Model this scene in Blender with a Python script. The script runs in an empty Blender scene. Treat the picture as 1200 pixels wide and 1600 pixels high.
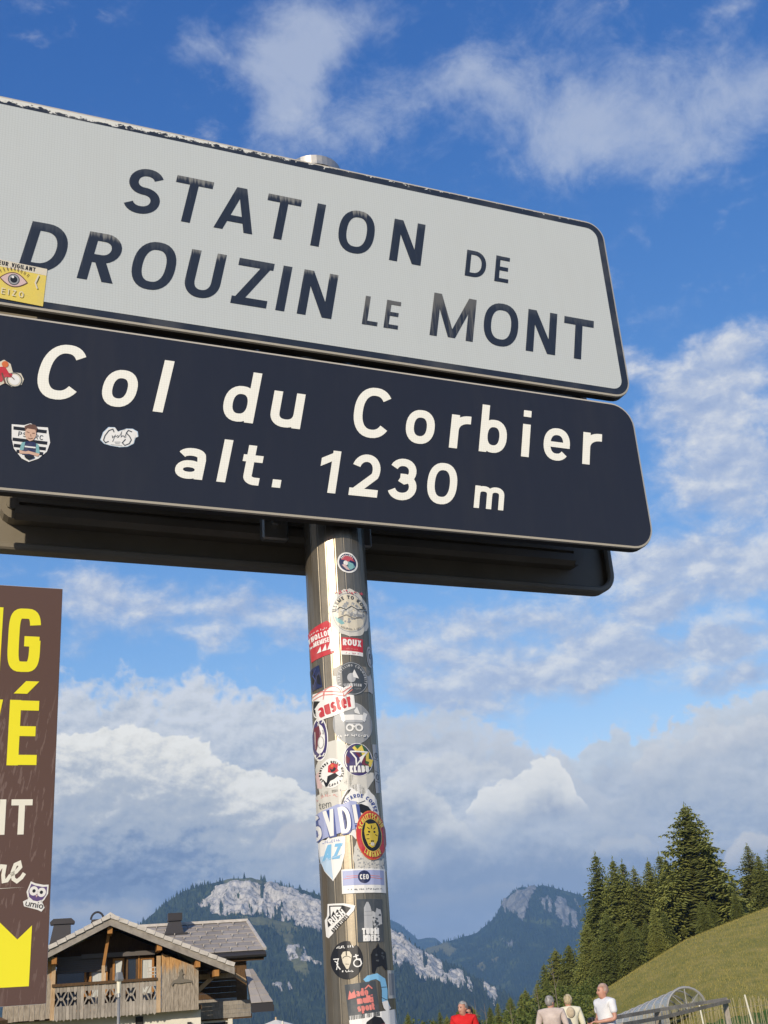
import bpy, bmesh, math, random
import numpy as np
from mathutils import Vector, Matrix, noise as mnoise

SC = bpy.context.scene
COL = SC.collection
R = math.radians
PI = math.pi

# ------------------------------------------------------------------ camera
FPX, PITCH, ROLL, CAMZ = 1810.0, R(22.8), R(4.33), 1.65
_F = np.array([0, math.cos(PITCH), math.sin(PITCH)])
_u0 = np.array([0, -math.sin(PITCH), math.cos(PITCH)])
_r0 = np.array([1.0, 0, 0])
_R = math.cos(ROLL) * _r0 - math.sin(ROLL) * _u0
_U = math.sin(ROLL) * _r0 + math.cos(ROLL) * _u0
cam_d = bpy.data.cameras.new('camera')
cam = bpy.data.objects.new('camera', cam_d)
COL.objects.link(cam)
cam.matrix_world = Matrix(((_R[0], _U[0], -_F[0], 0), (_R[1], _U[1], -_F[1], 0), (_R[2], _U[2], -_F[2], CAMZ), (0, 0, 0, 1)))
cam_d.sensor_fit = 'VERTICAL'
cam_d.sensor_height = 24.0
cam_d.lens = FPX / 1600 * 24.0
cam_d.clip_start = 0.05
cam_d.clip_end = 40000
SC.camera = cam


def ray(px, py):
    """direction of the sight line that shows at a given spot of the photograph"""
    return _F + (px - 600) / FPX * _R - (py - 800) / FPX * _U


def at(px, py, Y):
    r = ray(px, py)
    p = r * (Y / r[1])
    return Vector((p[0], p[1], p[2] + CAMZ))


def azel(px, py):
    r = ray(px, py)
    r = r / np.linalg.norm(r)
    return math.degrees(math.atan2(r[0], r[1])), math.degrees(math.asin(r[2]))


# ------------------------------------------------------------------ render settings
SC.render.engine = 'CYCLES'
SC.view_settings.view_transform = 'Standard'
SC.view_settings.look = 'None'
SC.view_settings.exposure = 0.0
SC.view_settings.gamma = 1.0
SC.view_settings.use_curve_mapping = False
SC.cycles.max_bounces = 6
SC.cycles.diffuse_bounces = 3
SC.cycles.glossy_bounces = 3
SC.cycles.transmission_bounces = 4
SC.cycles.volume_bounces = 0
SC.cycles.use_denoising = True
SC.cycles.sample_clamp_indirect = 6

# ------------------------------------------------------------------ sun
SUN_EL, SUN_AZ = R(21.0), R(18.0)          # height of the sun; turned this far to the left of straight behind the camera
to_sun = Vector((-math.sin(SUN_AZ) * math.cos(SUN_EL), -math.cos(SUN_AZ) * math.cos(SUN_EL), math.sin(SUN_EL)))
sun_d = bpy.data.lights.new('sun', 'SUN')
sun_d.energy = 4.9
sun_d.angle = R(0.5)
sun_d.color = (1.0, 0.89, 0.73)
sun = bpy.data.objects.new('sun', sun_d)
COL.objects.link(sun)
sun.rotation_euler = to_sun.to_track_quat('Z', 'Y').to_euler()
sun.location = (-20, -60, 40)

# ------------------------------------------------------------------ world: sky and clouds
W = bpy.data.worlds.new('World')
SC.world = W
W.use_nodes = True
NT = W.node_tree
NT.nodes.clear()


class G:
    """small node-graph helper"""
    def __init__(s, nt): s.nt = nt

    def n(s, t, **kw):
        o = s.nt.nodes.new(t)
        for k, v in kw.items(): setattr(o, k, v)
        return o

    def put(s, sock, v):
        if isinstance(v, bpy.types.NodeSocket): s.nt.links.new(v, sock)
        elif v is not None:
            if sock.type == 'RGBA' and not isinstance(v, (int, float)) and len(v) == 3: v = (*v, 1)
            sock.default_value = v

    def m(s, op, a, b=None, c=None, clamp=False):
        o = s.n('ShaderNodeMath', operation=op); o.use_clamp = clamp
        s.put(o.inputs[0], a); s.put(o.inputs[1], b)
        if c is not None: s.put(o.inputs[2], c)
        return o.outputs[0]

    def v(s, op, a, b=None):
        o = s.n('ShaderNodeVectorMath', operation=op)
        s.put(o.inputs[0], a); s.put(o.inputs[1], b)
        return o.outputs['Value'] if op in ('DOT_PRODUCT', 'LENGTH') else o.outputs[0]

    def xyz(s, x, y, z):
        o = s.n('ShaderNodeCombineXYZ')
        s.put(o.inputs[0], x); s.put(o.inputs[1], y); s.put(o.inputs[2], z)
        return o.outputs[0]

    def sep(s, a):
        o = s.n('ShaderNodeSeparateXYZ'); s.put(o.inputs[0], a)
        return o.outputs

    def noise(s, vec, scale, detail=4, rough=0.5, dist=0.0, dims='3D', lac=2.0):
        o = s.n('ShaderNodeTexNoise', noise_dimensions=dims)
        s.put(o.inputs['Vector'], vec)
        o.inputs['Scale'].default_value = scale
        o.inputs['Detail'].default_value = detail
        o.inputs['Roughness'].default_value = rough
        o.inputs['Lacunarity'].default_value = lac
        o.inputs['Distortion'].default_value = dist
        return o.outputs['Fac'], o.outputs['Color']

    def vor(s, vec, scale, feature='F1', rnd=1.0):
        o = s.n('ShaderNodeTexVoronoi', feature=feature)
        s.put(o.inputs['Vector'], vec)
        o.inputs['Scale'].default_value = scale
        o.inputs['Randomness'].default_value = rnd
        return o.outputs

    def ramp(s, fac, stops, interp='LINEAR'):
        o = s.n('ShaderNodeValToRGB')
        o.color_ramp.interpolation = interp
        e = o.color_ramp.elements
        while len(e) < len(stops): e.new(0.5)
        for k, (p, c) in enumerate(stops):
            e[k].position = p
            e[k].color = (*c, 1) if not isinstance(c, (int, float)) else (c, c, c, 1)
        s.put(o.inputs[0], fac)
        return o.outputs[0]

    def mix(s, fac, a, b, blend='MIX'):
        o = s.n('ShaderNodeMix', data_type='RGBA', blend_type=blend)
        s.put(o.inputs[0], fac); s.put(o.inputs[6], a); s.put(o.inputs[7], b)
        return o.outputs[2]

    def smooth(s, x, a, b, lo=0.0, hi=1.0):
        o = s.n('ShaderNodeMapRange', interpolation_type='SMOOTHSTEP')
        s.put(o.inputs[0], x)
        o.inputs[1].default_value = a; o.inputs[2].default_value = b
        o.inputs[3].default_value = lo; o.inputs[4].default_value = hi
        return o.outputs[0]


def sky_nodes():
    g = G(NT)
    out = g.n('ShaderNodeOutputWorld')
    bg = g.n('ShaderNodeBackground')
    bg.inputs['Strength'].default_value = SKY_STRENGTH
    sky = g.n('ShaderNodeTexSky', sky_type='NISHITA')
    sky.sun_disc = False
    sky.sun_elevation = SUN_EL
    sky.sun_rotation = PI + SUN_AZ          # behind the camera, the same way as the lamp
    sky.altitude = 1200
    sky.air_density = 1.0
    sky.dust_density = 0.6
    sky.ozone_density = 2.2
    dirv = g.n('ShaderNodeTexCoord').outputs['Generated']
    x, y, z = g.sep(dirv)
    az = g.m('MULTIPLY', g.m('ARCTAN2', x, y), 180 / PI)
    el = g.m('MULTIPLY', g.m('ARCSINE', z), 180 / PI)
    # positions on the sky in degrees, ragged by noise
    p0 = g.xyz(az, el, 0.0)
    _, wc = g.noise(dirv, 9.0, 5, 0.62)
    warp = g.v('MULTIPLY', g.v('SUBTRACT', wc, (0.5, 0.5, 0.5)), (4.0, 3.0, 0.0))
    p = g.v('ADD', p0, warp)
    _, wc2 = g.noise(dirv, 42.0, 4, 0.6)
    p = g.v('ADD', p, g.v('MULTIPLY', g.v('SUBTRACT', wc2, (0.5, 0.5, 0.5)), (1.3, 1.0, 0.0)))

    def blobs(rows):
        tot = None
        for px, py, rx, ry, w in rows:
            a, e = azel(px, py)
            k = 180 / PI / FPX
            q = g.v('MULTIPLY', g.v('SUBTRACT', p, (a, e, 0)), (1 / (rx * k), 1 / (ry * k), 0))
            b = g.m('POWER', math.e, g.m('MULTIPLY', g.v('DOT_PRODUCT', q, q), -1.0))
            tot = g.m('MULTIPLY', b, w) if tot is None else g.m('MULTIPLY_ADD', b, w, tot)
        return tot

    # ---- high thin clouds
    hi = blobs([(320, 60, 60, 35, .55), (480, 50, 85, 65, .95), (400, 95, 50, 30, .5), (570, 20, 90, 35, .45), (440, 190, 60, 70, .6),
                (540, 200, 90, 40, .5), (640, 180, 90, 40, .42), (735, 105, 80, 36, .8), (790, 135, 90, 40, .5), (870, 165, 120, 50, .65), (900, 220, 140, 44, .55), (620, 130, 60, 40, .35), (470, 130, 60, 60, .5),
                (1040, 190, 130, 60, .62), (1170, 140, 90, 60, .62), (1060, 90, 110, 36, .42), (900, 30, 90, 40, .32), (1090, 240, 100, 30, .48),
                (1150, 10, 60, 20, .4), (1003, 357, 16, 24, .45), (1040, 485, 60, 14, .35)])
    f1, _ = g.noise(g.v('MULTIPLY', dirv, (1, 1, 1.3)), 13, 10, 0.66, 0.6)
    f1b, _ = g.noise(dirv, 3.0, 3, 0.5)
    f1c, _ = g.noise(g.v('MULTIPLY', dirv, (1, 1, 1.2)), 48, 6, 0.66, 0.4)
    a_hi = g.m('MULTIPLY_ADD', g.m('SUBTRACT', g.m('MULTIPLY_ADD', g.m('SUBTRACT', f1c, .5), .45, f1), 0.5), 1.75, g.m('MULTIPLY', hi, 1.15))
    # outside the part of the sky the photograph shows the cover goes on as a loose scatter
    az_out = g.smooth(g.m('ABSOLUTE', az), 20, 36)
    el_out = g.smooth(el, 44, 58)
    beyond = g.m('MULTIPLY', g.m('MAXIMUM', az_out, el_out), g.smooth(f1b, 0.44, 0.66, 0.0, 0.55))
    a_hi = g.m('ADD', a_hi, beyond)
    a_hi = g.m('MULTIPLY', g.smooth(a_hi, 0.04, 1.30), 0.66)
    # ---- small heap clouds in the middle of the view
    LO_ROWS = [(1150, 560, 80, 45, .75), (1110, 640, 110, 55, .95), (1140, 735, 110, 40, .9), (1165, 790, 70, 30, .6), (1010, 570, 40, 22, .5), (985, 560, 20, 20, .3),
                (1090, 865, 150, 42, .8), (940, 885, 90, 26, .6), (1185, 900, 60, 40, .6), (1020, 945, 60, 24, .5), (850, 965, 100, 30, .55), (720, 975, 70, 28, .6), (640, 960, 60, 22, .5),
                (600, 1000, 60, 18, .5), (1010, 1028, 120, 28, .8), (1180, 1055, 90, 20, .9), (1160, 1005, 60, 22, .5), (860, 1052, 110, 20, .7), (700, 1070, 110, 28, .75), (760, 1105, 150, 26, .6),
                (130, 905, 60, 26, .5), (270, 950, 110, 34, .75), (420, 965, 70, 26, .6), (330, 1000, 40, 20, .4), (120, 945, 60, 30, .5), (440, 1010, 60, 22, .5), (940, 1000, 80, 24, .6), (1080, 940, 90, 26, .5), (780, 1020, 90, 22, .55), (1130, 1000, 60, 18, .5), (660, 1020, 70, 22, .5), (560, 930, 60, 26, .4), (220, 1000, 90, 20, .3)]
    lo = blobs([(a_, b_, c_ * 1.1, d_ * 1.1, e_ * 1.08) for a_, b_, c_, d_, e_ in LO_ROWS])
    f2, _ = g.noise(g.v('MULTIPLY', dirv, (1, 1, 1.6)), 22, 10, 0.60, 0.15)
    f3, _ = g.noise(g.v('ADD', g.v('MULTIPLY', dirv, (1, 1, 1.6)), (-0.006, 0, 0.013)), 22, 10, 0.60, 0.15)
    relief = g.m('SUBTRACT', f2, f3)
    low_out = g.m('MULTIPLY', g.m('MULTIPLY', az_out, g.smooth(el, 36, 22)), g.smooth(f1b, 0.42, 0.6, 0.0, 0.8))
    a_lo = g.m('ADD', g.m('MULTIPLY_ADD', g.m('SUBTRACT', f2, 0.5), 1.9, lo), low_out)
    a_lo = g.m('MULTIPLY', g.smooth(a_lo, 0.10, 1.0), 0.86)
    lit_lo = g.m('MULTIPLY_ADD', relief, 2.6, 0.58)
    col_lo = g.ramp(lit_lo, [(0.0, (0.36, .45, .66)), (0.5, (0.50, .57, .72)), (1.0, (0.80, .81, .82))])

    # ---- cloud banks: an upper outline, billowed by noise; lit heads and greyer towards their bases
    AZ0, AZ1, EL1 = -60.0, 60.0, 30.0
    t_az = g.m('MULTIPLY', g.m('SUBTRACT', az, AZ0), 1 / (AZ1 - AZ0), clamp=True)
    bl1, _ = g.noise(dirv, 26, 3, .55); bl2, _ = g.noise(dirv, 75, 6, .62)
    puff = g.m('ABSOLUTE', g.m('SUBTRACT', g.noise(dirv, 62, 2, .5)[0], .5))
    big, _ = g.noise(g.v('MULTIPLY', dirv, (1, 1, 1.7)), 7.0, 5, .58)
    q1, _ = g.noise(g.v('MULTIPLY', dirv, (1, 1, 1.5)), 58, 6, .62); q2, _ = g.noise(g.v('ADD', g.v('MULTIPLY', dirv, (1, 1, 1.5)), (-.0025, 0, .006)), 58, 6, .62)
    relief2 = g.m('SUBTRACT', q1, q2)

    def curve(pts):
        o = g.n('ShaderNodeFloatCurve')
        q = sorted((((a - AZ0) / (AZ1 - AZ0)), e / EL1) for a, e in (azel(x, y) for x, y in pts))
        c = o.mapping.curves[0]
        while len(c.points) < len(q): c.points.new(.5, .5)
        for p_, (a, e) in zip(c.points, q): p_.location = (a, max(0.0, e)); p_.handle_type = 'AUTO_CLAMPED'
        o.mapping.update()
        g.put(o.inputs['Value'], t_az)
        return g.m('MULTIPLY', o.outputs[0], EL1)

    def bank(c, top, billow, soft, stops, fade, amax=1.0, shade=.5, roll=1.0, base=None):
        """stops: depth below the outline in degrees -> colour"""
        nz = g.m('MULTIPLY_ADD', g.m('SUBTRACT', bl1, .5), 4.2 * billow, g.m('MULTIPLY_ADD', g.m('SUBTRACT', bl2, .5), 2.2 * billow, g.m('MULTIPLY', puff, -3.4 * billow)))
        d = g.m('SUBTRACT', g.m('ADD', curve(top), nz), el)
        a = g.m('MULTIPLY', g.smooth(d, 0.0, soft), g.smooth(d, fade[1], fade[0]))
        if base:
            eb = azel(*base[:2])[1]
            nb_ = g.m('MULTIPLY_ADD', g.m('SUBTRACT', bl1, .5), 2.2, el)
            a = g.m('MULTIPLY', a, g.smooth(nb_, eb - base[2], eb + base[2]))
        dmax = stops[-1][0]
        dd = g.m('ADD', d, g.m('ADD', g.m('MULTIPLY_ADD', relief, -shade * dmax * 2.2, g.m('MULTIPLY', relief2, -shade * dmax * 1.3)), g.m('MULTIPLY', g.m('SUBTRACT', big, .5), shade * dmax * roll)))
        col = g.ramp(g.m('MULTIPLY', dd, 1 / dmax, clamp=True), [(p_ / dmax, q_) for p_, q_ in stops])
        return g.mix(g.m('MULTIPLY', a, amax), c, col)

    WH, LG, MG, BG, DB = (.90, .885, .82), (.66, .69, .715), (.43, .49, .58), (.29, .36, .50), (.165, .235, .40)
    LAV, PALE = (.56, .62, .74), (.64, .68, .74)

    def banks(c):
        # pale veil behind everything, soft upper edge
        c = bank(c, [(-700, 1010), (-200, 1020), (90, 1040), (300, 1040), (480, 1062), (560, 1090), (700, 1110), (800, 1135), (890, 1165), (960, 1150), (1050, 1118), (1200, 1085), (1500, 1050), (2200, 1040)],
                 1.15, 1.5, [(0, (.74, .77, .82)), (1.4, (.70, .73, .77)), (3.4, (.60, .645, .71)), (5.2, (.50, .56, .65)), (8, (.39, .46, .59)), (14, (.42, .49, .62))], (40, 60), .96, .48)
        # lumpy banks on the valley side
        c = bank(c, [(560, 1330), (700, 1270), (800, 1215), (880, 1172), (918, 1146), (955, 1126), (1000, 1140), (1060, 1112), (1130, 1086), (1200, 1062), (1400, 1040), (1800, 1100), (2100, 1500)],
                 .6, .5, [(0, (.74, .76, .785)), (.9, LG), (2.0, (.56, .61, .68)), (3.4, (.47, .53, .63))], (1.8, 4.2), .85, .40)
        c = bank(c, [(380, 1200), (480, 1150), (540, 1118), (600, 1100), (690, 1098), (760, 1124), (830, 1160), (920, 1210), (1050, 1290), (1200, 1330)],
                 .6, .6, [(0, (.70, .73, .775)), (1.0, (.63, .665, .71)), (2.4, (.52, .57, .65))], (1.4, 3.4), .75, .40)
        c = bank(c, [(640, 1400), (800, 1330), (900, 1272), (960, 1236), (1010, 1205), (1080, 1190), (1140, 1180), (1210, 1196), (1300, 1300), (1400, 1500)],
                 .7, .9, [(0, (.63, .665, .71)), (1.2, (.53, .58, .65)), (2.6, (.40, .47, .59))], (1.6, 3.8), .7, .40)
        # blue grey band over the mountains
        c = bank(c, [(-700, 1290), (90, 1300), (300, 1300), (480, 1290), (600, 1320), (740, 1300), (900, 1290), (1010, 1290), (1200, 1300), (1700, 1280)],
                 .5, 2.0, [(0, BG), (1.6, (.225, .30, .45)), (3.2, (.29, .36, .50)), (6, (.45, .50, .60))], (40, 60), .68, .42)
        # heap cloud in the middle, half behind the pole
        c = bank(c, [(380, 1600), (470, 1330), (500, 1262), (560, 1236), (620, 1218), (650, 1222), (690, 1240), (720, 1268), (750, 1296), (790, 1335), (900, 1600)],
                 .55, .35, [(0, (.82, .825, .80)), (.9, (.68, .70, .715)), (2.0, MG), (3.4, (.30, .375, .51))], (2.2, 4.4), .85, .34, base=(640, 1330, .9))
        # the great bank at the far end with its shining crest
        c = bank(c, [(-900, 1170), (-300, 1150), (60, 1150), (110, 1136), (150, 1129), (215, 1127), (262, 1139), (312, 1150), (345, 1176), (392, 1202), (440, 1208), (480, 1230), (520, 1262), (600, 1420), (700, 1600)],
                 .42, .20, [(0, (.97, .955, .89)), (.9, WH), (1.7, (.74, .75, .74)), (2.8, (.54, .58, .63)), (4.6, MG), (6.2, (.245, .32, .475)), (7.4, DB), (8.6, (.27, .345, .49))], (6.6, 9.4), .98, .38)
        # small bright heads low down
        c = bank(c, [(-300, 1380), (40, 1392), (90, 1402), (140, 1398), (190, 1392), (225, 1404), (260, 1430), (330, 1600)], .32, .8, [(0, (.66, .64, .60)), (1.3, (.52, .54, .58)), (2.6, (.42, .48, .58))], (1.6, 3.4), .8, .3, base=(150, 1440, .7))
        c = bank(c, [(400, 1420), (440, 1290), (470, 1276), (500, 1284), (530, 1330), (560, 1500)], .3, .5, [(0, (.78, .75, .70)), (1.0, (.60, .61, .63)), (2.0, MG)], (.9, 2.0), .85, .3, base=(470, 1315, .5))
        c = bank(c, [(690, 1330), (728, 1262), (745, 1226), (772, 1212), (800, 1210), (822, 1192), (850, 1182), (878, 1194), (898, 1226), (918, 1250), (950, 1300), (1000, 1330)],
                 .42, .20, [(0, (.97, .955, .90)), (1.2, (.86, .86, .825)), (2.2, (.62, .65, .685)), (3.0, (.38, .44, .56))], (2.4, 3.8), .99, .26, base=(820, 1272, .55))
        c = bank(c, [(900, 1420), (925, 1318), (950, 1304), (985, 1298), (1012, 1306), (1040, 1330), (1080, 1440)], .28, .3, [(0, (.66, .67, .68)), (.8, LG), (1.4, MG)], (.7, 1.7), .75, .3, base=(980, 1330, .45))
        c = bank(c, [(1110, 1440), (1150, 1310), (1175, 1292), (1200, 1296), (1240, 1300), (1300, 1420)], .3, .3, [(0, (.80, .77, .72)), (.8, (.66, .66, .66)), (1.6, MG)], (.9, 2.2), .9, .3, base=(1180, 1340, .5))
        c = bank(c, [(560, 1260), (640, 1200), (700, 1180), (740, 1178), (790, 1196), (860, 1260)], .5, .4, [(0, (.80, .81, .80)), (.8, (.68, .70, .72)), (1.8, (.52, .57, .64))], (1.0, 2.4), .7, .4, base=(700, 1225, .6))
        c = bank(c, [(950, 1300), (1010, 1160), (1060, 1138), (1110, 1132), (1160, 1120), (1220, 1110), (1300, 1140), (1400, 1300)], .55, .4, [(0, (.80, .81, .81)), (.9, (.68, .70, .73)), (1.9, (.54, .59, .66))], (1.1, 2.6), .75, .4, base=(1120, 1185, .7))
        c = bank(c, [(590, 1470), (625, 1396), (700, 1388), (752, 1370), (790, 1356), (812, 1372), (850, 1440)], .4, .7, [(0, (.50, .52, .57)), (1.0, (.40, .45, .54)), (2.0, (.30, .37, .50))], (1.0, 2.6), .6, .35, base=(760, 1405, .6))
        return c
    k = g.n('ShaderNodeVectorMath', operation='SCALE')
    g.put(k.inputs[0], col_lo); k.inputs['Scale'].default_value = CLOUD_GAIN / SKY_STRENGTH
    col_hi = tuple(c * CLOUD_GAIN / SKY_STRENGTH for c in (0.56, 0.62, 0.74))
    # colour response of the clear sky, channel by channel
    ch = g.sep(sky.outputs[0])
    res = []
    for o_, k_, p_ in zip(ch, (1.42, .90, .90), (1.62, 1.12, .70)):
        t_ = g.m('MINIMUM', g.m('MULTIPLY', o_, SKY_STRENGTH * SKY_VALUE), 3.0)
        res.append(g.m('MULTIPLY', g.m('POWER', t_, p_), k_ / SKY_STRENGTH))
    hsv_out = g.xyz(*res)
    c = g.mix(a_hi, hsv_out, col_hi)
    c = g.mix(a_lo, c, k.outputs[0])
    sc_ = g.n('ShaderNodeVectorMath', operation='SCALE'); g.put(sc_.inputs[0], c); sc_.inputs['Scale'].default_value = SKY_STRENGTH
    c = banks(sc_.outputs[0])
    s2_ = g.n('ShaderNodeVectorMath', operation='SCALE'); g.put(s2_.inputs[0], c); s2_.inputs['Scale'].default_value = 1 / SKY_STRENGTH
    c = s2_.outputs[0]
    below = g.smooth(el, -1.5, 0.5)
    c = g.mix(below, tuple(v / SKY_STRENGTH for v in (0.16, 0.19, 0.22)), c)
    g.put(bg.inputs['Color'], c)
    NT.links.new(bg.outputs[0], out.inputs['Surface'])


SKY_STRENGTH, SKY_VALUE, CLOUD_GAIN = 0.10, 1.75, 1.0
sky_nodes()
W.cycles.sampling_method = 'MANUAL'
W.cycles.sample_map_resolution = 512

# ------------------------------------------------------------------ object helpers
def tag(o, label=None, cat=None, group=None, kind=None):
    if label: o['label'] = label
    if cat: o['category'] = cat
    if group: o['group'] = group
    if kind: o['kind'] = kind
    return o


def empty(name, label, cat, loc=(0, 0, 0), rz=0.0, group=None):
    o = bpy.data.objects.new(name, None)
    COL.objects.link(o)
    o.location = loc
    o.rotation_euler = (0, 0, rz)
    o.empty_display_size = 0.2
    return tag(o, label, cat, group)


def link(name, me, mat=None, parent=None, smooth=False):
    o = bpy.data.objects.new(name, me)
    COL.objects.link(o)
    if mat and not me.materials: me.materials.append(mat)
    if parent: o.parent = parent
    if smooth: me.polygons.foreach_set('use_smooth', [True] * len(me.polygons))
    return o


def from_np(name, V, F, mat=None, parent=None, smooth=False):
    """V (n,3), F (m,k) arrays"""
    V = np.asarray(V, dtype=np.float32); F = np.asarray(F, dtype=np.int32)
    me = bpy.data.meshes.new(name)
    k = F.shape[1]
    me.vertices.add(len(V)); me.vertices.foreach_set('co', V.ravel())
    me.loops.add(F.size); me.loops.foreach_set('vertex_index', F.ravel())
    me.polygons.add(len(F)); me.polygons.foreach_set('loop_start', np.arange(0, F.size, k, dtype=np.int32))
    me.polygons.foreach_set('loop_total', np.full(len(F), k, dtype=np.int32))
    me.update(calc_edges=True); me.validate()
    return link(name, me, mat, parent, smooth)


class MB:
    """collects simple solids and links them as one mesh"""
    def __init__(s): s.bm = bmesh.new()

    def box(s, x0, x1, y0, y1, z0, z1, M=None, bevel=0.0):
        x0, x1 = min(x0, x1), max(x0, x1); y0, y1 = min(y0, y1), max(y0, y1); z0, z1 = min(z0, z1), max(z0, z1)
        v = [s.bm.verts.new((x, y, z)) for x in (x0, x1) for y in (y0, y1) for z in (z0, z1)]
        fs = [s.bm.faces.new([v[i] for i in f]) for f in ((0, 1, 3, 2), (4, 6, 7, 5), (0, 4, 5, 1), (2, 3, 7, 6), (0, 2, 6, 4), (1, 5, 7, 3))]
        if bevel:
            es = list({e for f in fs for e in f.edges})
            r = bmesh.ops.bevel(s.bm, geom=es, offset=bevel, segments=1, affect='EDGES')
            v = list({q for f in r['faces'] for q in f.verts} | {q for q in v if q.is_valid})
        if M is not None:
            for q in v: q.co = M @ q.co
        return s

    def bar(s, a, b, w, h=None, up=(0, 0, 1)):
        """square bar from a to b, w wide and h high"""
        a, b = Vector(a), Vector(b); h = h or w
        d = (b - a).normalized(); upv = Vector(up)
        if abs(d.dot(upv)) > .98: upv = Vector((0, 1, 0))
        sx = d.cross(upv).normalized(); sz = sx.cross(d)
        c = [(-w / 2, -h / 2), (w / 2, -h / 2), (w / 2, h / 2), (-w / 2, h / 2)]
        A = [s.bm.verts.new(a + sx * i + sz * j) for i, j in c]; B = [s.bm.verts.new(b + sx * i + sz * j) for i, j in c]
        for i in range(4): s.bm.faces.new((A[i], A[(i + 1) % 4], B[(i + 1) % 4], B[i]))
        s.bm.faces.new(A[::-1]); s.bm.faces.new(B)
        return s

    def tube(s, pts, r, n=10, caps=True):
        pts = [Vector(p) for p in pts]
        rr = r if isinstance(r, (list, tuple)) else [r] * len(pts)
        rings = []
        for i, p in enumerate(pts):
            d = (pts[min(i + 1, len(pts) - 1)] - pts[max(i - 1, 0)]).normalized()
            a = d.orthogonal().normalized() if abs(d.z) < .95 else Vector((1, 0, 0))
            if i and True:
                a = (s._a - d * s._a.dot(d)).normalized()
            s._a = a
            b = d.cross(a)
            rings.append([s.bm.verts.new(p + (a * math.cos(t * 2 * PI / n) + b * math.sin(t * 2 * PI / n)) * rr[i]) for t in range(n)])
        for A, B in zip(rings, rings[1:]):
            for t in range(n): s.bm.faces.new((A[t], A[(t + 1) % n], B[(t + 1) % n], B[t]))
        if caps: s.bm.faces.new(rings[0][::-1]); s.bm.faces.new(rings[-1])
        return s

    def prism(s, poly, y0, y1):
        """poly in (x, z), pushed from y0 to y1"""
        A = [s.bm.verts.new((x, y0, z)) for x, z in poly]; B = [s.bm.verts.new((x, y1, z)) for x, z in poly]
        n = len(poly)
        for i in range(n): s.bm.faces.new((A[i], A[(i + 1) % n], B[(i + 1) % n], B[i]))
        s.bm.faces.new(A[::-1]); s.bm.faces.new(B)
        return s

    def build(s, name, mat, parent=None, smooth=False):
        bmesh.ops.recalc_face_normals(s.bm, faces=s.bm.faces[:])
        me = bpy.data.meshes.new(name); s.bm.to_mesh(me); s.bm.free()
        return link(name, me, mat, parent, smooth)


# ------------------------------------------------------------------ materials
MATS = {}
def mat(name, col=(.5, .5, .5), rough=.6, metal=0.0, fn=None, spec=0.5):
    if name in MATS: return MATS[name]
    m = bpy.data.materials.new(name); m.use_nodes = True
    b = m.node_tree.nodes['Principled BSDF']
    b.inputs['Base Color'].default_value = (*col, 1)
    b.inputs['Roughness'].default_value = rough
    b.inputs['Metallic'].default_value = metal
    b.inputs['Specular IOR Level'].default_value = spec
    if fn: fn(G(m.node_tree), b)
    MATS[name] = m
    return m


def vary(c0, c1, scale, detail=4, stretch=(1, 1, 1), bump=0.0, rough=None, bump_scale=None, lo=.35, hi=.65, coord='Object'):
    def fn(g, b):
        tc = g.n('ShaderNodeTexCoord').outputs[coord]
        v = g.v('MULTIPLY', tc, stretch)
        f, _ = g.noise(v, scale, detail, .6)
        g.put(b.inputs['Base Color'], g.ramp(f, [(lo, c0), (hi, c1)]))
        if bump:
            f2, _ = g.noise(v, bump_scale or scale * 4, 4, .6)
            bp = g.n('ShaderNodeBump'); bp.inputs['Strength'].default_value = bump; bp.inputs['Distance'].default_value = .01
            g.put(bp.inputs['Height'], f2); g.put(b.inputs['Normal'], bp.outputs[0])
    return fn


def bump_to(g, b, h, strength=.3, dist=.01):
    bp = g.n('ShaderNodeBump'); bp.inputs['Strength'].default_value = strength; bp.inputs['Distance'].default_value = dist
    g.put(bp.inputs['Height'], h); g.put(b.inputs['Normal'], bp.outputs[0])


def rnd(a, b): return random.uniform(a, b)
random.seed(7)
np.random.seed(7)
# ================================================================== terrain
def _hash(i, j, s):
    n = (i * 374761393 + j * 668265263 + s * 1442695041) & 0x7fffffff
    n = ((n ^ (n >> 13)) * 1274126177) & 0x7fffffff
    return ((n ^ (n >> 16)) & 0xffff) / 65535.0


def vnoise(x, y, s=0):
    x = np.asarray(x, float); y = np.asarray(y, float)
    i = np.floor(x).astype(np.int64); j = np.floor(y).astype(np.int64)
    u = x - i; v = y - j; u = u * u * (3 - 2 * u); v = v * v * (3 - 2 * v)
    return ((_hash(i, j, s) * (1 - u) + _hash(i + 1, j, s) * u) * (1 - v) + (_hash(i, j + 1, s) * (1 - u) + _hash(i + 1, j + 1, s) * u) * v)


def fbm(x, y, o=4, s=0, ridged=False):
    a, t, k = .5, 0, 1.0
    for n in range(o):
        q = vnoise(x * k, y * k, s + n)
        if ridged: q = 1 - np.abs(2 * q - 1)
        t = t + a * q; a *= .5; k *= 2.03
    return t


def sstep(x):
    x = np.clip(x, 0, 1); return x * x * (3 - 2 * x)


AZ_T = np.array([-180, -60, -8, 3, 5.5, 7.08, 8.17, 10.0, 12.15, 13.94, 16.0, 20, 30, 60, 100, 180])
ZC_T = np.array([-6, -6, -6, -5, -3, -.31, .94, 2.82, 4.91, 6.09, 7.36, 9, 11, 7, 0, -6.0])


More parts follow.
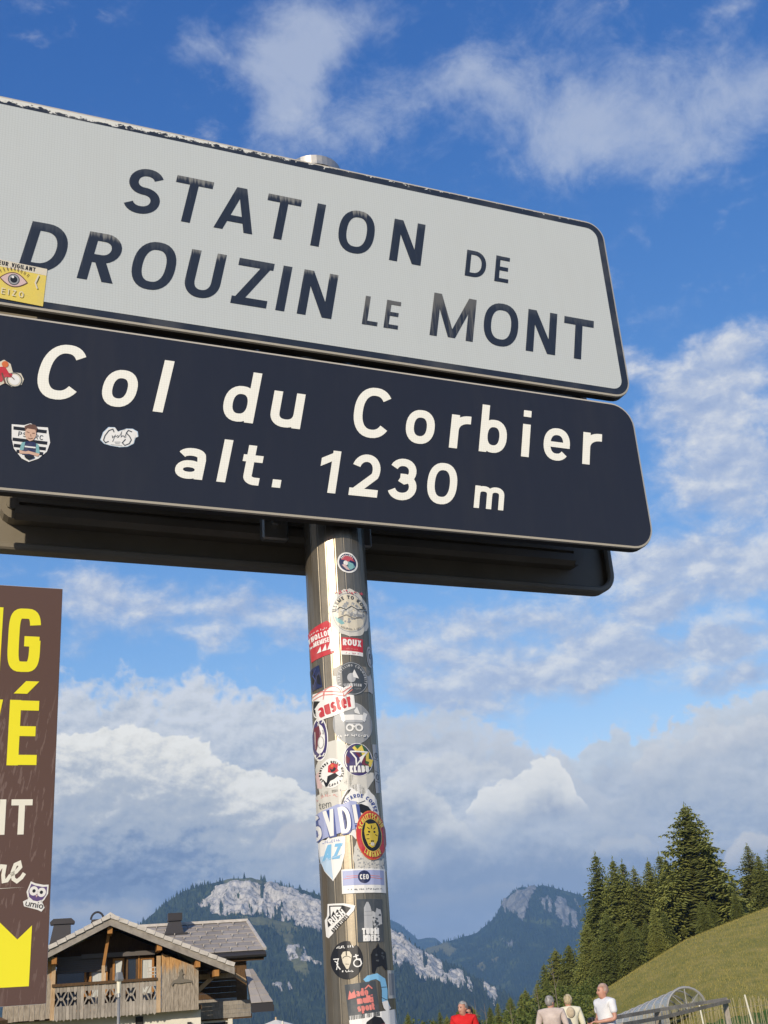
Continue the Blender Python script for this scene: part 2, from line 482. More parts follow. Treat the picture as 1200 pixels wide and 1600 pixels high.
def ground_z(x, y):
    x = np.asarray(x, float); y = np.asarray(y, float)
    r = np.hypot(x, y); az = np.degrees(np.arctan2(x, y))
    # sight lines are at constant y in the survey: crest at y = 120
    yy = np.where(np.abs(az) < 60, y, r)
    zc = np.interp(az, AZ_T, ZC_T)
    low = np.where(np.abs(az) < 60, np.interp(az, [-12, 4, 10.6, 13.2, 30], [-.75, -2.4, -2.4, -.75, -.75]), -.75)
    near = low * sstep((yy - 26) / 34)
    z = near + (zc - low) * sstep((yy - np.interp(az, [9, 13], [78, 58])) / (np.interp(az, [9, 13], [44, 64])))
    far = np.maximum(yy - 124, 0)
    z = np.where(yy > 124, zc - far * .035 - (60 + zc) * sstep((yy - 170) / 1200), z)
    z = z + (fbm(x * .12, y * .12, 3, 5) - .45) * .35 * sstep((yy - 60) / 30)
    return z


def gz(x, y): return float(ground_z(x, y))


def ground_mesh():
    az = np.concatenate([np.arange(-180, -24, 4.0), np.arange(-24, 5, .8), np.arange(5, 24, .2), np.arange(24, 40, 1.0), np.arange(40, 180.1, 4.0)])
    az[-1] = 180
    rr = np.concatenate([[.3], np.arange(2, 54, 3.0), np.arange(54, 150, 1.2), np.geomspace(151, 9000, 40)])
    A, B = np.meshgrid(np.radians(az), rr, indexing='ij')
    X, Y = np.sin(A) * B, np.cos(A) * B
    Z = ground_z(X, Y)
    na, nr = A.shape
    V = np.stack([X, Y, Z], -1).reshape(-1, 3)
    i, j = np.meshgrid(np.arange(na - 1), np.arange(nr - 1), indexing='ij')
    a = (i * nr + j).ravel()
    F = np.stack([a, a + 1, a + nr + 1, a + nr], -1)

    def fn(g, b):
        pos = g.n('ShaderNodeNewGeometry').outputs['Position']
        f, _ = g.noise(pos, .07, 5, .62)
        f2, _ = g.noise(g.v('MULTIPLY', pos, (1.0, .30, 2.2)), .9, 7, .68)
        f3, _ = g.noise(pos, 6.0, 3, .6)
        c = g.ramp(f2, [(.30, (.165, .170, .040)), (.5, (.26, .232, .062)), (.70, (.37, .29, .092))])
        c = g.mix(g.smooth(f, .46, .60, 0, .75), c, g.mix(.55, (.115, .145, .030), g.ramp(f3, [(.3, (.19, .185, .042)), (.7, (.32, .262, .076))])))
        g.put(b.inputs['Base Color'], c)
        bump_to(g, b, g.m('ADD', f3, f2), .35, .10)
    m = mat('hill_grass', rough=.9, fn=fn, spec=.1)
    o = from_np('ground', V, F, m, smooth=True)
    tag(o, 'grass ground rising to a round dry meadow hill', 'ground', kind='structure')


ground_mesh()


def car_park():
    def fn(g, b):
        pos = g.n('ShaderNodeNewGeometry').outputs['Position']
        f, _ = g.noise(pos, 1.2, 5, .6); f2, _ = g.noise(pos, 60, 2, .5)
        g.put(b.inputs['Base Color'], g.mix(.4, g.ramp(f, [(.3, (.040, .040, .041)), (.7, (.075, .073, .070))]), g.ramp(f2, [(.3, (.03, .03, .03)), (.7, (.11, .108, .10))])))
        bump_to(g, b, f2, .4, .004)
    m = mat('asphalt', rough=.9, fn=fn)
    n = 64
    V = [(0, 0, .006)] + [(math.sin(2 * PI * k / n) * 26, math.cos(2 * PI * k / n) * 26 - 2, .006) for k in range(n)]
    F = [(0, 1 + (k + 1) % n, 1 + k) for k in range(n)]
    tag(from_np('car_park', V, F, m), 'grey asphalt car park at the pass', 'car park', kind='structure')


car_park()


def project(P):
    d = P - np.array([0, 0, CAMZ])
    f = d @ _F
    return 600 + FPX * (d @ _R) / f, 800 - FPX * (d @ _U) / f


def in_poly(x, y, poly):
    c = np.zeros(x.shape, bool); n = len(poly)
    for k in range(n):
        x0, y0 = poly[k]; x1, y1 = poly[(k + 1) % n]
        hit = ((y0 > y) != (y1 > y)) & (x < (x1 - x0) * (y - y0) / ((y1 - y0) + 1e-9) + x0)
        c ^= hit
    return c


def mountain(name, label, ridge, Yr, Yb, zb, rocks, meadows, nx, ntt, relief, tree_h, n_trees, seed, mats, rock_relief, tree_mat):
    ridge = np.array(ridge, float)
    xs = np.linspace(ridge[0, 0], ridge[-1, 0], nx)
    ys = np.interp(xs, ridge[:, 0], ridge[:, 1])
    ys = ys + (fbm(xs * .09, xs * 0 + seed, 3, seed) - .45) * 3.0
    top = np.array([at(a, b, Yr) for a, b in zip(xs, ys)])
    T = np.concatenate([np.linspace(-.35, -.02, 8), np.linspace(0, 1, ntt)])
    Y = np.where(T < 0, Yr - T * 2000, Yr + (Yb - Yr) * T)
    XX = top[:, None, 0] * Y[None, :] / Yr
    YY = np.broadcast_to(Y[None, :], XX.shape)
    prof = np.where(T < 0, 1 - np.abs(T) * 1.2, (1 - np.clip(T, 0, 1)) ** 1.08)
    ZZ = zb + (top[:, None, 2] - zb) * prof[None, :]
    env = sstep(np.abs(T) / .10)[None, :] * (.35 + .65 * (1 - np.clip(T, 0, 1)))[None, :]
    rg = fbm(XX / relief[0], YY / (relief[0] * 1.8), 5, seed, True) - .55
    P = np.stack([XX, YY, ZZ], -1)
    px, py = project(P.reshape(-1, 3)); px = px.reshape(XX.shape); py = py.reshape(XX.shape)
    wx = px + (fbm(px * .06, py * .06, 4, seed + 9) - .47) * 22
    wy = py + (fbm(px * .07 + 40, py * .07, 4, seed + 5) - .47) * 16
    rock = np.zeros(XX.shape, bool); mead = np.zeros(XX.shape, bool)
    for q in rocks: rock |= in_poly(wx, wy, q)
    for q in meadows: mead |= in_poly(wx, wy, q)
    rock &= T[None, :] >= 0
    # gullies of trees between the rock ribs
    gully = fbm(px * .11, py * .045, 4, seed + 21)
    rockf = rock * np.clip((gully - .28) * 14, 0, 1)
    cl = fbm(XX / rock_relief[0], YY / rock_relief[0], 4, seed + 31, True) - .5
    ZZ = ZZ + rg * relief[1] * env + rockf * cl * rock_relief[1]
    YY = YY - rockf * cl * rock_relief[1] * .8
    V = np.stack([XX, YY, ZZ], -1)
    na, nt = XX.shape
    i, j = np.meshgrid(np.arange(na - 1), np.arange(nt - 1), indexing='ij')
    a = (i * nt + j).ravel()
    o = from_np(name, V.reshape(-1, 3), np.stack([a, a + nt, a + nt + 1, a + 1], -1), mats, smooth=False)
    ca = o.data.color_attributes.new('cover', 'FLOAT_COLOR', 'POINT')
    c = np.zeros((V.size // 3, 4), np.float32); c[:, 0] = rockf.ravel(); c[:, 1] = mead.ravel(); c[:, 3] = 1
    ca.data.foreach_set('color', c.ravel())
    tag(o, label, 'mountain', kind='structure')
    # the forest: countless conifers far away, one mass
    rs = np.random.RandomState(seed)
    n = n_trees
    si = rs.rand(n * 3) * (na - 1.01); tj = 8 + rs.rand(n * 3) ** .95 * (nt - 9.2)
    i0 = si.astype(int); j0 = tj.astype(int); fi = si - i0; fj = tj - j0
    Pt = (V[i0, j0] * ((1 - fi) * (1 - fj))[:, None] + V[i0 + 1, j0] * (fi * (1 - fj))[:, None] + V[i0, j0 + 1] * ((1 - fi) * fj)[:, None] + V[i0 + 1, j0 + 1] * (fi * fj)[:, None])
    keep = (rockf[i0, j0] < .35) & (~mead[i0, j0] | (rs.rand(n * 3) < .03)) & ~((rockf[i0, j0] > .2) & (rs.rand(n * 3) < .7))
    clear = fbm(px[i0, j0] * .05, py[i0, j0] * .07, 3, seed + 77)
    keep &= rs.rand(n * 3) < np.clip((.60 - clear) * 9, .12, 1)
    Pt = Pt[keep][:n]; n = len(Pt)
    h = tree_h * (.55 + .75 * rs.rand(n)); w = h * (.17 + .10 * rs.rand(n)); ang = rs.rand(n) * 6.28
    k = 5
    Vt = np.zeros((n, k + 1, 3)); Vt[:, k] = Pt; Vt[:, k, 2] += h
    for q in range(k):
        Vt[:, q] = Pt; Vt[:, q, 0] += np.cos(ang + q * 2 * PI / k) * w; Vt[:, q, 1] += np.sin(ang + q * 2 * PI / k) * w; Vt[:, q, 2] -= h * .08
    base = np.arange(n)[:, None] * (k + 1)
    F = np.concatenate([np.stack([base[:, 0] + q, base[:, 0] + (q + 1) % k, base[:, 0] + k], -1) for q in range(k)])
    f = from_np('forest', Vt.reshape(-1, 3), F, tree_mat)
    ta = f.data.color_attributes.new('tint', 'FLOAT_COLOR', 'POINT')
    tc = np.repeat(rs.rand(n), k + 1)[:, None] * np.ones((1, 4)); ta.data.foreach_set('color', tc.astype(np.float32).ravel())
    tag(f, label.split(' with')[0].split(' rising')[0] + ' forest of conifers', 'forest', kind='stuff')


def mountain_mat(name, rock_a, rock_b, wood_a, wood_b, mead_c, sc):
    def fn(g, b):
        at_ = g.n('ShaderNodeAttribute', attribute_name='cover')
        r, gr, _ = g.sep(at_.outputs['Color'])
        pos = g.n('ShaderNodeNewGeometry').outputs['Position']
        f, _ = g.noise(pos, 1 / (18 * sc), 5, .65)
        st, _ = g.noise(g.v('MULTIPLY', pos, (1, 1, .25)), 1 / (11 * sc), 6, .74)
        f4, _ = g.noise(pos, 1 / (60 * sc), 4, .6)
        wood = g.ramp(f, [(.35, wood_a), (.65, wood_b)])
        wood = g.mix(g.smooth(f4, .5, .68), wood, (.075, .095, .030))
        rk = g.ramp(st, [(.37, (.105, .105, .10)), (.47, rock_a), (.66, rock_b)])
        m_ = g.ramp(f, [(.35, tuple(v * .7 for v in mead_c)), (.65, mead_c)])
        c = g.mix(g.smooth(g.m('ADD', gr, g.m('MULTIPLY', g.m('SUBTRACT', f, .5), .8)), .4, .6), wood, m_)
        c = g.mix(g.smooth(g.m('ADD', r, g.m('MULTIPLY', g.m('SUBTRACT', st, .5), 1.1)), .35, .6), c, rk)
        g.put(b.inputs['Base Color'], c)
        bump_to(g, b, g.m('ADD', g.m('MULTIPLY', st, r), f), 1.0, 5.0 * sc)
    return mat(name, rough=.95, fn=fn, spec=.05)


def far_tree_mat(name, a, b_):
    def fn(g, b):
        t = g.n('ShaderNodeAttribute', attribute_name='tint')
        g.put(b.inputs['Base Color'], g.ramp(t.outputs['Fac'], [(0, a), (1, b_)]))
    return mat(name, rough=.95, fn=fn, spec=.05)


mountain('limestone_mountain', 'broad wooded mountain with a pale limestone cliff under its meadow top',
         [(-60, 1560), (60, 1530), (150, 1490), (217, 1447), (232, 1433), (258, 1411), (283, 1395), (300, 1388), (330, 1380), (355, 1374), (392, 1371), (412, 1376), (440, 1384), (470, 1390), (497, 1398),
          (540, 1416), (590, 1442), (612, 1456), (625, 1462), (650, 1480), (675, 1500), (700, 1514), (730, 1524), (760, 1540), (790, 1556), (830, 1580), (900, 1610)],
         3000, 2150, -75,
         [[(310, 1415), (325, 1400), (350, 1388), (388, 1382), (420, 1385), (450, 1393), (480, 1403), (503, 1413), (530, 1428), (503, 1448), (470, 1441), (440, 1431), (400, 1428), (365, 1430), (350, 1433), (330, 1427)],
          [(600, 1462), (625, 1468), (642, 1482), (662, 1500), (685, 1515), (704, 1532), (698, 1550), (680, 1541), (658, 1526), (640, 1516), (615, 1512), (596, 1500)],
          [(704, 1528), (722, 1524), (737, 1545), (742, 1562), (726, 1556), (708, 1546)], [(752, 1540), (764, 1538), (780, 1560), (775, 1574), (757, 1564)],
          [(440, 1487), (465, 1484), (490, 1499), (507, 1504), (507, 1517), (480, 1509), (455, 1500)], [(425, 1538), (455, 1537), (460, 1546), (440, 1545)]],
         [[(335, 1376), (360, 1372), (395, 1370), (425, 1378), (430, 1384), (395, 1381), (350, 1386)], [(360, 1430), (440, 1432), (470, 1445), (440, 1452), (400, 1440)], [(430, 1446), (450, 1450), (480, 1520), (470, 1540)]],
         620, 220, (170, 60), 13.0, 15000, 3,
         mountain_mat('mountain_near', (.45, .425, .38), (.64, .605, .54), (.016, .026, .014), (.04, .055, .022), (.15, .15, .06), 1.0), (46, 26),
         far_tree_mat('far_conifer', (.014, .024, .013), (.045, .060, .022)))
mountain('wooded_peak', 'steep bluish wooded peak with a grey rock face below its flat summit',
         [(560, 1540), (640, 1500), (668, 1480), (691, 1474), (707, 1469), (744, 1458), (760, 1446), (776, 1430), (783, 1414), (790, 1403), (797, 1397), (806, 1391), (813, 1387), (840, 1386), (848, 1383), (867, 1388),
          (893, 1395), (912, 1401), (960, 1432), (1010, 1470), (1100, 1520), (1200, 1560)],
         4600, 3500, -75,
         [[(786, 1408), (810, 1391), (838, 1388), (836, 1400), (824, 1420), (813, 1443), (800, 1432), (793, 1418)], [(870, 1396), (886, 1400), (892, 1425), (880, 1440), (866, 1436)],
          [(880, 1424), (899, 1428), (899, 1454), (880, 1448)], [(776, 1420), (794, 1410), (790, 1428)], [(852, 1398), (866, 1410), (858, 1432), (848, 1424)], [(786, 1472), (798, 1468), (794, 1480)], [(900, 1402), (908, 1410), (906, 1428)]],
         [[(660, 1480), (700, 1476), (716, 1484), (700, 1496), (670, 1494)], [(738, 1510), (756, 1506), (764, 1514), (754, 1530)], [(770, 1500), (778, 1496), (776, 1510)]],
         420, 170, (210, 80), 13.0, 14000, 11,
         mountain_mat('mountain_far', (.17, .175, .18), (.28, .28, .275), (.008, .018, .016), (.024, .044, .026), (.16, .15, .06), 1.4), (60, 34),
         far_tree_mat('further_conifer', (.008, .018, .015), (.028, .048, .026)))
mountain('distant_ridge', 'faint blue ridge falling away behind the two mountains',
         [(470, 1410), (560, 1424), (600, 1434), (615, 1440), (624, 1443), (635, 1453), (653, 1468), (664, 1466), (680, 1466), (700, 1482), (760, 1500), (820, 1520)],
         6800, 5600, -75, [], [], 160, 60, (300, 90), 15.0, 2500, 23, bpy.data.materials['mountain_far'], (60, 10), bpy.data.materials['further_conifer'])


# ------------------------------------------------------------------ haze
def haze():
    m = bpy.data.materials.new('haze'); m.use_nodes = True
    nt = m.node_tree; nt.nodes.clear()
    o = nt.nodes.new('ShaderNodeOutputMaterial'); v = nt.nodes.new('ShaderNodeVolumePrincipled')
    v.inputs['Color'].default_value = (.34, .61, 1.0, 1)
    v.inputs['Density'].default_value = HAZE
    v.inputs['Anisotropy'].default_value = 0.0
    nt.links.new(v.outputs[0], o.inputs['Volume'])
    b = MB(); b.box(-9300, 9300, -9300, 9300, -140, 520)
    tag(b.build('haze', m), 'pale blue air thickening towards the far mountains', 'haze', kind='stuff')


HAZE = 1.25e-4
haze()


# ------------------------------------------------------------------ grass tufts on the hill
def grass():
    rs = np.random.RandomState(4)
    n = 90000
    y = 44 + rs.rand(n) * 80
    az = np.radians(6.0 + rs.rand(n) * 13.5)
    ok = rs.rand(n) < np.minimum(1, np.minimum((np.degrees(az) - 6.0) / 1.6, (y - 44) / 10))
    y, az = y[ok], az[ok]; n = len(y)
    x = y * np.tan(az)
    z = ground_z(x, y)
    h = (.06 + .16 * rs.rand(n) ** 2); w = .007 + .016 * rs.rand(n)
    a = rs.rand(n) * 6.28; lx = (rs.rand(n) - .5) * .25; ly = (rs.rand(n) - .5) * .25
    V = np.zeros((n, 3, 3))
    V[:, 0] = np.stack([x + np.cos(a) * w, y + np.sin(a) * w, z - .02], -1)
    V[:, 1] = np.stack([x - np.cos(a) * w, y - np.sin(a) * w, z - .02], -1)
    V[:, 2] = np.stack([x + lx * h * 3, y + ly * h * 3, z + h], -1)
    F = np.arange(n * 3).reshape(n, 3)
    o = from_np('grass', V.reshape(-1, 3), F, None)
    ta = o.data.color_attributes.new('tint', 'FLOAT_COLOR', 'POINT')
    tc = np.repeat(np.clip(rs.rand(n) * .7 + fbm(x * .15, y * .15, 3, 2) * .5 - .1, 0, 1), 3)[:, None] * np.ones((1, 4)); ta.data.foreach_set('color', tc.astype(np.float32).ravel())

    def fn(g, b):
        t = g.n('ShaderNodeAttribute', attribute_name='tint')
        g.put(b.inputs['Base Color'], g.ramp(t.outputs['Fac'], [(0, (.175, .170, .042)), (.5, (.255, .218, .060)), (1, (.36, .295, .098))]))
    o.data.materials.append(mat('dry_grass', rough=.9, fn=fn, spec=.1))
    tag(o, 'tufts of dry grass over the meadow hill', 'grass', kind='stuff')
    # greener mown strip below the fence, laid on the ground
    def ground_hit(px, py):
        r = ray(px, py); lo_, hi_ = 20.0, 75.0
        for _ in range(40):
            mid = (lo_ + hi_) / 2; p = r * (mid / r[1])
            if p[2] + CAMZ > gz(p[0], p[1]): lo_ = mid
            else: hi_ = mid
        return r * (lo_ / r[1])
    V, F = [], []
    nx, ny = 40, 12
    for i in range(nx):
        for j in range(ny):
            px = 1085 + i * 6.5; edge = 1607 - (px - 1085) * .225 + 2.0 * math.sin(i * 1.7)
            p = ground_hit(px, edge + (j / (ny - 1)) * 60)
            V.append((p[0], p[1], gz(p[0], p[1]) + .09 + .04 * rs.rand()))
    for i in range(nx - 1):
        for j in range(ny - 1):
            k = i * ny + j; F.append((k, k + ny, k + ny + 1, k + 1))
    m = mat('green_grass', rough=.9, spec=.1, fn=vary((.035, .085, .010), (.10, .17, .022), 3.0, 5, bump=.8, bump_scale=14))
    tag(from_np('lawn', V, F, m, smooth=True), 'strip of fresh green lawn below the paling fence', 'lawn', kind='structure')


grass()
# ================================================================== chalet across the road
def wood(name, a, b_, sc=9.0, bump=.4):
    def fn(g, b):
        tc = g.n('ShaderNodeTexCoord').outputs['Object']
        f, _ = g.noise(g.v('MULTIPLY', tc, (6, 6, .5)), sc, 5, .65)
        f2, _ = g.noise(tc, 1.3, 3, .6)
        f3 = g.n('ShaderNodeObjectInfo').outputs['Random']
        c = g.ramp(g.m('ADD', g.m('MULTIPLY', f, .6), g.m('MULTIPLY', f2, .4)), [(.36, a), (.62, b_)])
        hs = g.n('ShaderNodeHueSaturation'); g.put(hs.inputs['Color'], c)
        g.put(hs.inputs['Value'], g.m('MULTIPLY_ADD', f3, .4, .8))
        g.put(b.inputs['Base Color'], hs.outputs[0])
        bump_to(g, b, f, bump, .01)
    return mat(name, rough=.8, fn=fn, spec=.2)


w_grey = wood('weathered_wood', (.17, .15, .125), (.39, .345, .285))
w_tan = wood('sunburnt_wood', (.30, .19, .095), (.52, .38, .235))
def half_weathered(g, b):
    tc = g.n('ShaderNodeTexCoord').outputs['Object']
    f, _ = g.noise(g.v('MULTIPLY', tc, (6, 6, .5)), 9.0, 5, .65); f2, _ = g.noise(g.v('MULTIPLY', tc, (5, 5, 1)), 1.6, 4, .6)
    z = g.sep(tc)[2]
    k = g.smooth(g.m('MULTIPLY_ADD', g.m('SUBTRACT', f2, .5), 1.3, z), 2.95, 3.40)      # boards under the eaves kept their colour
    grey = g.ramp(f, [(.36, (.17, .14, .105)), (.62, (.40, .34, .265))]); tan = g.ramp(f, [(.36, (.30, .15, .05)), (.62, (.56, .33, .14))])
    g.put(b.inputs['Base Color'], g.mix(k, grey, tan)); bump_to(g, b, f, .4, .01)


w_half = mat('half_weathered_wood', rough=.8, fn=half_weathered, spec=.2)
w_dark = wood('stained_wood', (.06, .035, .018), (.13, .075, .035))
w_orange = wood('varnished_wood', (.26, .11, .03), (.44, .22, .07))
m_slate = mat('grey_slate', rough=.92, spec=.12, fn=lambda g, b: (lambda f, r: g.put(b.inputs['Base Color'], g.ramp(g.m('ADD', g.m('MULTIPLY', f, .5), g.m('MULTIPLY', r, .5)), [(.25, (.26, .235, .21)), (.75, (.37, .335, .30))])))(g.noise(g.n('ShaderNodeTexCoord').outputs['Object'], 3.0, 4)[0], g.n('ShaderNodeObjectInfo').outputs['Random']))
m_ridge = mat('pale_roof_tile', rough=.75, fn=vary((.42, .385, .34), (.56, .52, .46), 4.0, 4))
m_tin = mat('dark_sheet_metal', (.055, .05, .05), .45, .6)
m_render = mat('white_render', rough=.9, fn=vary((.62, .58, .48), (.72, .68, .58), 1.5, 4))
m_glass = mat('window_glass', (.02, .025, .03), .06, 0.0, spec=.8)
m_curtain = mat('pale_curtain', rough=.9, fn=vary((.42, .44, .42), (.60, .61, .58), 14, 2, (4, 4, .1)))
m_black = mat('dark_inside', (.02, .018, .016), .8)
m_blind = mat('brown_roller_blind', (.10, .085, .075), .5)


def chalet():
    Y0 = 41.0
    t = empty('chalet', 'wooden alpine chalet with carved balcony front and pale tiled gable roof', 'chalet', (-10.24, Y0, 0), R(15))
    O = Vector((-10.24, 0, 0))
    cz = gz(-10, 41) - .3
    # surveyed outline, local x = X + 10.24; z absolute; y local, 0 = gable plane, minus = towards the road

    def part(name, mb, m, par=t, smooth=False): return mb.build(name, m, par, smooth)
    # --- masonry ground floor
    g_ = MB(); g_.box(-5.0, 3.05, .5, 9.0, cz, 1.80); part('ground_floor', g_, m_render)
    g_ = MB(); g_.box(3.05, 4.25, 1.6, 9.0, cz, 1.42); part('side_storey', g_, m_render)
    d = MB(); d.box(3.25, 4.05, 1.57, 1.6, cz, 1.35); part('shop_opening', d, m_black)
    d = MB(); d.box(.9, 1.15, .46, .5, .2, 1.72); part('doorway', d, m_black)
    d = MB(); d.box(4.07, 4.22, 1.46, 1.58, cz, 1.44); part('white_pillar', d, m_render)
    # --- loggia shell: back wall, floor, side wall
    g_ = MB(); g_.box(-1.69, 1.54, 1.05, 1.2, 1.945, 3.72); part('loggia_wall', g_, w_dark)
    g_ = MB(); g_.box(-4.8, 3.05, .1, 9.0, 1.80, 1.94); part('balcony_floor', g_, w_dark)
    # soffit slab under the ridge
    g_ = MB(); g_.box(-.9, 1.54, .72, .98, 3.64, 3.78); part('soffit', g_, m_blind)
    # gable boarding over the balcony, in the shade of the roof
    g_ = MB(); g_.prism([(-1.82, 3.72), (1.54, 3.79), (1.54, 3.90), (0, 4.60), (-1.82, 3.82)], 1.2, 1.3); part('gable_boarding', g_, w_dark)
    # --- left blind wall panel (weathered boards), boards one by one
    for k in range(9):
        x0 = -3.3 + k * .165
        p = MB(); p.box(x0, x0 + .158, -.02 + rnd(-.006, .006), .03, 1.84 + rnd(-.02, .02), 3.3 + .06 * k * .6); part('board', p, w_half)
    p = MB(); p.box(-1.83, -1.70, -.05, .12, 1.80, 3.52); part('post', p, w_tan)
    # --- right board panel with chamois emblem
    for k in range(9):
        x0 = 1.72 + k * .136
        p = MB(); zt = 3.62 - (x0 - 1.72) * .42
        p.prism([(x0, 1.80), (x0 + .13, 1.80), (x0 + .13, zt - .055), (x0, zt)], -.03 + rnd(-.006, .006), .03); part('board', p, w_half)
    p = MB(); p.box(1.55, 1.69, -.06, .12, 1.80, 3.55); part('post', p, w_tan)
    e = MB()
    body = [(2.02, 2.72), (2.10, 2.83), (2.22, 2.86), (2.30, 2.98), (2.28, 3.08), (2.33, 3.10), (2.38, 3.18), (2.40, 3.06), (2.46, 3.02), (2.40, 2.98), (2.42, 2.86), (2.56, 2.84), (2.70, 2.80), (2.74, 2.66), (2.69, 2.74), (2.52, 2.74), (2.30, 2.72), (2.12, 2.74), (2.06, 2.66)]
    e.prism([(x, z - .08) for x, z in body], -.085, -.04); part('chamois_emblem', e, mat('emblem_wood', (.15, .13, .10), .8))
    # --- balcony: rail, fretwork boards
    p = MB(); p.box(-1.80, 1.56, -.12, .02, 2.79, 2.88); part('handrail', p, w_dark)
    n = 30; w = 3.33 / n
    for k in range(n):
        x0 = -1.78 + k * w; xc = x0 + w / 2
        q = MB(); yb = -.05 + rnd(-.005, .005)
        # upper and lower solid ends, pointed foot
        q.box(x0 + .004, x0 + w - .004, yb, yb + .028, 2.62, 2.80)
        q.prism([(x0 + .004, 2.20), (x0 + w - .004, 2.20), (x0 + w - .004, 1.80), (xc, 1.735 if k % 2 else 1.77), (x0 + .004, 1.80)], yb, yb + .028)
        ph = k % 4
        if k in (7, 8, 13, 14, 19, 20, 24, 25):     # closed boards
            q.box(x0 + .004, x0 + w - .004, yb, yb + .028, 2.20, 2.62)
        elif ph == 0:
            q.box(xc - .012, xc + .012, yb, yb + .028, 2.20, 2.62)
            q.prism([(xc - .05, 2.41), (xc, 2.34), (xc + .05, 2.41), (xc, 2.48)], yb - .002, yb + .03)
        elif ph == 1:
            q.bar((x0, yb + .014, 2.20), (x0 + w, yb + .014, 2.41), .028, .045); q.bar((x0, yb + .014, 2.62), (x0 + w, yb + .014, 2.41), .0285, .045)
        elif ph == 2:
            q.box(xc - .03, xc + .03, yb, yb + .028, 2.36, 2.46)
            q.prism([(x0 + .01, 2.20), (x0 + w - .01, 2.20), (xc, 2.31)], yb, yb + .028); q.prism([(x0 + .01, 2.62), (xc, 2.51), (x0 + w - .01, 2.62)], yb, yb + .028)
            q.bar((x0, yb + .014, 2.41), (x0 + w, yb + .014, 2.41), .029, .03)
        else:
            q.bar((x0 + w, yb + .014, 2.20), (x0, yb + .014, 2.41), .028, .045); q.bar((x0 + w, yb + .014, 2.62), (x0, yb + .014, 2.41), .0285, .045)
        part('fretwork_board', q, w_grey)
    # --- windows behind the balcony
    def window(x0, x1, z0, z1, frame, curtain=True, y=1.0):
        f = MB(); b_ = .07
        f.box(x0, x0 + b_, y - .05, y + .04, z0, z1); f.box(x1 - b_, x1, y - .05, y + .04, z0, z1)
        f.box(x0 + b_, x1 - b_, y - .05, y + .04, z0, z0 + b_); f.box(x0 + b_, x1 - b_, y - .05, y + .04, z1 - b_, z1)
        o = part('window', f, frame)
        g1 = MB(); g1.box(x0 + b_, x1 - b_, y, y + .012, z0 + b_, z1 - b_); g1.build('pane', m_curtain if curtain else m_glass, o)
        return o
    window(-1.74, -.72, 2.0, 3.32, w_orange, False)
    window(-.62, -.02, 2.0, 3.32, w_orange, True)
    bl = MB()
    for k in range(8): bl.box(-1.70, -.05, 0.88, 0.93, 3.22 + k * .066, 3.22 + k * .066 + .058)
    part('roller_blind', bl, m_blind)
    window(.14, .52, 1.98, 3.60, w_orange, True)
    window(.58, .98, 1.98, 3.62, w_dark, False)
    window(1.04, 1.52, 1.98, 3.58, w_orange, True)
    p = MB(); p.box(.985, 1.035, 0.90, 1.045, 1.95, 3.64); part('door_post', p, w_orange)
    c = MB()
    for z in (2.98, 3.08, 3.20): c.box(1.28, 1.56, .45, .48, z, z + .025)
    c.box(1.30, 1.325, .44, .47, 2.85, 3.24); c.box(1.50, 1.525, .44, .47, 2.85, 3.24); part('rack', c, m_ridge)
    # --- carved centre post and eaves timbers
    p = MB(); p.bar((-.18, .02, 1.95), (-.18, .02, 3.36), .11, .11); part('post', p, w_tan)
    p = MB(); p.bar((-.18, .02, 3.34), (-.02, .02, 4.40), .10, .10); part('brace', p, w_orange)
    for x, z in ((0, 4.42), (-1.75, 3.58), (1.62, 3.80), (2.88, 3.20), (3.5, 2.88)):
        p = MB(); p.box(x - .08, x + .08, -.5, 1.9, z - .10, z + .10); part('purlin', p, w_orange)
    # --- main roof: two slopes with tile courses, pale verge tiles along the front edge
    sl = MB(); th = .17
    apex = 4.86; zR, xR = 3.08, 4.08; zL, xL = 2.82, -4.45
    sl.prism([(0, apex), (xR, zR), (xR, zR - th), (0, apex - th - .03), (xL, zL - th), (xL, zL)], -.62, 9.4)
    roof = part('roof', sl, m_tin)
    fb = MB()
    for (xa, za, xb, zb) in ((0, apex, xR, zR), (0, apex, xL, zL)):
        fb.prism([(xa, za - .0), (xb, zb - .0), (xb, zb - .29), (xa, za - .30)], -.66, -.622)
    fb.build('bargeboard', mat('grey_barge', rough=.8, fn=vary((.20, .175, .15), (.30, .27, .23), 5.0)), roof)
    for sgn, xe, ze in ((1, xR, zR), (-1, xL, zL)):
        L = math.hypot(xe, apex - ze); nn = int(L / .30)
        for k in range(nn):
            a = (k + .02) / nn; b = (k + .99) / nn
            A = Vector((xe * a, -.56, apex + (ze - apex) * a - .005)); B = Vector((xe * b, -.56, apex + (ze - apex) * b - .005 + .020))
            q = MB(); q.bar(A, B, .34, .13); o = q.build('verge_tile', m_ridge, roof)
    rt = MB(); rt.prism([(-.22, apex - .02), (0, apex + .12), (.22, apex - .02)], -.66, 9.4); rt.build('ridge_tile', m_ridge, roof)
    # covering of the two slopes behind the verge: courses of slates, joined (seen edge on)
    cv = MB()
    for sgn, xe, ze in ((1, xR, zR), (-1, xL, zL)):
        for k in range(12):
            a = k / 12; b = (k + 1.06) / 12
            A = Vector((xe * a, 4.6, apex + (ze - apex) * a + .03)); B = Vector((xe * b, 4.6, apex + (ze - apex) * b + .05))
            cv.bar(A, B, 9.3, .025)
    tag(cv.build('slate_course', m_slate, roof), kind='stuff')
    # --- rear wing: ridge runs across, slates on the slope that faces the road
    y0, y1 = 3.2, 6.4                      # eave, ridge (local y)
    xa, xb = -.5, 5.66; zE, zG = 3.66, 4.90
    rw = MB()
    rw.bm.verts.ensure_lookup_table()
    P = [(xa, y0, zE), (xb, y0, zE), (xb - .25, y1, zG), (xa, y1, zG)]
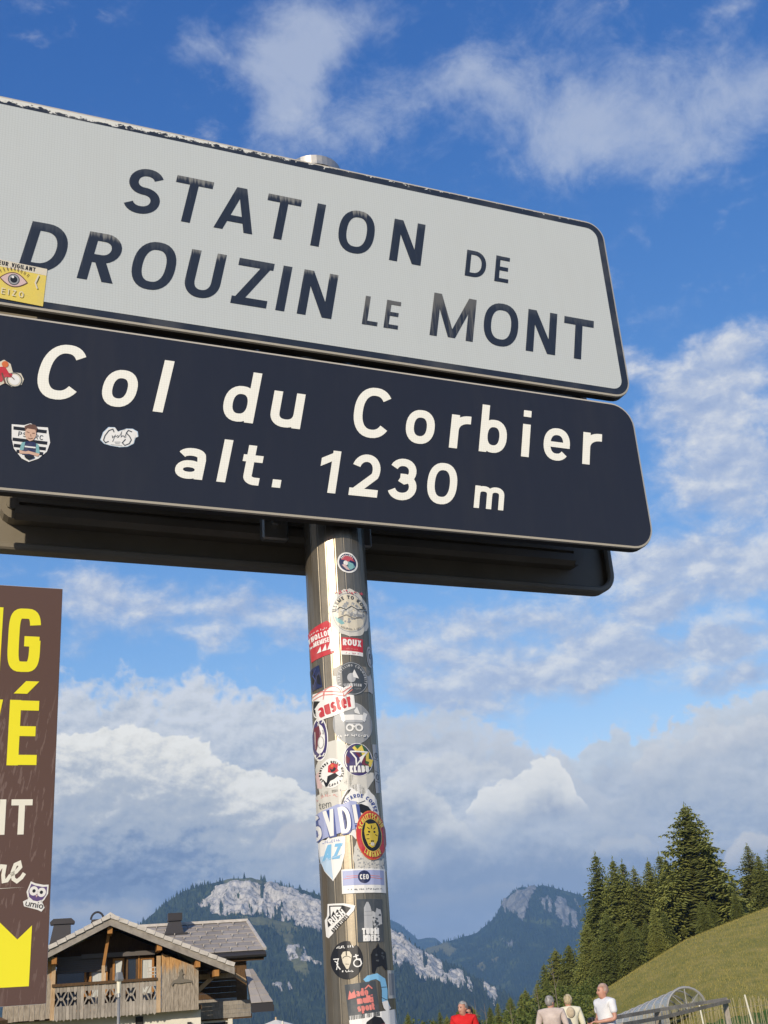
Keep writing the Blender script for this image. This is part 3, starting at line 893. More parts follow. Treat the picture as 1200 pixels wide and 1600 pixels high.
    top = [rw.bm.verts.new(p) for p in P]; bot = [rw.bm.verts.new((p[0], p[1], p[2] - .14)) for p in P]
    rw.bm.faces.new(top); rw.bm.faces.new(bot[::-1])
    for k in range(4): rw.bm.faces.new((top[k], bot[k], bot[(k + 1) % 4], top[(k + 1) % 4]))
    wing = part('wing_roof', rw, m_tin)
    nr = 7
    for r_ in range(nr):
        n_c = 10
        for k in range(-1, n_c):
            off = .5 * (r_ % 2)
            fa = (k + off) / n_c; fb_ = (k + off + .965) / n_c
            fa, fb_ = max(fa, 0), min(fb_, 1)
            if fb_ - fa < .01: continue
            q = MB(); vs = []
            for f, v in ((fa, r_ / nr), (fb_, r_ / nr), (fb_, (r_ + 1.06) / nr), (fa, (r_ + 1.06) / nr)):
                x0 = xa; x1 = xb - .25 * v
                vs.append((x0 + (x1 - x0) * f, y0 - .03 + (y1 - y0) * v, zE + (zG - zE) * v + .05 - .035 * (v * nr - r_)))
            A_ = [q.bm.verts.new(p) for p in vs]; B_ = [q.bm.verts.new((p[0], p[1], p[2] - .03)) for p in vs]
            q.bm.faces.new(A_); q.bm.faces.new(B_[::-1])
            for z in range(4): q.bm.faces.new((A_[z], B_[z], B_[(z + 1) % 4], A_[(z + 1) % 4]))
            q.build('slate', m_slate, wing)
    hk = MB()
    for r_ in range(nr):
        for k in range(n_c + 1):
            f = (k + .5 * (r_ % 2)) / n_c
            if not .02 < f < .98: continue
            v = (r_ + .5) / nr; x = xa + (xb - .25 * v - xa) * f
            hk.box(x - .011, x + .011, y0 - .03 + (y1 - y0) * v - .10, y0 - .03 + (y1 - y0) * v + .10, zE + (zG - zE) * v + .02, zE + (zG - zE) * v + .095)
    tag(hk.build('snow_hook', m_ridge, wing), kind='stuff')
    q = MB(); q.bar((xa, y1, zG + .06), (xb - .22, y1, zG + .06), .30, .10); q.build('ridge_cap', m_ridge, wing)
    q = MB(); q.bar((xb, y0 - .04, zE + .05), (xb - .25, y1, zG + .05), .10, .10); q.build('verge_trim', m_ridge, wing)
    q = MB(); q.tube([(xa, y0 - .10, zE - .14), (xb + .02, y0 - .10, zE - .14)], .10, 8); q.build('gutter', m_tin, wing)
    q = MB(); q.box(xa, xb - .05, y0 + .02, y0 + .20, zE - .32, zE - .14); q.build('fascia', w_dark, wing)
    # wing wall of horizontal planks
    for k in range(10):
        z0 = 1.52 + k * .20
        q = MB(); q.box(3.0, 4.62, 3.5 + rnd(-.008, .008), 3.6, z0, z0 + .19); part('plank', q, w_dark if k > 2 else w_grey)
    q = MB(); q.box(4.62, 5.0, 3.52, 3.7, 2.0, 3.5); part('corner_post', q, w_dark)
    q = MB(); q.box(3.0, 4.9, 1.5, 3.48, 1.42, 1.56); part('porch_beam', q, w_dark)
    for k in range(4):
        z0 = 1.47 + k * .135
        q = MB(); q.box(3.02, 4.86, 1.46, 1.5, z0, z0 + .13); part('plank', q, w_grey)
    q = MB(); q.bar((2.95, .9, 2.35), (3.75, .9, 3.0), .12, .14); part('brace', q, w_tan)
    q = MB(); q.bar((2.95, .9, 2.82), (4.3, .9, 2.82), .12, .16); part('bracket', q, w_tan)
    q = MB(); q.bar((4.35, 2.2, 2.9), (4.85, 2.2, 2.6), .10, .12); part('bracket', q, w_tan)
    # lower lean-to roof on the far side
    lr = MB(); P = [(4.62, .9, 2.95), (4.90, .9, 2.95), (5.36, -.5, 1.85), (4.62, -.5, 1.85)]
    top = [lr.bm.verts.new(p) for p in P]; bot = [lr.bm.verts.new((p[0], p[1], p[2] - .10)) for p in P]
    lr.bm.faces.new(top); lr.bm.faces.new(bot[::-1])
    for k in range(4): lr.bm.faces.new((top[k], bot[k], bot[(k + 1) % 4], top[(k + 1) % 4]))
    lean = part('lean_to_roof', lr, m_tin)
    for r_ in range(5):
        for k in range(2):
            q = MB(); vs = []
            for f, v in ((k / 2 + .01, r_ / 5), ((k + .97) / 2, r_ / 5), ((k + .97) / 2, (r_ + 1.05) / 5), (k / 2 + .01, (r_ + 1.05) / 5)):
                xl = 4.62; xr = 5.36 - .46 * v
                vs.append((xl + (xr - xl) * f, -.52 + 1.4 * v, 1.85 + 1.10 * v + .05 - .03 * (v * 5 - r_)))
            A_ = [q.bm.verts.new(p) for p in vs]; B_ = [q.bm.verts.new((p[0], p[1], p[2] - .03)) for p in vs]
            q.bm.faces.new(A_); q.bm.faces.new(B_[::-1])
            for z in range(4): q.bm.faces.new((A_[z], B_[z], B_[(z + 1) % 4], A_[(z + 1) % 4]))
            q.build('slate', m_slate, lean)
    q = MB(); q.box(4.62, 5.36, -.68, -.54, 1.58, 1.78); q.build('gutter', m_tin, lean)
    # chimneys
    q = MB()
    def frust(mb, x0, x1, X0, X1, y, dy, z0, z1):
        A_ = [mb.bm.verts.new(p) for p in ((x0, y - dy, z0), (x1, y - dy, z0), (x1, y + dy, z0), (x0, y + dy, z0))]
        B_ = [mb.bm.verts.new(p) for p in ((X0, y - dy * .8, z1), (X1, y - dy * .8, z1), (X1, y + dy * .8, z1), (X0, y + dy * .8, z1))]
        mb.bm.faces.new(A_[::-1]); mb.bm.faces.new(B_)
        for k in range(4): mb.bm.faces.new((A_[k], A_[(k + 1) % 4], B_[(k + 1) % 4], B_[k]))
    frust(q, -2.05, -1.25, -1.86, -1.30, 2.0, .34, 3.9, 4.86)
    ch = part('chimney', q, m_tin)
    q = MB(); q.prism([(-1.98, 4.86), (-1.18, 4.86), (-1.16, 4.93), (-1.28, 5.04), (-1.88, 5.04), (-2.0, 4.93)], 1.66, 2.34); q.build('chimney_cap', m_tin, ch)
    q = MB(); frust(q, -.66, -.12, -.60, -.20, 2.2, .2, 4.4, 4.98); ch = part('chimney', q, m_tin)
    q = MB(); q.tube([(-.40 + .22 * math.cos(a), 2.2, 4.97 + .26 * math.sin(a)) for a in np.linspace(PI * .98, .02, 12)], .035, 6); q.build('chimney_hood', m_tin, ch)
    q = MB(); frust(q, 2.14, 2.86, 2.30, 2.74, 5.6, .28, 4.55, 5.02); ch = part('chimney', q, m_tin)
    q = MB(); q.box(2.26, 2.80, 5.3, 5.9, 5.02, 5.30); q.build('chimney_cap', m_tin, ch)
    q = MB(); q.box(2.0, 3.0, 5.2, 5.9, 4.50, 4.57); q.build('flashing', m_tin, ch)
    # outside lamp under the balcony
    q = MB(); q.box(2.6, 2.72, .40, .5, 1.30, 1.44); lampo = part('wall_lamp', q, m_tin)
    q = MB(); q.tube([(2.66, .36, 1.12), (2.66, .36, 1.30)], .06, 8); q.build('lamp_glass', m_render, lampo)
    return t


chalet()


def small_buildings():
    # neighbour showing at the foot of the brown board
    p = at(0, 1592, 30)
    t = empty('wooden_shed', 'varnished orange wooden shed roof just under the brown board', 'shed', (p.x - 1.62, 30, 0))
    z = gz(p.x, 30)
    q = MB(); q.box(-.9, .75, .2, 2.4, z - .2, 1.45); q.build('wall', m_render, t)
    q = MB(); q.prism([(-1.2, 2.72), (.92, 1.86), (.92, 1.70), (-1.2, 2.54)], -.1, 2.7); r = q.build('roof', w_orange, t)
    q = MB(); q.bar((-.6, .05, 1.95), (.85, .05, 1.55), .08, .10); q.build('brace', w_orange, t)
    q = MB(); q.bar((-.5, .12, 2.2), (.88, .12, 1.98), .06, .05); q.build('rafter', w_dark, t)


small_buildings()


def street_lamp():
    p = at(186, 1533, 33.0)
    x, zt = p.x, p.z
    z = gz(x, 33)
    t = empty('street_lamp', 'slim grey street lamp with a tapered lantern before the balcony', 'street lamp', (x, 33, z))
    m = mat('lamp_grey', (.26, .26, .25), .5, .3)
    q = MB(); q.tube([(0, 0, 0), (0, 0, zt - z - .36)], [.05, .035], 10); q.build('post', m, t, True)
    q = MB(); q.tube([(0, 0, zt - z - .40), (0, 0, zt - z - .30)], [.052, .035], 10); q.build('collar', m, t)
    q = MB(); q.tube([(0, 0, zt - z - .30), (0, 0, zt - z)], [.04, .065], 10); q.build('lamp_glass', mat('lamp_opal', (.75, .70, .55), .4), t)
    q = MB(); q.tube([(0, 0, zt - z), (0, 0, zt - z + .05), (0, 0, zt - z + .22)], [.11, .12, .08], 4); q.build('lantern_cap', m, t)


street_lamp()


def parasol():
    p = at(431, 1593, 38.0)
    z = gz(p.x, 38)
    t = empty('parasol', 'white parasol top peeping up beside the chalet porch', 'parasol', (p.x, 38, z))
    h = p.z - z
    n = 8
    V = [(0, 0, h)]; F = []
    for ring, (r_, dz) in enumerate(((.45, .13), (.9, .30), (1.35, .52))):
        for k in range(n): V.append((math.cos(2 * PI * (k + .5) / n) * r_, math.sin(2 * PI * (k + .5) / n) * r_, h - dz))
    me = bpy.data.meshes.new('canopy')
    F = [(0, 1 + k, 1 + (k + 1) % n) for k in range(n)] + [(1 + a * n + k, 1 + (a + 1) * n + k, 1 + (a + 1) * n + (k + 1) % n, 1 + a * n + (k + 1) % n) for a in range(2) for k in range(n)]
    me.from_pydata(V, [], F)
    link('canopy', me, mat('white_canvas', (.72, .68, .58), .9), t)
    q = MB(); q.tube([(0, 0, 0), (0, 0, h + .07)], .025, 8); q.build('pole', w_tan, t)
    p = at(441.5, 1598, 36.0); z = gz(p.x, 36)
    t = empty('marker_post', 'thin white marker post next to the parasol', 'post', (p.x, 36, z))
    q = MB(); q.tube([(0, 0, 0), (0, 0, p.z - z)], .03, 8); q.build('shaft', m_render, t)
    q = MB(); q.tube([(0, 0, p.z - z), (0, 0, p.z - z + .05)], [.035, .015], 8); q.build('tip', m_render, t)


parasol()
# ================================================================== trees
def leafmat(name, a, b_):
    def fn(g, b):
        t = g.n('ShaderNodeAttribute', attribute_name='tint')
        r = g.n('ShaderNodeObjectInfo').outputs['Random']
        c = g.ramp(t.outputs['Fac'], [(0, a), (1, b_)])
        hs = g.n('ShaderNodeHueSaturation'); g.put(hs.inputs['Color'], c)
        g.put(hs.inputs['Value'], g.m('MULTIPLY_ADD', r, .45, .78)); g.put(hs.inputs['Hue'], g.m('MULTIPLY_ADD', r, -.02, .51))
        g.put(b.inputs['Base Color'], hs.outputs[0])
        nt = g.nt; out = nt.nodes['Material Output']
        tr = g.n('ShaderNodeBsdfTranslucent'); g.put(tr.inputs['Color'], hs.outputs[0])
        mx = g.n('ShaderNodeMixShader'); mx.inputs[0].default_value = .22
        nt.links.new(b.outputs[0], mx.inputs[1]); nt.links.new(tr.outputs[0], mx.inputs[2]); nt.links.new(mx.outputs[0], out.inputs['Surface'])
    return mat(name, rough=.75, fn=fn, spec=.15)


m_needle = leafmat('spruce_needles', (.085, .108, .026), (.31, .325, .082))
m_leaf = leafmat('bush_leaves', (.06, .09, .018), (.16, .185, .045))
m_bark = mat('bark', rough=.9, fn=vary((.09, .07, .055), (.24, .20, .16), 5.0, 4, (1, 1, .3)))


def spruce_mesh(seed, h, rad, dens=1.0, bare=.06):
    """needle sprays hung on whorls of drooping branches; returns the crown mesh"""
    rs = np.random.RandomState(seed)
    V, F, T = [], [], []
    z = h * bare
    nlev = int(66 * dens)
    for lv in range(nlev):
        u = (lv + .5) / nlev
        zc = h * (bare + (1 - bare) * u ** .92)
        r0 = rad * (1 - u) ** .66 * (.70 + .42 * rs.rand()) + .05 * rad
        if u < .08: r0 *= .75 + 3 * u
        nb = int(7 + 11 * (1 - u))
        a0 = rs.rand() * 6.28
        for b in range(nb):
            a = a0 + 6.283 * b / nb + rs.uniform(-.25, .25)
            L = r0 * rs.uniform(.68, 1.12)
            if rs.rand() < .05: continue
            rise = rs.uniform(-.10, .22) if u < .6 else rs.uniform(.15, .55)
            dx, dy = math.cos(a), math.sin(a)
            ns = max(3, int(L / (rad * .065)))
            tint_b = rs.rand() * .35
            for k in range(ns):
                s = (k + .6) / ns
                s2 = s + .05 * rs.randn()
                px = dx * L * s2; py = dy * L * s2
                pz = zc + L * (rise * s - .42 * s * s) + rs.uniform(-.03, .03) * rad
                wd = ((1.08 - s * .75) * L * .24 + .05 * rad) * .74
                # spray: two flat drooping triangles across the branch and a hanging curtain
                for side in (-1, 1):
                    tipx = px - dy * side * wd + dx * wd * .7; tipy = py + dx * side * wd + dy * wd * .7
                    tz = pz - wd * rs.uniform(.10, .55)
                    i = len(V)
                    V += [(px - dx * wd * .35, py - dy * wd * .35, pz + .02 * rad), (px + dx * wd * .5, py + dy * wd * .5, pz), (tipx, tipy, tz)]
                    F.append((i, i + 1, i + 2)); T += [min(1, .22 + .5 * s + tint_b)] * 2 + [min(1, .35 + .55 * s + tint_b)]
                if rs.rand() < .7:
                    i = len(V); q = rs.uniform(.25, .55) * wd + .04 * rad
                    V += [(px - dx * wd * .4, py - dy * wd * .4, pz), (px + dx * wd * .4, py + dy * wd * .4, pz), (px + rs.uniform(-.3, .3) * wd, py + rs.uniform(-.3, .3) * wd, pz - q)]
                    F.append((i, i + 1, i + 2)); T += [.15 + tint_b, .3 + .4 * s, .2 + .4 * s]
    # leader
    for k in range(7):
        a = k * 2.4; i = len(V); zz = h * (.955 + .012 * k)
        V += [(0, 0, zz + .03 * h), (math.cos(a) * rad * .035, math.sin(a) * rad * .035, zz + .012 * h), (math.cos(a + .9) * rad * .035, math.sin(a + .9) * rad * .035, zz - .01 * h)]
        F.append((i, i + 1, i + 2)); T += [.3, .35, .25]
    me = bpy.data.meshes.new('crown'); me.from_pydata(V, [], F)
    ta = me.color_attributes.new('tint', 'FLOAT_COLOR', 'POINT')
    ta.data.foreach_set('color', (np.array(T)[:, None] * np.ones((1, 4))).astype(np.float32).ravel())
    me.materials.append(m_needle)
    return me


def trunk_mesh(h, r, seed, limbs=10, spread=.3):
    rs = random.Random(seed)
    q = MB()
    q.tube([(0, 0, -.4), (0, 0, h * .1), (rs.uniform(-.02, .02) * h, 0, h * .5), (0, 0, h * .98)], [r * 1.25, r, r * .6, .015], 7)
    for k in range(limbs):
        z = h * (.1 + .8 * k / limbs); a = k * 2.4; L = spread * (1 - k / limbs * .9)
        q.tube([(0, 0, z), (math.cos(a) * L, math.sin(a) * L, z + L * .05)], [r * .25, .01], 4, False)
    me = bpy.data.meshes.new('trunk'); q.bm.to_mesh(me); q.bm.free(); me.materials.append(m_bark)
    return me


PROTO = {}
def spruce(x, y, h, kind, label, group, w=1.0, base=None):
    key = kind
    if key not in PROTO:
        hh, rr, bare = {'broad': (10, 3.0, .05), 'slim': (10, 2.0, .03), 'shaggy': (10, 2.6, .02), 'sparse': (10, 2.1, .08)}[kind]
        PROTO[key] = (spruce_mesh({'broad': 3, 'slim': 5, 'shaggy': 8, 'sparse': 13}[kind], hh, rr, {'sparse': .7}.get(kind, 1.1), bare), trunk_mesh(hh, .17, 4, 12, rr * .7))
    cm, tm = PROTO[key]
    z = gz(x, y) if base is None else base
    t = empty('spruce_tree', label, 'tree', (x, y, z), rnd(0, 6.28), group)
    s = h / 10
    t.scale = (s * w, s * w, s)
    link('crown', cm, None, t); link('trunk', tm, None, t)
    return t


def bush_mesh(seed, n=1500):
    rs = np.random.RandomState(seed)
    V, F, T = [], [], []
    cl = [(rs.uniform(-.55, .55), rs.uniform(-.5, .5), rs.uniform(.35, 1.5), rs.uniform(.25, .5)) for _ in range(16)]
    for k in range(n):
        cx, cy, cz, cr = cl[rs.randint(len(cl))]
        d = rs.randn(3); d /= np.linalg.norm(d); p = np.array([cx, cy, cz]) + d * cr * rs.uniform(.6, 1.05)
        s = rs.uniform(.05, .11); a, b = rs.randn(3), rs.randn(3)
        a = a / np.linalg.norm(a) * s; b = b / np.linalg.norm(b) * s
        i = len(V); V += [tuple(p), tuple(p + a), tuple(p + a + b), tuple(p + b)]; F.append((i, i + 1, i + 2, i + 3)); T += [rs.rand()] * 4
    me = bpy.data.meshes.new('crown'); me.from_pydata(V, [], F)
    ta = me.color_attributes.new('tint', 'FLOAT_COLOR', 'POINT')
    ta.data.foreach_set('color', (np.array(T)[:, None] * np.ones((1, 4))).astype(np.float32).ravel())
    me.materials.append(m_leaf)
    return me


def plant_from_px(px, py_top, Y, py_base=None):
    p = at(px, py_top, Y)
    if py_base is None: return p.x, p.z - gz(p.x, Y), None
    b = at(px, py_base, Y)
    return p.x, p.z - b.z, b.z


ORD = ('first second third fourth fifth sixth seventh eighth ninth tenth eleventh twelfth thirteenth fourteenth fifteenth sixteenth seventeenth eighteenth nineteenth twentieth '
       'twenty-first twenty-second twenty-third twenty-fourth twenty-fifth twenty-sixth twenty-seventh twenty-eighth twenty-ninth thirtieth').split()


def trees():
    G1 = 'spruces behind the meadow hill'
    # (px, top py, distance, kind, width, label)
    rows = [
        (1070, 1262, 136, 'broad', 1.18, 'tallest broad spruce standing on the brow of the meadow hill'),
        (1103, 1322, 139, 'broad', .95, 'broad spruce close beside the tallest one, reaching two thirds up it'),
        (1040, 1345, 140, 'broad', .85, 'dense spruce tucked against the uphill group, next below the tallest spruce'),
        (930, 1338, 142, 'slim', 1.05, 'slim pointed spruce at the valley end of the dark clump'),
        (957, 1346, 138, 'shaggy', .95, 'shaggy spruce second in line from the valley end of the clump'),
        (972, 1350, 144, 'slim', 1.1, 'narrow spruce squeezed between the shaggy one and the clump middle'),
        (990, 1358, 136, 'sparse', 1.2, 'thin spruce with sparse top in the middle of the clump'),
        (1012, 1347, 141, 'shaggy', .9, 'spruce with a notched tip in the clump below the tallest spruce'),
        (1030, 1338, 146, 'slim', 1.2, 'slender spruce whose tip shows just under the tallest spruce'),
        (946, 1430, 128, 'broad', .95, 'low wide spruce skirting the front of the dark clump'),
        (985, 1440, 129, 'shaggy', 1.0, 'bushy low spruce at the meadow edge under the thin one'),
        (915, 1445, 131, 'broad', .9, 'dark low spruce where the clump drops towards the valley'),
        (1020, 1420, 130, 'broad', .8, 'mid height spruce leaning over the meadow edge'),
        (1128, 1380, 134, 'broad', .9, 'rounded spruce with a bare pale trunk on the brow'),
        (1143, 1372, 152, 'slim', 1.2, 'young spruce behind the rounded one on the brow'),
        (1167, 1322, 150, 'sparse', 1.3, 'ragged thin topped spruce near the frame edge on the brow'),
        (1184, 1338, 146, 'shaggy', 1.0, 'leafy looking dark spruce beside the ragged thin topped one'),
        (1204, 1318, 148, 'slim', 1.3, 'dark spruce cut by the frame edge on the brow'),
        (1152, 1400, 150, 'broad', .8, 'small wide spruce filling the gap below the ragged one'),
        (1225, 1330, 140, 'broad', .9, 'spruce mostly past the frame edge on the brow'),
        (888, 1478, 150, 'broad', 1.1, 'dark conical spruce, taller of the pair before the mountain'),
        (867, 1486, 152, 'broad', 1.2, 'dark conical spruce, lower of the pair before the mountain'),
        (850, 1508, 158, 'slim', 1.3, 'small dark spruce trailing downhill from the conical pair'),
        (905, 1500, 140, 'shaggy', 1.1, 'dark spruce joining the conical pair to the clump'),
        (765, 1575, 120, 'slim', 1.1, 'little spruce poking up above the heads in the valley'),
        (795, 1562, 150, 'slim', 1.3, 'lone pointed spruce rising behind the roadside scrub'),
    ]
    for px, py, Y, kind, w, lab in rows:
        x, h, b = plant_from_px(px, py, Y)
        w *= 1.32 if kind in ('slim', 'sparse') else 1.18
        spruce(x, Y, h, kind, lab, G1, w)
    for k in range(30):                          # filling trees deeper in the wood
        px = 918 + k * 10.5 + rnd(-4, 4); Y = rnd(146, 172)
        py = np.interp(px, [915, 960, 1000, 1040, 1070, 1110, 1140, 1170, 1230], [1420, 1366, 1385, 1356, 1330, 1362, 1398, 1362, 1352]) + rnd(-2, 30)
        x, h, b = plant_from_px(px, py, Y)
        spruce(x, Y, h, random.choice(['broad', 'shaggy', 'slim']), ORD[k] + ' dark spruce from the valley end in the half hidden back row', 'spruces deeper in the wood', 1.12)
    for k in range(16):                          # low skirt along the brow and down to the valley
        px = 918 + k * 15 + rnd(-5, 5); Y = rnd(126, 134)
        py = np.interp(px, [915, 960, 1010, 1060, 1100, 1160], [1486, 1462, 1436, 1415, 1402, 1392]) + rnd(-14, 14)
        if 1046 < px < 1090 or 1112 < px < 1140: px = rnd(925, 1035); py = rnd(1430, 1500)
        x, h, b = plant_from_px(px, py, Y)
        spruce(x, Y, max(h, 2.5), random.choice(['broad', 'shaggy']), ORD[k] + ' low bushy spruce from the valley end along the meadow brow', 'low spruces along the brow', 1.15)
    # row of low trees along the valley edge, behind the heads
    bm = [bush_mesh(k) for k in (1, 2, 3)]
    tm = trunk_mesh(1.2, .04, 9, 5, .3)
    spots = [(676, 1588, 92), (695, 1594, 80), (742, 1584, 96), (760, 1590, 84), (780, 1570, 100), (805, 1562, 98), (822, 1560, 104), (838, 1543, 110), (856, 1533, 112), (874, 1536, 104), (892, 1533, 108), (905, 1540, 100), (846, 1560, 92), (880, 1556, 94), (915, 1548, 108), (815, 1580, 84), (650, 1592, 100), (922, 1520, 118), (633, 1596, 90), (900, 1558, 90)]
    for nth, (px, py, Y) in enumerate(sorted(spots)):
        x, h, b = plant_from_px(px, py, Y)
        t = empty('bush', ORD[nth] + ' leafy bush from the pole in the valley edge scrub', 'bush', (x, Y, gz(x, Y)), rnd(0, 6), 'bushes along the valley edge')
        s = h / 2.0
        t.scale = (max(s, 1.0) * 1.0, max(s, 1.0), s)
        link('crown', random.choice(bm), None, t); link('trunk', tm, None, t)
    for k in range(16):
        px = 640 + k * 15.5 + rnd(-6, 6); Y = rnd(112, 130)
        py = np.interp(px, [640, 760, 800, 850, 920], [1592, 1582, 1560, 1535, 1500]) + rnd(-8, 8)
        x, h, b = plant_from_px(px, py, Y)
        spruce(x, Y, h, random.choice(['slim', 'shaggy', 'broad']), ORD[k] + ' young spruce from the pole among the valley edge scrub', 'young spruces in the scrub', 1.2)
    for nth, (px, py, Y) in enumerate(sorted(((862, 1500, 60), (838, 1540, 62), (797, 1568, 62), (757, 1568, 64), (742, 1562, 62)))):
        a = at(px, py, Y); z = gz(a.x, Y)
        t = empty('sapling', ORD[nth] + ' thin bare sapling from the pole before the scrub', 'sapling', (a.x, Y, z), 0, 'bare saplings before the scrub')
        q = MB(); h = a.z - z; q.tube([(0, 0, 0), (.04, 0, h * .5), (-.02, 0, h)], [.035, .025, .008], 5); q.build('trunk', m_bark, t)
        q = MB()
        for k in range(6): q.tube([(0.02, 0, h * (.4 + .09 * k)), (.25 * (-1) ** k, .05, h * (.5 + .09 * k))], [.012, .004], 4, False)
        q.build('twig', m_bark, t)


trees()


# ------------------------------------------------------------------ covered conveyor lift, railing, paling fence
def lift():
    A = at(1074, 1577, 78); B = at(953, 1593, 91)
    A = Vector((A.x, 78, A.z - .35)); B = Vector((B.x, 91, B.z - 1.6))
    t = empty('ski_carpet_tunnel', 'clear arched tunnel of a covered ski lift running down the meadow', 'tunnel', A)
    d = (B - A); L = d.length; dh = Vector((d.x, d.y, 0)).normalized(); s = Vector((-dh.y, dh.x, 0))
    m_hoop = mat('pale_hoop', (.33, .325, .31), .4, .2)
    m_poly = mat('clear_cover', (.62, .68, .75), .12)
    bs = m_poly.node_tree.nodes['Principled BSDF']
    bs.inputs['Alpha'].default_value = .45
    r_ = 1.3; n = 11
    prof = [(math.cos(a) * r_, max(0, math.sin(a)) * 1.25 + .35) for a in np.linspace(0, PI, 13)]
    V = []
    for k in range(n):
        f = k / (n - 1); c = d * f
        q = MB(); q.tube([c + s * x + Vector((0, 0, z)) for x, z in prof], .05 if k else .08, 6); q.build('hoop', m_hoop, t)
        if k < n - 1:
            c1 = d * ((k + 1) / (n - 1))
            me = bpy.data.meshes.new('cover_panel'); vs = []; fs = []
            for x, z in prof: vs += [tuple(c + s * x * .99 + Vector((0, 0, z * .995))), tuple(c1 + s * x * .99 + Vector((0, 0, z * .995)))]
            for i in range(len(prof) - 1): fs.append((2 * i, 2 * i + 1, 2 * i + 3, 2 * i + 2))
            me.from_pydata(vs, [], fs); link('cover_panel', me, m_poly, t, True)
    for sd in (-1, 1):
        q = MB(); q.bar(s * sd * r_ + Vector((0, 0, .33)), d + s * sd * r_ + Vector((0, 0, .33)), .1, .16); q.build('base_rail', m_hoop, t)
        q = MB(); q.bar(s * sd * r_ + Vector((0, 0, -.2)), d + s * sd * r_ + Vector((0, 0, -.2)), .06, .95); q.build('side_panel', mat('grey_skirt', (.30, .31, .31), .6), t)
    q = MB(); q.bar(Vector((0, 0, .28)), d + Vector((0, 0, .28)), .9, .08); q.build('carpet', mat('black_belt', (.03, .03, .03), .8), t)
    for a in (PI * .25, PI * .5, PI * .75):
        q = MB(); q.bar(Vector((0, 0, .36)), s * math.cos(a) * r_ + Vector((0, 0, math.sin(a) * 1.25 + .35)), .05, .05); q.build('spoke', m_hoop, t)


lift()


def railing():
    # rough timber hand rail in front of the lift
    Ys = (30.0, 36.0)
    pts_top = [(950, 1592, 30), (1030, 1578, 33), (1135, 1561, 37)]
    pts_low = [(972, 1601, 30), (1035, 1590, 33), (1140, 1564, 37)]
    P = [at(*p) for p in pts_top]; Q = [at(*p) for p in pts_low]
    t = empty('timber_railing', 'grey rough timber railing sloping up before the ski tunnel', 'railing', (P[0].x, P[0].y, gz(P[0].x, P[0].y)))
    o = Vector(t.location)
    for pts in (P, Q):
        for a, b in zip(pts, pts[1:]):
            q = MB(); q.bar(a - o, b - o, .06, .085); q.build('rail', w_grey, t)
    for k, (px, top) in enumerate(((956, 1586), (1026, 1580), (1132, 1560))):
        a = at(px, top, (30, 33, 37)[k]); z = gz(a.x, a.y) - .2
        q = MB(); q.box(a.x - .07 - o.x, a.x + .07 - o.x, a.y - .05 - o.y, a.y + .05 - o.y, z - o.z, a.z - o.z); q.build('post', w_grey, t)


railing()


def paling():
    t = empty('paling_fence', 'pale thin paling fence strung across the foot of the meadow', 'fence', (13, 52, gz(13, 52)))
    o = Vector(t.location)
    m = mat('chestnut_pale', rough=.85, fn=vary((.26, .22, .12), (.42, .36, .21), 3.0))
    st = MB(); st.box(-.012, .012, -.008, .008, 0, 1.0)
    me = None
    n = 96
    for k in range(n):
        f = k / (n - 1); px = 985 + f * 240; Y = 60 - f * 8
        top = np.interp(px, [985, 1060, 1130, 1200, 1225], [1578, 1570, 1562, 1556, 1552])
        a = at(px, top, Y); z = gz(a.x, Y)
        if me is None:
            ob = st.build('pale', m, t); me = ob.data
        else: ob = link('pale', me, None, t)
        ob.location = Vector((a.x, Y, z)) - o; ob.rotation_euler = (rnd(-.05, .05), rnd(-.09, .09), 0)
        ob.scale = (.75, 1, max(.4, a.z - z) * rnd(.92, 1.05))
    for hgt in (.25, .75):
        pts = []
        for k in range(24):
            f = k / 23; px = 985 + f * 240; Y = 60 - f * 8; a = at(px, np.interp(px, [985, 1060, 1130, 1200, 1225], [1578, 1570, 1562, 1556, 1552]), Y); z = gz(a.x, Y)
            pts.append(Vector((a.x, Y - .015, z + hgt * (a.z - z))) - o)
        q = MB(); q.tube(pts, .008, 4, False); q.build('wire', mat('fence_wire', (.25, .24, .22), .5, .5), t)
    for (p0, p1, lab) in (((1164, 1556), (1174, 1588), 'leaning white stake standing out of the paling fence'), ((1093, 1572), (1098, 1592), 'short white stake by the mouth of the ski tunnel')):
        a = at(*p0, 50); b = at(*p1, 50)
        s_ = empty('stake', lab, 'stake', b)
        q = MB(); q.tube([(0, 0, -.3), tuple(a - b)], .035, 7); q.build('shaft', mat('white_stake', (.68, .64, .52), .7), s_)
        q = MB(); q.tube([tuple(a - b), tuple((a - b) + Vector((0, 0, .05)))], [.04, .015], 7); q.build('cap', mat('white_stake'), s_)


paling()
# ================================================================== lettering built from strokes
def arc(cx, cy, rx, ry, a0, a1, n=14, e=2.0):
    out = []
    for k in range(n + 1):
        a = R(a0 + (a1 - a0) * k / n); c, s = math.cos(a), math.sin(a)
        out.append((cx + rx * math.copysign(abs(c) ** (2 / e), c), cy + ry * math.copysign(abs(s) ** (2 / e), s)))
    return out


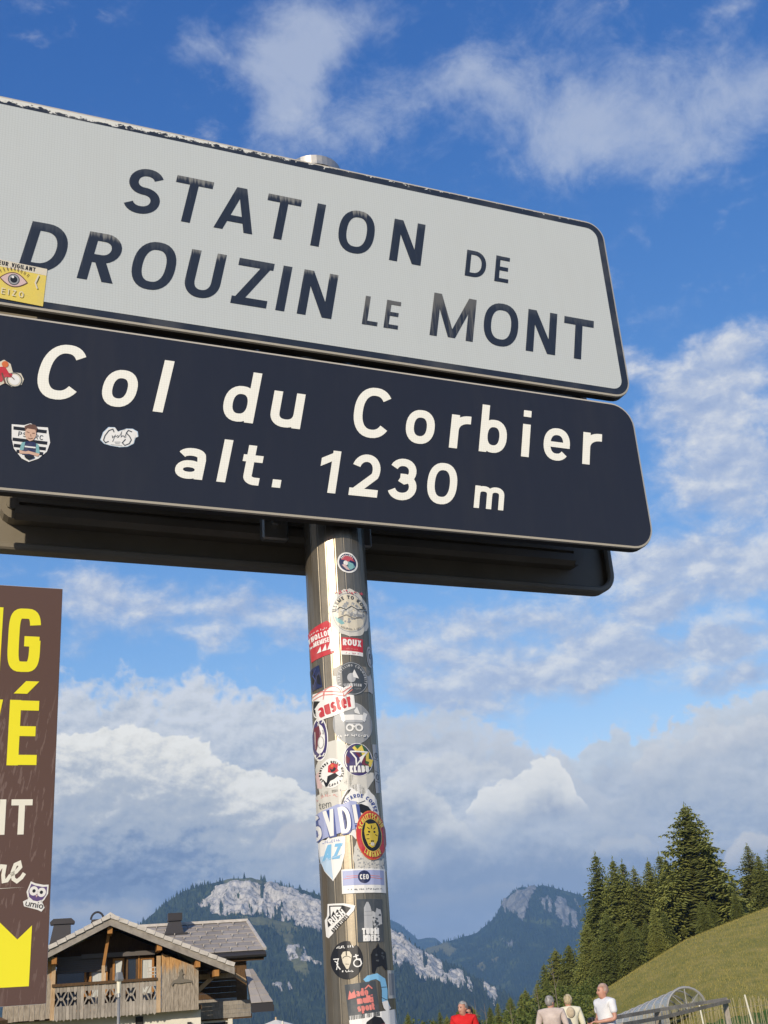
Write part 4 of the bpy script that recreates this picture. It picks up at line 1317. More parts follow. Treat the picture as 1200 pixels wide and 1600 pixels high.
def stroke(pts, t, closed=False, cap=None):
    """ribbon of width t along pts; cap='h' cuts both ends level"""
    P = [np.array(p, float) for p in pts]
    Q = [P[0]]
    for p in P[1:]:
        if np.hypot(*(p - Q[-1])) > 1e-6: Q.append(p)
    if closed and np.hypot(*(Q[0] - Q[-1])) < 1e-6: Q.pop()
    P = Q; n = len(P); V = []
    for i in range(n):
        if closed or 0 < i < n - 1:
            d0 = P[i] - P[i - 1]; d1 = P[(i + 1) % n] - P[i]
            d0 /= np.hypot(*d0); d1 /= np.hypot(*d1)
            n0 = np.array((-d0[1], d0[0])); n1 = np.array((-d1[1], d1[0]))
            m = n0 + n1; m /= max(np.hypot(*m), 1e-6)
            off = m * (t / 2) / max(m @ n0, .35)
        else:
            d = (P[1] - P[0]) if i == 0 else (P[-1] - P[-2]); d /= np.hypot(*d)
            nn = np.array((-d[1], d[0]))
            off = nn * t / 2
            c_ = cap[0 if i == 0 else 1] if cap else '-'
            if c_ == 'h' and abs(d[1]) > .3:
                off = np.array((math.copysign(1, nn[0]) * t / 2 / abs(nn[0]), 0.0))
            if c_ == 'v' and abs(d[0]) > .3:
                off = np.array((0.0, math.copysign(1, nn[1]) * t / 2 / abs(nn[1])))
        V += [tuple(P[i] + off), tuple(P[i] - off)]
    F = [(2 * i, 2 * i + 1, 2 * i + 3, 2 * i + 2) for i in range(n - 1)]
    if closed: F.append((2 * n - 2, 2 * n - 1, 1, 0))
    return V, F


WID = {'I': .18, 'i': .18, 'l': .18, '.': .18, '!': .2, "'": .15, ' ': .36, 'M': .84, 'W': .95, 'm': .80, 'w': .72, 'T': .62, 'E': .54, 'F': .52, 'L': .50, 'J': .45, 'r': .36, 't': .38, 'f': .36, 'j': .2, '1': .34, '-': .32, '/': .3,
       'O': .72, 'Q': .72, 'C': .66, 'G': .70, 'D': .66, 'N': .66, 'U': .64, 'A': .70, 'V': .68, 'H': .64, 'X': .64, 'Y': .64, 'K': .64, 'R': .62, 'P': .58, 'B': .60, 'S': .60, 'Z': .58, '*': .4}


def glyph(ch, w, h, t, xh=.70, e_=2.35):
    """strokes of a letter of width w and cap height h, stroke width t; list of (V, F)"""
    a = t / 2; S = []
    acc = None
    if ch in 'ÉÈ': acc = 1 if ch == 'É' else -1; ch = 'E'
    if ch == 'é': acc = 2; ch = 'e'
    up = ch.isupper() or ch.isdigit()
    x = h * xh
    def add(p, closed=False, cap=None, tt=None): S.append(stroke(p, tt or t, closed, cap))
    ty = min(t, t * .92)
    if ch in 'OQ0':
        add(arc(w / 2, h / 2, w / 2 - a, h / 2 - a, 0, 360, 32, e_), True)
        if ch == 'Q': add([(w * .55, h * .25), (w, -h * .04)])
    elif ch == 'C': add(arc(w / 2, h / 2, w / 2 - a, h / 2 - a, 39, 321, 28, 2.3))
    elif ch == 'G':
        add(arc(w / 2, h / 2, w / 2 - a, h / 2 - a, 38 if e_ < 3 else 18, 360 - 0, 34, e_)[:-1] + [(w - a, h * .5)])
        add([(w * .5, h * .48), (w - a * .2, h * .48)])
    elif ch == 'D':
        k = w * .38
        add([(a, a), (a, h - a), (k, h - a)] + arc(k, h / 2, w - a - k, h / 2 - a, 88, -88, 18, 2.2) + [(k, a)], True)
    elif ch in 'RPB':
        hm = h * (.46 if ch != 'B' else .53); k = w * .50
        add([(a, 0), (a, h)])
        if ch != 'B':
            add([(a, h - a), (k, h - a)] + arc(k, (h - a + hm) / 2, w - a - k, (h - a - hm) / 2, 88, -88, 12) + [(k, hm), (a, hm)])
            if ch == 'R': add([(w * .46, hm), (w - a * 1.15, 0)], cap='-h')
        else:
            add([(a, h - a), (k, h - a)] + arc(k, (h - a + hm) / 2, w * .94 - a - k, (h - a - hm) / 2, 88, -88, 12) + [(k, hm), (a, hm)])
            add([(k * .9, hm), (k, hm)] + arc(k, (hm + a) / 2, w - a - k, (hm - a) / 2, 88, -88, 12) + [(k, a), (a, a)])
    elif ch == 'S':
        ry = (h - 2 * a) / 4; cu = h - a - ry; cl = a + ry; rx = w / 2 - a
        add(arc(w / 2, cu, rx * .95, ry, 22, 262, 20, 2.1) + arc(w / 2, cl, rx, ry, 82, -158, 20, 2.1))
    elif ch == 'T': add([(0, h - a), (w, h - a)]); add([(w / 2, 0), (w / 2, h - a)])
    elif ch == 'I': add([(w / 2, 0), (w / 2, h)])
    elif ch == 'A':
        s = t * .55
        add([(s, 0), (w / 2 - .08 * t, h)], cap='hh'); add([(w - s, 0), (w / 2 + .08 * t, h)], cap='hh'); add([(w * .2, h * .27), (w * .8, h * .27)], tt=ty)
    elif ch in 'NM':
        add([(a, 0), (a, h)]); add([(w - a, 0), (w - a, h)])
        if ch == 'N': add([(a * 1.1, h), (w - a * 1.1, 0)], cap='hh')
        else:
            add([(a * 1.15, h), (w / 2, h * .02)], cap='hh', tt=t * .92); add([(w - a * 1.15, h), (w / 2, h * .02)], cap='hh', tt=t * .92)
    elif ch in 'EFL':
        add([(a, 0), (a, h)])
        if ch != 'F': add([(a, a), (w, a)], tt=ty)
        if ch != 'L': add([(a, h - a), (w, h - a)], tt=ty); add([(a, h * .52), (w * .92, h * .52)], tt=ty)
    elif ch == 'U': add([(a, h), (a, h * .36)] + arc(w / 2, h * .36, w / 2 - a, h * .36 - a, 180, 360, 20, 2.2)[1:] + [(w - a, h)])
    elif ch == 'Z': add([(0, h - a), (w, h - a)]); add([(0, a), (w, a)]); add([(w - t * .7, h - a), (t * .7, a)], cap='hh')
    elif ch in 'Vv':
        H = h if ch == 'V' else x; add([(t * .55, H), (w / 2, 0)], cap='hh'); add([(w - t * .55, H), (w / 2, 0)], cap='hh')
    elif ch in 'WwM':
        H = h if ch == 'W' else x
        for p, q in ((.06, .28), (.5, .28), (.5, .72), (.94, .72)): add([(w * p, H), (w * q, 0)], cap='hh')
    elif ch == 'H': add([(a, 0), (a, h)]); add([(w - a, 0), (w - a, h)]); add([(a, h * .52), (w - a, h * .52)])
    elif ch in 'Kk':
        add([(a, 0), (a, h)]); H = h if ch == 'K' else x; add([(a, H * .36), (w - a, H)], cap='-h'); add([(w * .38, H * .55), (w - a, 0)], cap='-h')
    elif ch in 'Xx':
        H = h if ch == 'X' else x; add([(a, 0), (w - a, H)], cap='hh'); add([(a, H), (w - a, 0)], cap='hh')
    elif ch == 'Y': add([(a, h), (w / 2, h * .45)], cap='h-'); add([(w - a, h), (w / 2, h * .45)], cap='h-'); add([(w / 2, 0), (w / 2, h * .5)])
    elif ch == 'J': add([(w - a, h), (w - a, h * .3)] + arc(w / 2, h * .3, w / 2 - a, h * .3 - a, 0, -160, 12))
    elif ch == 'o': add(arc(w / 2, x / 2, w / 2 - a, x / 2 - a, 0, 360, 28, 2.3), True)
    elif ch == 'c': add(arc(w / 2, x / 2, w / 2 - a, x / 2 - a, 42, 318, 22, 2.2))
    elif ch == 'e':
        add(arc(w / 2, x / 2, w / 2 - a, x / 2 - a, 0, 320, 26, 2.3)); add([(a, x * .50 - a * .1), (w - a * .05, x * .50 - a * .1)], tt=ty * .85)
    elif ch == 'l': add([(w / 2, 0), (w / 2, h)])
    elif ch in 'dbpq':
        add(arc(w / 2, x / 2, w / 2 - a, x / 2 - a, 0, 360, 28, 2.3), True)
        sx = w - a if ch in 'dq' else a
        add([(sx, 0 if ch in 'db' else -h * .28), (sx, h if ch in 'db' else x)])
    elif ch == 'u': add([(a, x), (a, x * .4)] + arc(w / 2, x * .4, w / 2 - a, x * .4 - a, 180, 360, 16, 2.3)[1:] + [(w - a, x * .4)]); add([(w - a, 0), (w - a, x)])
    elif ch == 'n': add([(a, 0), (a, x)]); add([(a, x * .55)] + arc(w / 2, x * .6, w / 2 - a, x * .4 - a, 180, 0, 16, 2.3)[1:] + [(w - a, 0)])
    elif ch == 'h': add([(a, 0), (a, h)]); add([(a, x * .55)] + arc(w / 2, x * .6, w / 2 - a, x * .4 - a, 180, 0, 16, 2.3)[1:] + [(w - a, 0)])
    elif ch == 'm':
        add([(a, 0), (a, x)]); hw = (w - t) / 2
        for k in (0, 1):
            c = a + hw * (k + .5); add([(a + hw * k, x * .55)] + arc(c, x * .64, hw / 2, x * .36 - a, 180, 0, 12, 2.3)[1:] + [(a + hw * (k + 1), 0)])
    elif ch == 'r': add([(a, 0), (a, x)]); add([(a, x * .52)] + arc(a + (w - a) * .92, x * .52, (w - a) * .92, x * .48 - a, 180, 92, 10, 2.2)[1:] + [(w, x - a)])
    elif ch == 'i': add([(w / 2, 0), (w / 2, x)]); add([(w / 2, h * .86), (w / 2, h * 1.0)])
    elif ch == 'j': add([(w / 2, -h * .2), (w / 2, x)]); add([(w / 2, h * .86), (w / 2, h)])
    elif ch == 'a':
        add(arc(w / 2 - a * .1, x - x * .30, w / 2 - a, x * .30 - a, 160, 20, 12, 2.2) + [(w - a, x * .62), (w - a, 0)])
        add(arc(w * .48, x * .295, w * .48 - a, x * .295 - a * .85, 0, 360, 24, 2.2), True, tt=t * .9)
    elif ch == 't':
        add([(w * .38, h * .92), (w * .38, h * .2)] + arc(w * .38 + w * .4, h * .2, w * .4, h * .2 - a, 180, 262, 8)[1:] + [(w, a)]); add([(0, x - a), (w, x - a)], tt=ty)
    elif ch == 'f': add([(w * .4, 0), (w * .4, h * .78)] + arc(w * .4 + w * .5, h * .78, w * .5, h * .22 - a, 180, 95, 8)[1:]); add([(0, x - a), (w * .95, x - a)], tt=ty)
    elif ch == 's':
        ry = (x - 2 * a) / 4; add(arc(w / 2, x - a - ry, (w / 2 - a) * .95, ry, 22, 262, 14, 2.1) + arc(w / 2, a + ry, w / 2 - a, ry, 82, -158, 14, 2.1))
    elif ch == 'z': add([(0, x - a), (w, x - a)]); add([(0, a), (w, a)]); add([(w - t * .7, x - a), (t * .7, a)], cap='hh')
    elif ch == 'y': add([(t * .55, x), (w / 2, 0)], cap='hh'); add([(w - t * .55, x), (w * .3, -h * .28)], cap='hh')
    elif ch == 'g': add(arc(w / 2, x / 2, w / 2 - a, x / 2 - a, 0, 360, 24, 2.3), True); add([(w - a, x), (w - a, -h * .1)] + arc(w / 2, -h * .1, w / 2 - a, h * .16, 0, -150, 10)[1:])
    elif ch == '1': add([(w - a, 0), (w - a, h)]); add([(0, h * .70), (w - a, h - t * .62)], tt=t * .95, cap='v-')
    elif ch == '2':
        ry = h * .28
        add(arc(w / 2, h - a - ry, w / 2 - a, ry, 165, -28, 18, 2.1) + [(a * 1.3, a)]); add([(0, a), (w, a)])
    elif ch == '3':
        ru = (h * .49 - a) / 2 + a * .25; add(arc(w / 2 - a * .2, h - a - ru, w / 2 - a * 1.25, ru, 158, -75, 16, 2.1) + [(w * .40, h * .53)])
        rl = (h * .55 - a) / 2; add([(w * .40, h * .545)] + arc(w / 2, a + rl, w / 2 - a, rl, 78, -160, 18, 2.1))
    elif ch == '4': add([(w * .75, 0), (w * .75, h)]); add([(w * .75, h), (a, h * .25), (w, h * .25)])
    elif ch == '.': add([(w / 2 - a, a), (w / 2 + a, a)])
    elif ch == '!': add([(w / 2, h * .3), (w / 2, h)]); add([(w / 2, 0), (w / 2, t * 1.05)])
    elif ch == "'": add([(w / 2, h * .72), (w / 2, h)])
    elif ch == '-': add([(0, h * .42), (w, h * .42)])
    elif ch == '/': add([(0, 0), (w, h)], cap='hh')
    elif ch == '*': S.append(([(w / 2 + .2 * h * math.cos(R(90 + 36 * k)) * (1 if k % 2 == 0 else .4), h * .5 + .2 * h * math.sin(R(90 + 36 * k)) * (1 if k % 2 == 0 else .4)) for k in range(10)], [tuple(range(10))]))
    if acc == 1: add([(w * .34, h * 1.10), (w * .74, h * 1.30)], tt=t * .9, cap='hh')
    if acc == -1: add([(w * .66, h * 1.10), (w * .30, h * 1.26)], tt=t * .9, cap='hh')
    if acc == 2: add([(w * .4, x * 1.15), (w * .68, x * 1.4)], tt=t * .8)
    return S


def gwidth(ch, h):
    return WID.get(ch, WID.get({'É': 'E', 'È': 'E'}.get(ch, ' '), .56) if ch in 'ÉÈ' else .56) * h


def text_shapes(s, h, t, track=.10, wscale=1.0, x0=0.0, y0=0.0, align='c', slant=0.0, arc_r=None, arc_mid=90.0, flip=False):
    """shapes of a line of writing; along a circle of radius arc_r when given"""
    items = []; x = 0.0
    for ch in s:
        w = gwidth(ch, h) * wscale
        if ch != ' ': items.append((ch, x, w))
        x += w + track * h
    total = x - track * h
    sx = {'c': -total / 2, 'l': 0, 'r': -total}[align]
    out = []
    for ch, gx, w in items:
        for V, F in glyph(ch, w, h, t):
            pts = []
            for px, py in V:
                X = gx + px + sx + slant * py; Y = py
                if arc_r:
                    rr = arc_r + (Y if not flip else -Y)
                    an = R(arc_mid) - X / arc_r if not flip else R(arc_mid) + X / arc_r
                    pts.append((x0 + math.cos(an) * rr, y0 + math.sin(an) * rr))
                else: pts.append((x0 + X, y0 + Y))
            out.append((pts, F))
    return out


def scrawl(n, h, t, seed, x0=0.0, y0=0.0, pitch=.8, arc_r=None, arc_mid=90.0, flip=False):
    """print too small to read: a run of short broken strokes"""
    rs = random.Random(seed); out = []
    tot = n * h * pitch
    for k in range(n):
        if rs.random() < .14: continue
        X0 = -tot / 2 + k * h * pitch
        for _ in range(2):
            a = (X0 + rs.uniform(0, .55) * h * pitch, rs.uniform(0, .3) * h); b = (X0 + rs.uniform(.2, .8) * h * pitch, rs.uniform(.65, 1.0) * h)
            if rs.random() < .3: b = (b[0] + .3 * h, a[1] + rs.uniform(-.1, .1) * h)
            V, F = stroke([a, b], t); pts = []
            for X, Y in V:
                if arc_r:
                    rr = arc_r + (Y if not flip else -Y); an = R(arc_mid) - X / arc_r if not flip else R(arc_mid) + X / arc_r
                    pts.append((x0 + math.cos(an) * rr, y0 + math.sin(an) * rr))
                else: pts.append((x0 + X, y0 + Y))
            out.append((pts, F))
    return out


def ellipse(rx, ry, cx=0, cy=0, n=40, wob=0.0, seed=0):
    rs = random.Random(seed)
    return [([(cx + rx * math.cos(2 * PI * k / n) * (1 + rs.uniform(-wob, wob)), cy + ry * math.sin(2 * PI * k / n) * (1 + rs.uniform(-wob, wob))) for k in range(n)], [tuple(range(n))])]


def poly(*pts): return [(list(pts), [tuple(range(len(pts)))])]


def rect(w, h, cx=0, cy=0, r=0.0):
    if r <= 0: return poly((cx - w / 2, cy - h / 2), (cx + w / 2, cy - h / 2), (cx + w / 2, cy + h / 2), (cx - w / 2, cy + h / 2))
    p = []
    for sx, sy, a0 in ((1, 1, 0), (-1, 1, 90), (-1, -1, 180), (1, -1, 270)):
        for k in range(5):
            a = R(a0 + 22.5 * k); p.append((cx + sx * (w / 2 - r) + r * math.cos(a), cy + sy * (h / 2 - r) + r * math.sin(a)))
    return poly(*p)


def ring(rx, ry, t, cx=0, cy=0, n=40): return [stroke([(cx + rx * math.cos(2 * PI * k / n), cy + ry * math.sin(2 * PI * k / n)) for k in range(n)], t, True)]


def line(pts, t, closed=False): return [stroke(pts, t, closed)]


def moved(shapes, dx=0, dy=0, rot=0.0, sx=1.0, sy=1.0, sh=0.0):
    c, s = math.cos(R(rot)), math.sin(R(rot)); out = []
    for V, F in shapes:
        W_ = []
        for x, y in V:
            x, y = x * sx + y * sh, y * sy
            W_.append((dx + c * x - s * y, dy + s * x + c * y))
        out.append((W_, F))
    return out


def film(name, shapes, place, m, parent, off, cut=None, step=.00008):
    """thin printed film: shapes in the plane -> bmesh, sliced when it has to bend, set on a surface by place(x, y, lift)"""
    bm = bmesh.new(); lay = bm.verts.layers.float.new('lift')
    for k, (V, F) in enumerate(shapes):
        vs = [bm.verts.new((x, y, 0)) for x, y in V]
        for v in vs: v[lay] = off + step * (k % 12)
        for f in F:
            try: bm.faces.new([vs[i] for i in f])
            except ValueError: pass
    if cut:
        xs = [v.co.x for v in bm.verts]; x = math.floor(min(xs) / cut) * cut
        while x < max(xs):
            bmesh.ops.bisect_plane(bm, geom=bm.verts[:] + bm.edges[:] + bm.faces[:], plane_co=(x, 0, 0), plane_no=(1, 0, 0)); x += cut
    for v in bm.verts: v.co = place(v.co.x, v.co.y, v[lay] or off)
    bmesh.ops.triangulate(bm, faces=[f for f in bm.faces if len(f.verts) > 4])
    me = bpy.data.meshes.new(name); bm.to_mesh(me); bm.free()
    return link(name, me, m, parent)
# ================================================================== the signs on the pole
PSI = R(24.13)
DD = Vector((math.cos(PSI), math.sin(PSI), 0)); NN = Vector((-math.sin(PSI), math.cos(PSI), 0))
SD = 2.1                                         # distance of the sign faces from the viewer, square on


def uv_at(px, py, w=0.0):
    r = ray(px, py); p = r * ((SD + w) / (r @ np.array(NN)))
    return float(p @ np.array(DD)), float(p[2])


POLE_U, POLE_W, POLE_R = .864, .107, .0665
pole_xy = DD * POLE_U + NN * (SD + POLE_W)


def sheet_mat(name, col, dirt, rough=.35, mesh_amt=.10, cell=330.0):
    def fn(g, b):
        tc = g.n('ShaderNodeTexCoord').outputs['Object']
        f, _ = g.noise(g.v('MULTIPLY', tc, (1, 1, .35)), 5.0, 5, .65)
        f2, _ = g.noise(g.v('MULTIPLY', tc, (14, 1, 2.2)), 3.0, 4, .6)
        vo = g.vor(tc, cell, 'DISTANCE_TO_EDGE', .15)
        c = g.mix(g.smooth(g.m('MULTIPLY_ADD', f2, .5, g.m('MULTIPLY', f, .5)), .45, .72, 0, .18), col, dirt)
        c = g.mix(g.smooth(vo['Distance'], .12, .0, 0, mesh_amt), c, tuple(v * .35 for v in col))
        g.put(b.inputs['Base Color'], c)
        g.put(b.inputs['Roughness'], g.m('MULTIPLY_ADD', f, .25, rough - .1))
        bump_to(g, b, vo['Distance'], .10, .001)
    return mat(name, col, rough, fn=fn, spec=.35)


def streak_mat(name, col, fade, amt, lo=.50, hi=.74, top=None):
    """dark film weathered in vertical streaks, more towards the upper edge of the letter"""
    def fn(g, b):
        tc = g.n('ShaderNodeTexCoord').outputs['Object']
        f, _ = g.noise(g.v('MULTIPLY', tc, (70, 1, 2.5)), 2.2, 4, .7)
        f2, _ = g.noise(tc, 9.0, 4, .6)
        gen = g.sep(g.n('ShaderNodeTexCoord').outputs['Generated'])[2]
        k = g.m('ADD', g.m('MULTIPLY', f, .75), g.m('MULTIPLY', f2, .25))
        if top: k = g.m('ADD', k, g.m('MULTIPLY', g.smooth(gen, top, 1.0), .22))
        g.put(b.inputs['Base Color'], g.mix(g.smooth(k, lo, hi, 0, amt), col, fade))
    return mat(name, col, .42, fn=fn, spec=.35)


INK = (.020, .027, .042)
m_white_sheet = sheet_mat('white_sheeting', (.515, .548, .530), (.45, .465, .44), .42, .24, 165)
m_navy_sheet = sheet_mat('navy_sheeting', (.019, .021, .030), (.046, .044, .044), .30, .0)
m_ink = streak_mat('ink_film', INK, (.11, .12, .125), .30, top=.78)
m_ink_worn = streak_mat('worn_ink_film', INK, (.13, .13, .12), .85, .44, .66, top=.45)
m_ink_top = streak_mat('ink_film_faded_head', INK, (.26, .26, .235), .80, .58, .78, top=.80)
m_cream = sheet_mat('cream_sheeting', (.86, .845, .735), (.74, .72, .60), .40, .18, 190)
m_alu = mat('sign_aluminium', (.50, .47, .41), .42, .75, fn=lambda g, b: g.put(b.inputs['Roughness'], g.smooth(g.noise(g.n('ShaderNodeTexCoord').outputs['Object'], 30, 4)[0], .3, .7, .30, .55)))
m_lip = mat('rolled_lip', (.52, .47, .37), .42, .15)
m_tray = mat('shade_dark_tray', (.035, .031, .026), .6, .1)  # aluminium rim, with the shade of its underside put into the colour
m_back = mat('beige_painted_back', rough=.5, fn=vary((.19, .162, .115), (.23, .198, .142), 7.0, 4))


def border_fn(g, b):
    tc = g.n('ShaderNodeTexCoord').outputs['Object']
    z = g.sep(tc)[2]; x = g.sep(tc)[0]
    f, _ = g.noise(g.v('MULTIPLY', tc, (3.2, 1, 5.0)), 16.0, 5, .75)
    f2, _ = g.noise(tc, 3.0, 2, .5)
    f3, _ = g.noise(g.v('MULTIPLY', tc, (1, 1, 1)), 6.0, 4, .6)
    edge = g.smooth(z, .508, .5345)             # flaking along the upper edge only
    dens = g.m('MULTIPLY_ADD', g.smooth(x, .20, -.80), .20, g.m('MULTIPLY', g.m('SUBTRACT', f2, .5), .22))
    k = g.m('ADD', g.m('MULTIPLY_ADD', edge, .30, f), dens)
    c = g.mix(g.smooth(f3, .45, .7, 0, .5), INK, (.10, .102, .10))
    c = g.mix(g.m('MULTIPLY', g.smooth(k, .770, .785), g.smooth(edge, .02, .10)), c, (.66, .66, .60))
    g.put(b.inputs['Base Color'], c)


m_border = mat('black_border_film', INK, .42, fn=border_fn, spec=.3)


def rrect_pts(u0, u1, v0, v1, r, n=8):
    p = []
    for cx, cy, a0 in ((u1 - r, v1 - r, 0), (u0 + r, v1 - r, 90), (u0 + r, v0 + r, 180), (u1 - r, v0 + r, 270)):
        for k in range(n + 1):
            a = R(a0 + 90 * k / n); p.append((cx + r * math.cos(a), cy + r * math.sin(a)))
    return p


def panel(root, u0, u1, v0, v1, r, depth, m_face, m_edge, back=True):
    """extruded sign tray: flat face with a rolled lip, rim going back, rails on the rear"""
    P0 = rrect_pts(u0, u1, v0, v1, r)
    q = MB(); n = len(P0)
    def ringv(inset, w):
        PP = rrect_pts(u0 + inset, u1 - inset, v0 + inset, v1 - inset, max(r - inset, .002))
        return [q.bm.verts.new((x, w, z)) for x, z in PP]
    A = ringv(.0062, .0); B = ringv(.0018, .0012); C = ringv(0, .0055)
    for X, Y in ((A, B), (B, C)):
        for k in range(n): q.bm.faces.new((X[k], X[(k + 1) % n], Y[(k + 1) % n], Y[k]))
    q.build('lip', m_lip, root)
    q = MB(); C = ringv(0, .0056); D = ringv(0, depth); E = ringv(.005, depth); F_ = ringv(.005, .010)
    for X, Y in ((C, D), (D, E), (E, F_)):
        for k in range(n): q.bm.faces.new((X[k], X[(k + 1) % n], Y[(k + 1) % n], Y[k]))
    q.bm.faces.new(F_)
    q.build('tray', m_tray, root)
    f = bpy.data.meshes.new('face'); PP = rrect_pts(u0 + .0062, u1 - .0062, v0 + .0062, v1 - .0062, r - .0062)
    f.from_pydata([(x, 0.0, z) for x, z in PP], [], [tuple(range(n))[::-1]])
    return link('face', f, m_face, root)


def plane_place(u_off=0.0, v_off=0.0):
    return lambda x, y, l: Vector((x + u_off, -l, y + v_off))


def letters(root, rows, base, m_def, off, special={}):
    """rows: (char, left, right, cap height, stroke, x-height factor); upright positions in metres, sheared 0.2"""
    idx = {}
    for ch, l, r_, h, t, xh in rows:
        idx[ch] = idx.get(ch, 0) + 1
        m = special.get((ch, idx[ch]), m_def)
        sh = glyph(ch, r_ - l, h, t, xh)
        sh = [([(x + .2 * y, y) for x, y in V], F) for V, F in sh]
        o = film('letter', sh, lambda x, y, lf: Vector((x, -lf, y)), m, root, off)
        o.location = (l - POLE_U, 0, base)


U0 = .04                                          # hidden end of the panels; the other end is at 1.647
Z0 = CAMZ


def sign_root(name, label, v):
    o = empty(name, label, 'road sign', (0, 0, 0), PSI)
    o.location = DD * POLE_U + NN * SD + Vector((0, 0, CAMZ + v))
    return o


# ---- white place sign: local x = u - POLE_U, y = depth, z = v - 1.344
VW0, VW1 = 1.344, 1.8775
ws = sign_root('place_name_sign', 'white black bordered sign reading Station de Drouzin le Mont, uppermost on the pole', VW0)
panel(ws, U0 - POLE_U, 1.647 - POLE_U, 0, VW1 - VW0, .052, .026, m_border, m_alu)
inner = [(rrect_pts(U0 - POLE_U + .025, 1.647 - POLE_U - .0255, .022, VW1 - VW0 - .0245, .030), [tuple(range(36))])]
film('white_field', inner, lambda x, y, l: Vector((x, -l, y)), m_white_sheet, ws, .0006)
k = .001
rows = [('S', 364, 443, 126, 19.5, .7), ('T', 466, 551, 126, 19, .7), ('A', 572, 664, 126, 19, .7), ('T', 682, 764, 126, 19, .7), ('I', 804, 824, 126, 20, .7), ('O', 866, 957, 128, 19, .7), ('N', 1003, 1086, 126, 20, .7)]
letters(ws, [(c, a * k, b * k, h * k, t * 1.05 * k, x) for c, a, b, h, t, x in rows], 1.630 - VW0, m_ink, .0012, {('T', 1): m_ink_top, ('T', 2): m_ink_top, ('O', 1): m_ink_top})
rows = [('D', 1205, 1261, 80, 12, .7), ('E', 1287, 1326, 80, 12, .7)]
letters(ws, [(c, a * k, b * k, h * k, t * 1.05 * k, x) for c, a, b, h, t, x in rows], 1.6255 - VW0, m_ink, .0012)
rows = [('D', 158, 242, 124, 20, .7), ('R', 277, 352, 124, 20, .7), ('O', 381, 473, 127, 20, .7), ('U', 499, 578, 125, 20, .7), ('Z', 608, 690, 124, 19, .7), ('I', 712, 732, 124, 20, .7), ('N', 762, 845, 124, 20, .7),
        ('L', 920, 958, 80, 11.5, .7), ('E', 974, 1010, 79, 11.5, .7),
        ('M', 1092, 1206, 123, 18, .7), ('O', 1231, 1326, 126, 19, .7), ('N', 1351, 1434, 124, 20, .7), ('T', 1455, 1542, 122, 20, .7)]
letters(ws, [(c, a * k, b * k, h * k, t * 1.05 * k, x) for c, a, b, h, t, x in rows], 1.436 - VW0, m_ink, .0012, {('R', 1): m_ink_top, ('U', 1): m_ink_top, ('M', 1): m_ink_worn, ('L', 1): m_ink_worn, ('E', 1): m_ink_worn, ('N', 1): m_ink_top})

# ---- navy pass sign
VC0, VC1 = .9355, 1.3255
cs = sign_root('mountain_pass_sign', 'navy sign with cream writing Col du Corbier alt. 1230 m, under the white one', VC0)
panel(cs, U0 - POLE_U, 1.640 - POLE_U, 0, VC1 - VC0, .062, .026, m_navy_sheet, m_alu)
rows = [('C', 199, 290, 129, 20, .7), ('o', 329, 398, 125, 19, .70), ('l', 439, 460, 125, 20, .7), ('d', 581, 652, 125, 19, .70), ('u', 686, 757, 125, 19, .70),
        ('C', 874, 967, 129, 20, .7), ('o', 1002, 1073, 125, 19, .70), ('r', 1113, 1163, 125, 20, .70), ('b', 1189, 1259, 125, 19, .70), ('i', 1300, 1320, 125, 20, .70), ('e', 1358, 1430, 125, 18, .70), ('r', 1466, 1519, 125, 20, .70)]
letters(cs, [(c, a * k, b * k, h * k, t * 1.03 * k, x) for c, a, b, h, t, x in rows], 1.143 - VC0, m_cream, .0008)
rows = [('a', 481, 541, 100, 17, .70), ('l', 570, 590, 99, 18, .7), ('t', 617, 660, 100, 17, .70), ('.', 688, 708, 100, 18, .7),
        ('1', 788, 830, 102, 17.5, .7), ('2', 860, 926, 102, 17.5, .7), ('3', 947, 1016, 102, 17.5, .7), ('0', 1041, 1114, 103, 17.5, .7), ('m', 1160, 1235, 80, 13, .70)]
letters(cs, [(c, a * k, b * k, h * k, t * 1.03 * k, x) for c, a, b, h, t, x in rows], .999 - VC0, m_cream, .0008)

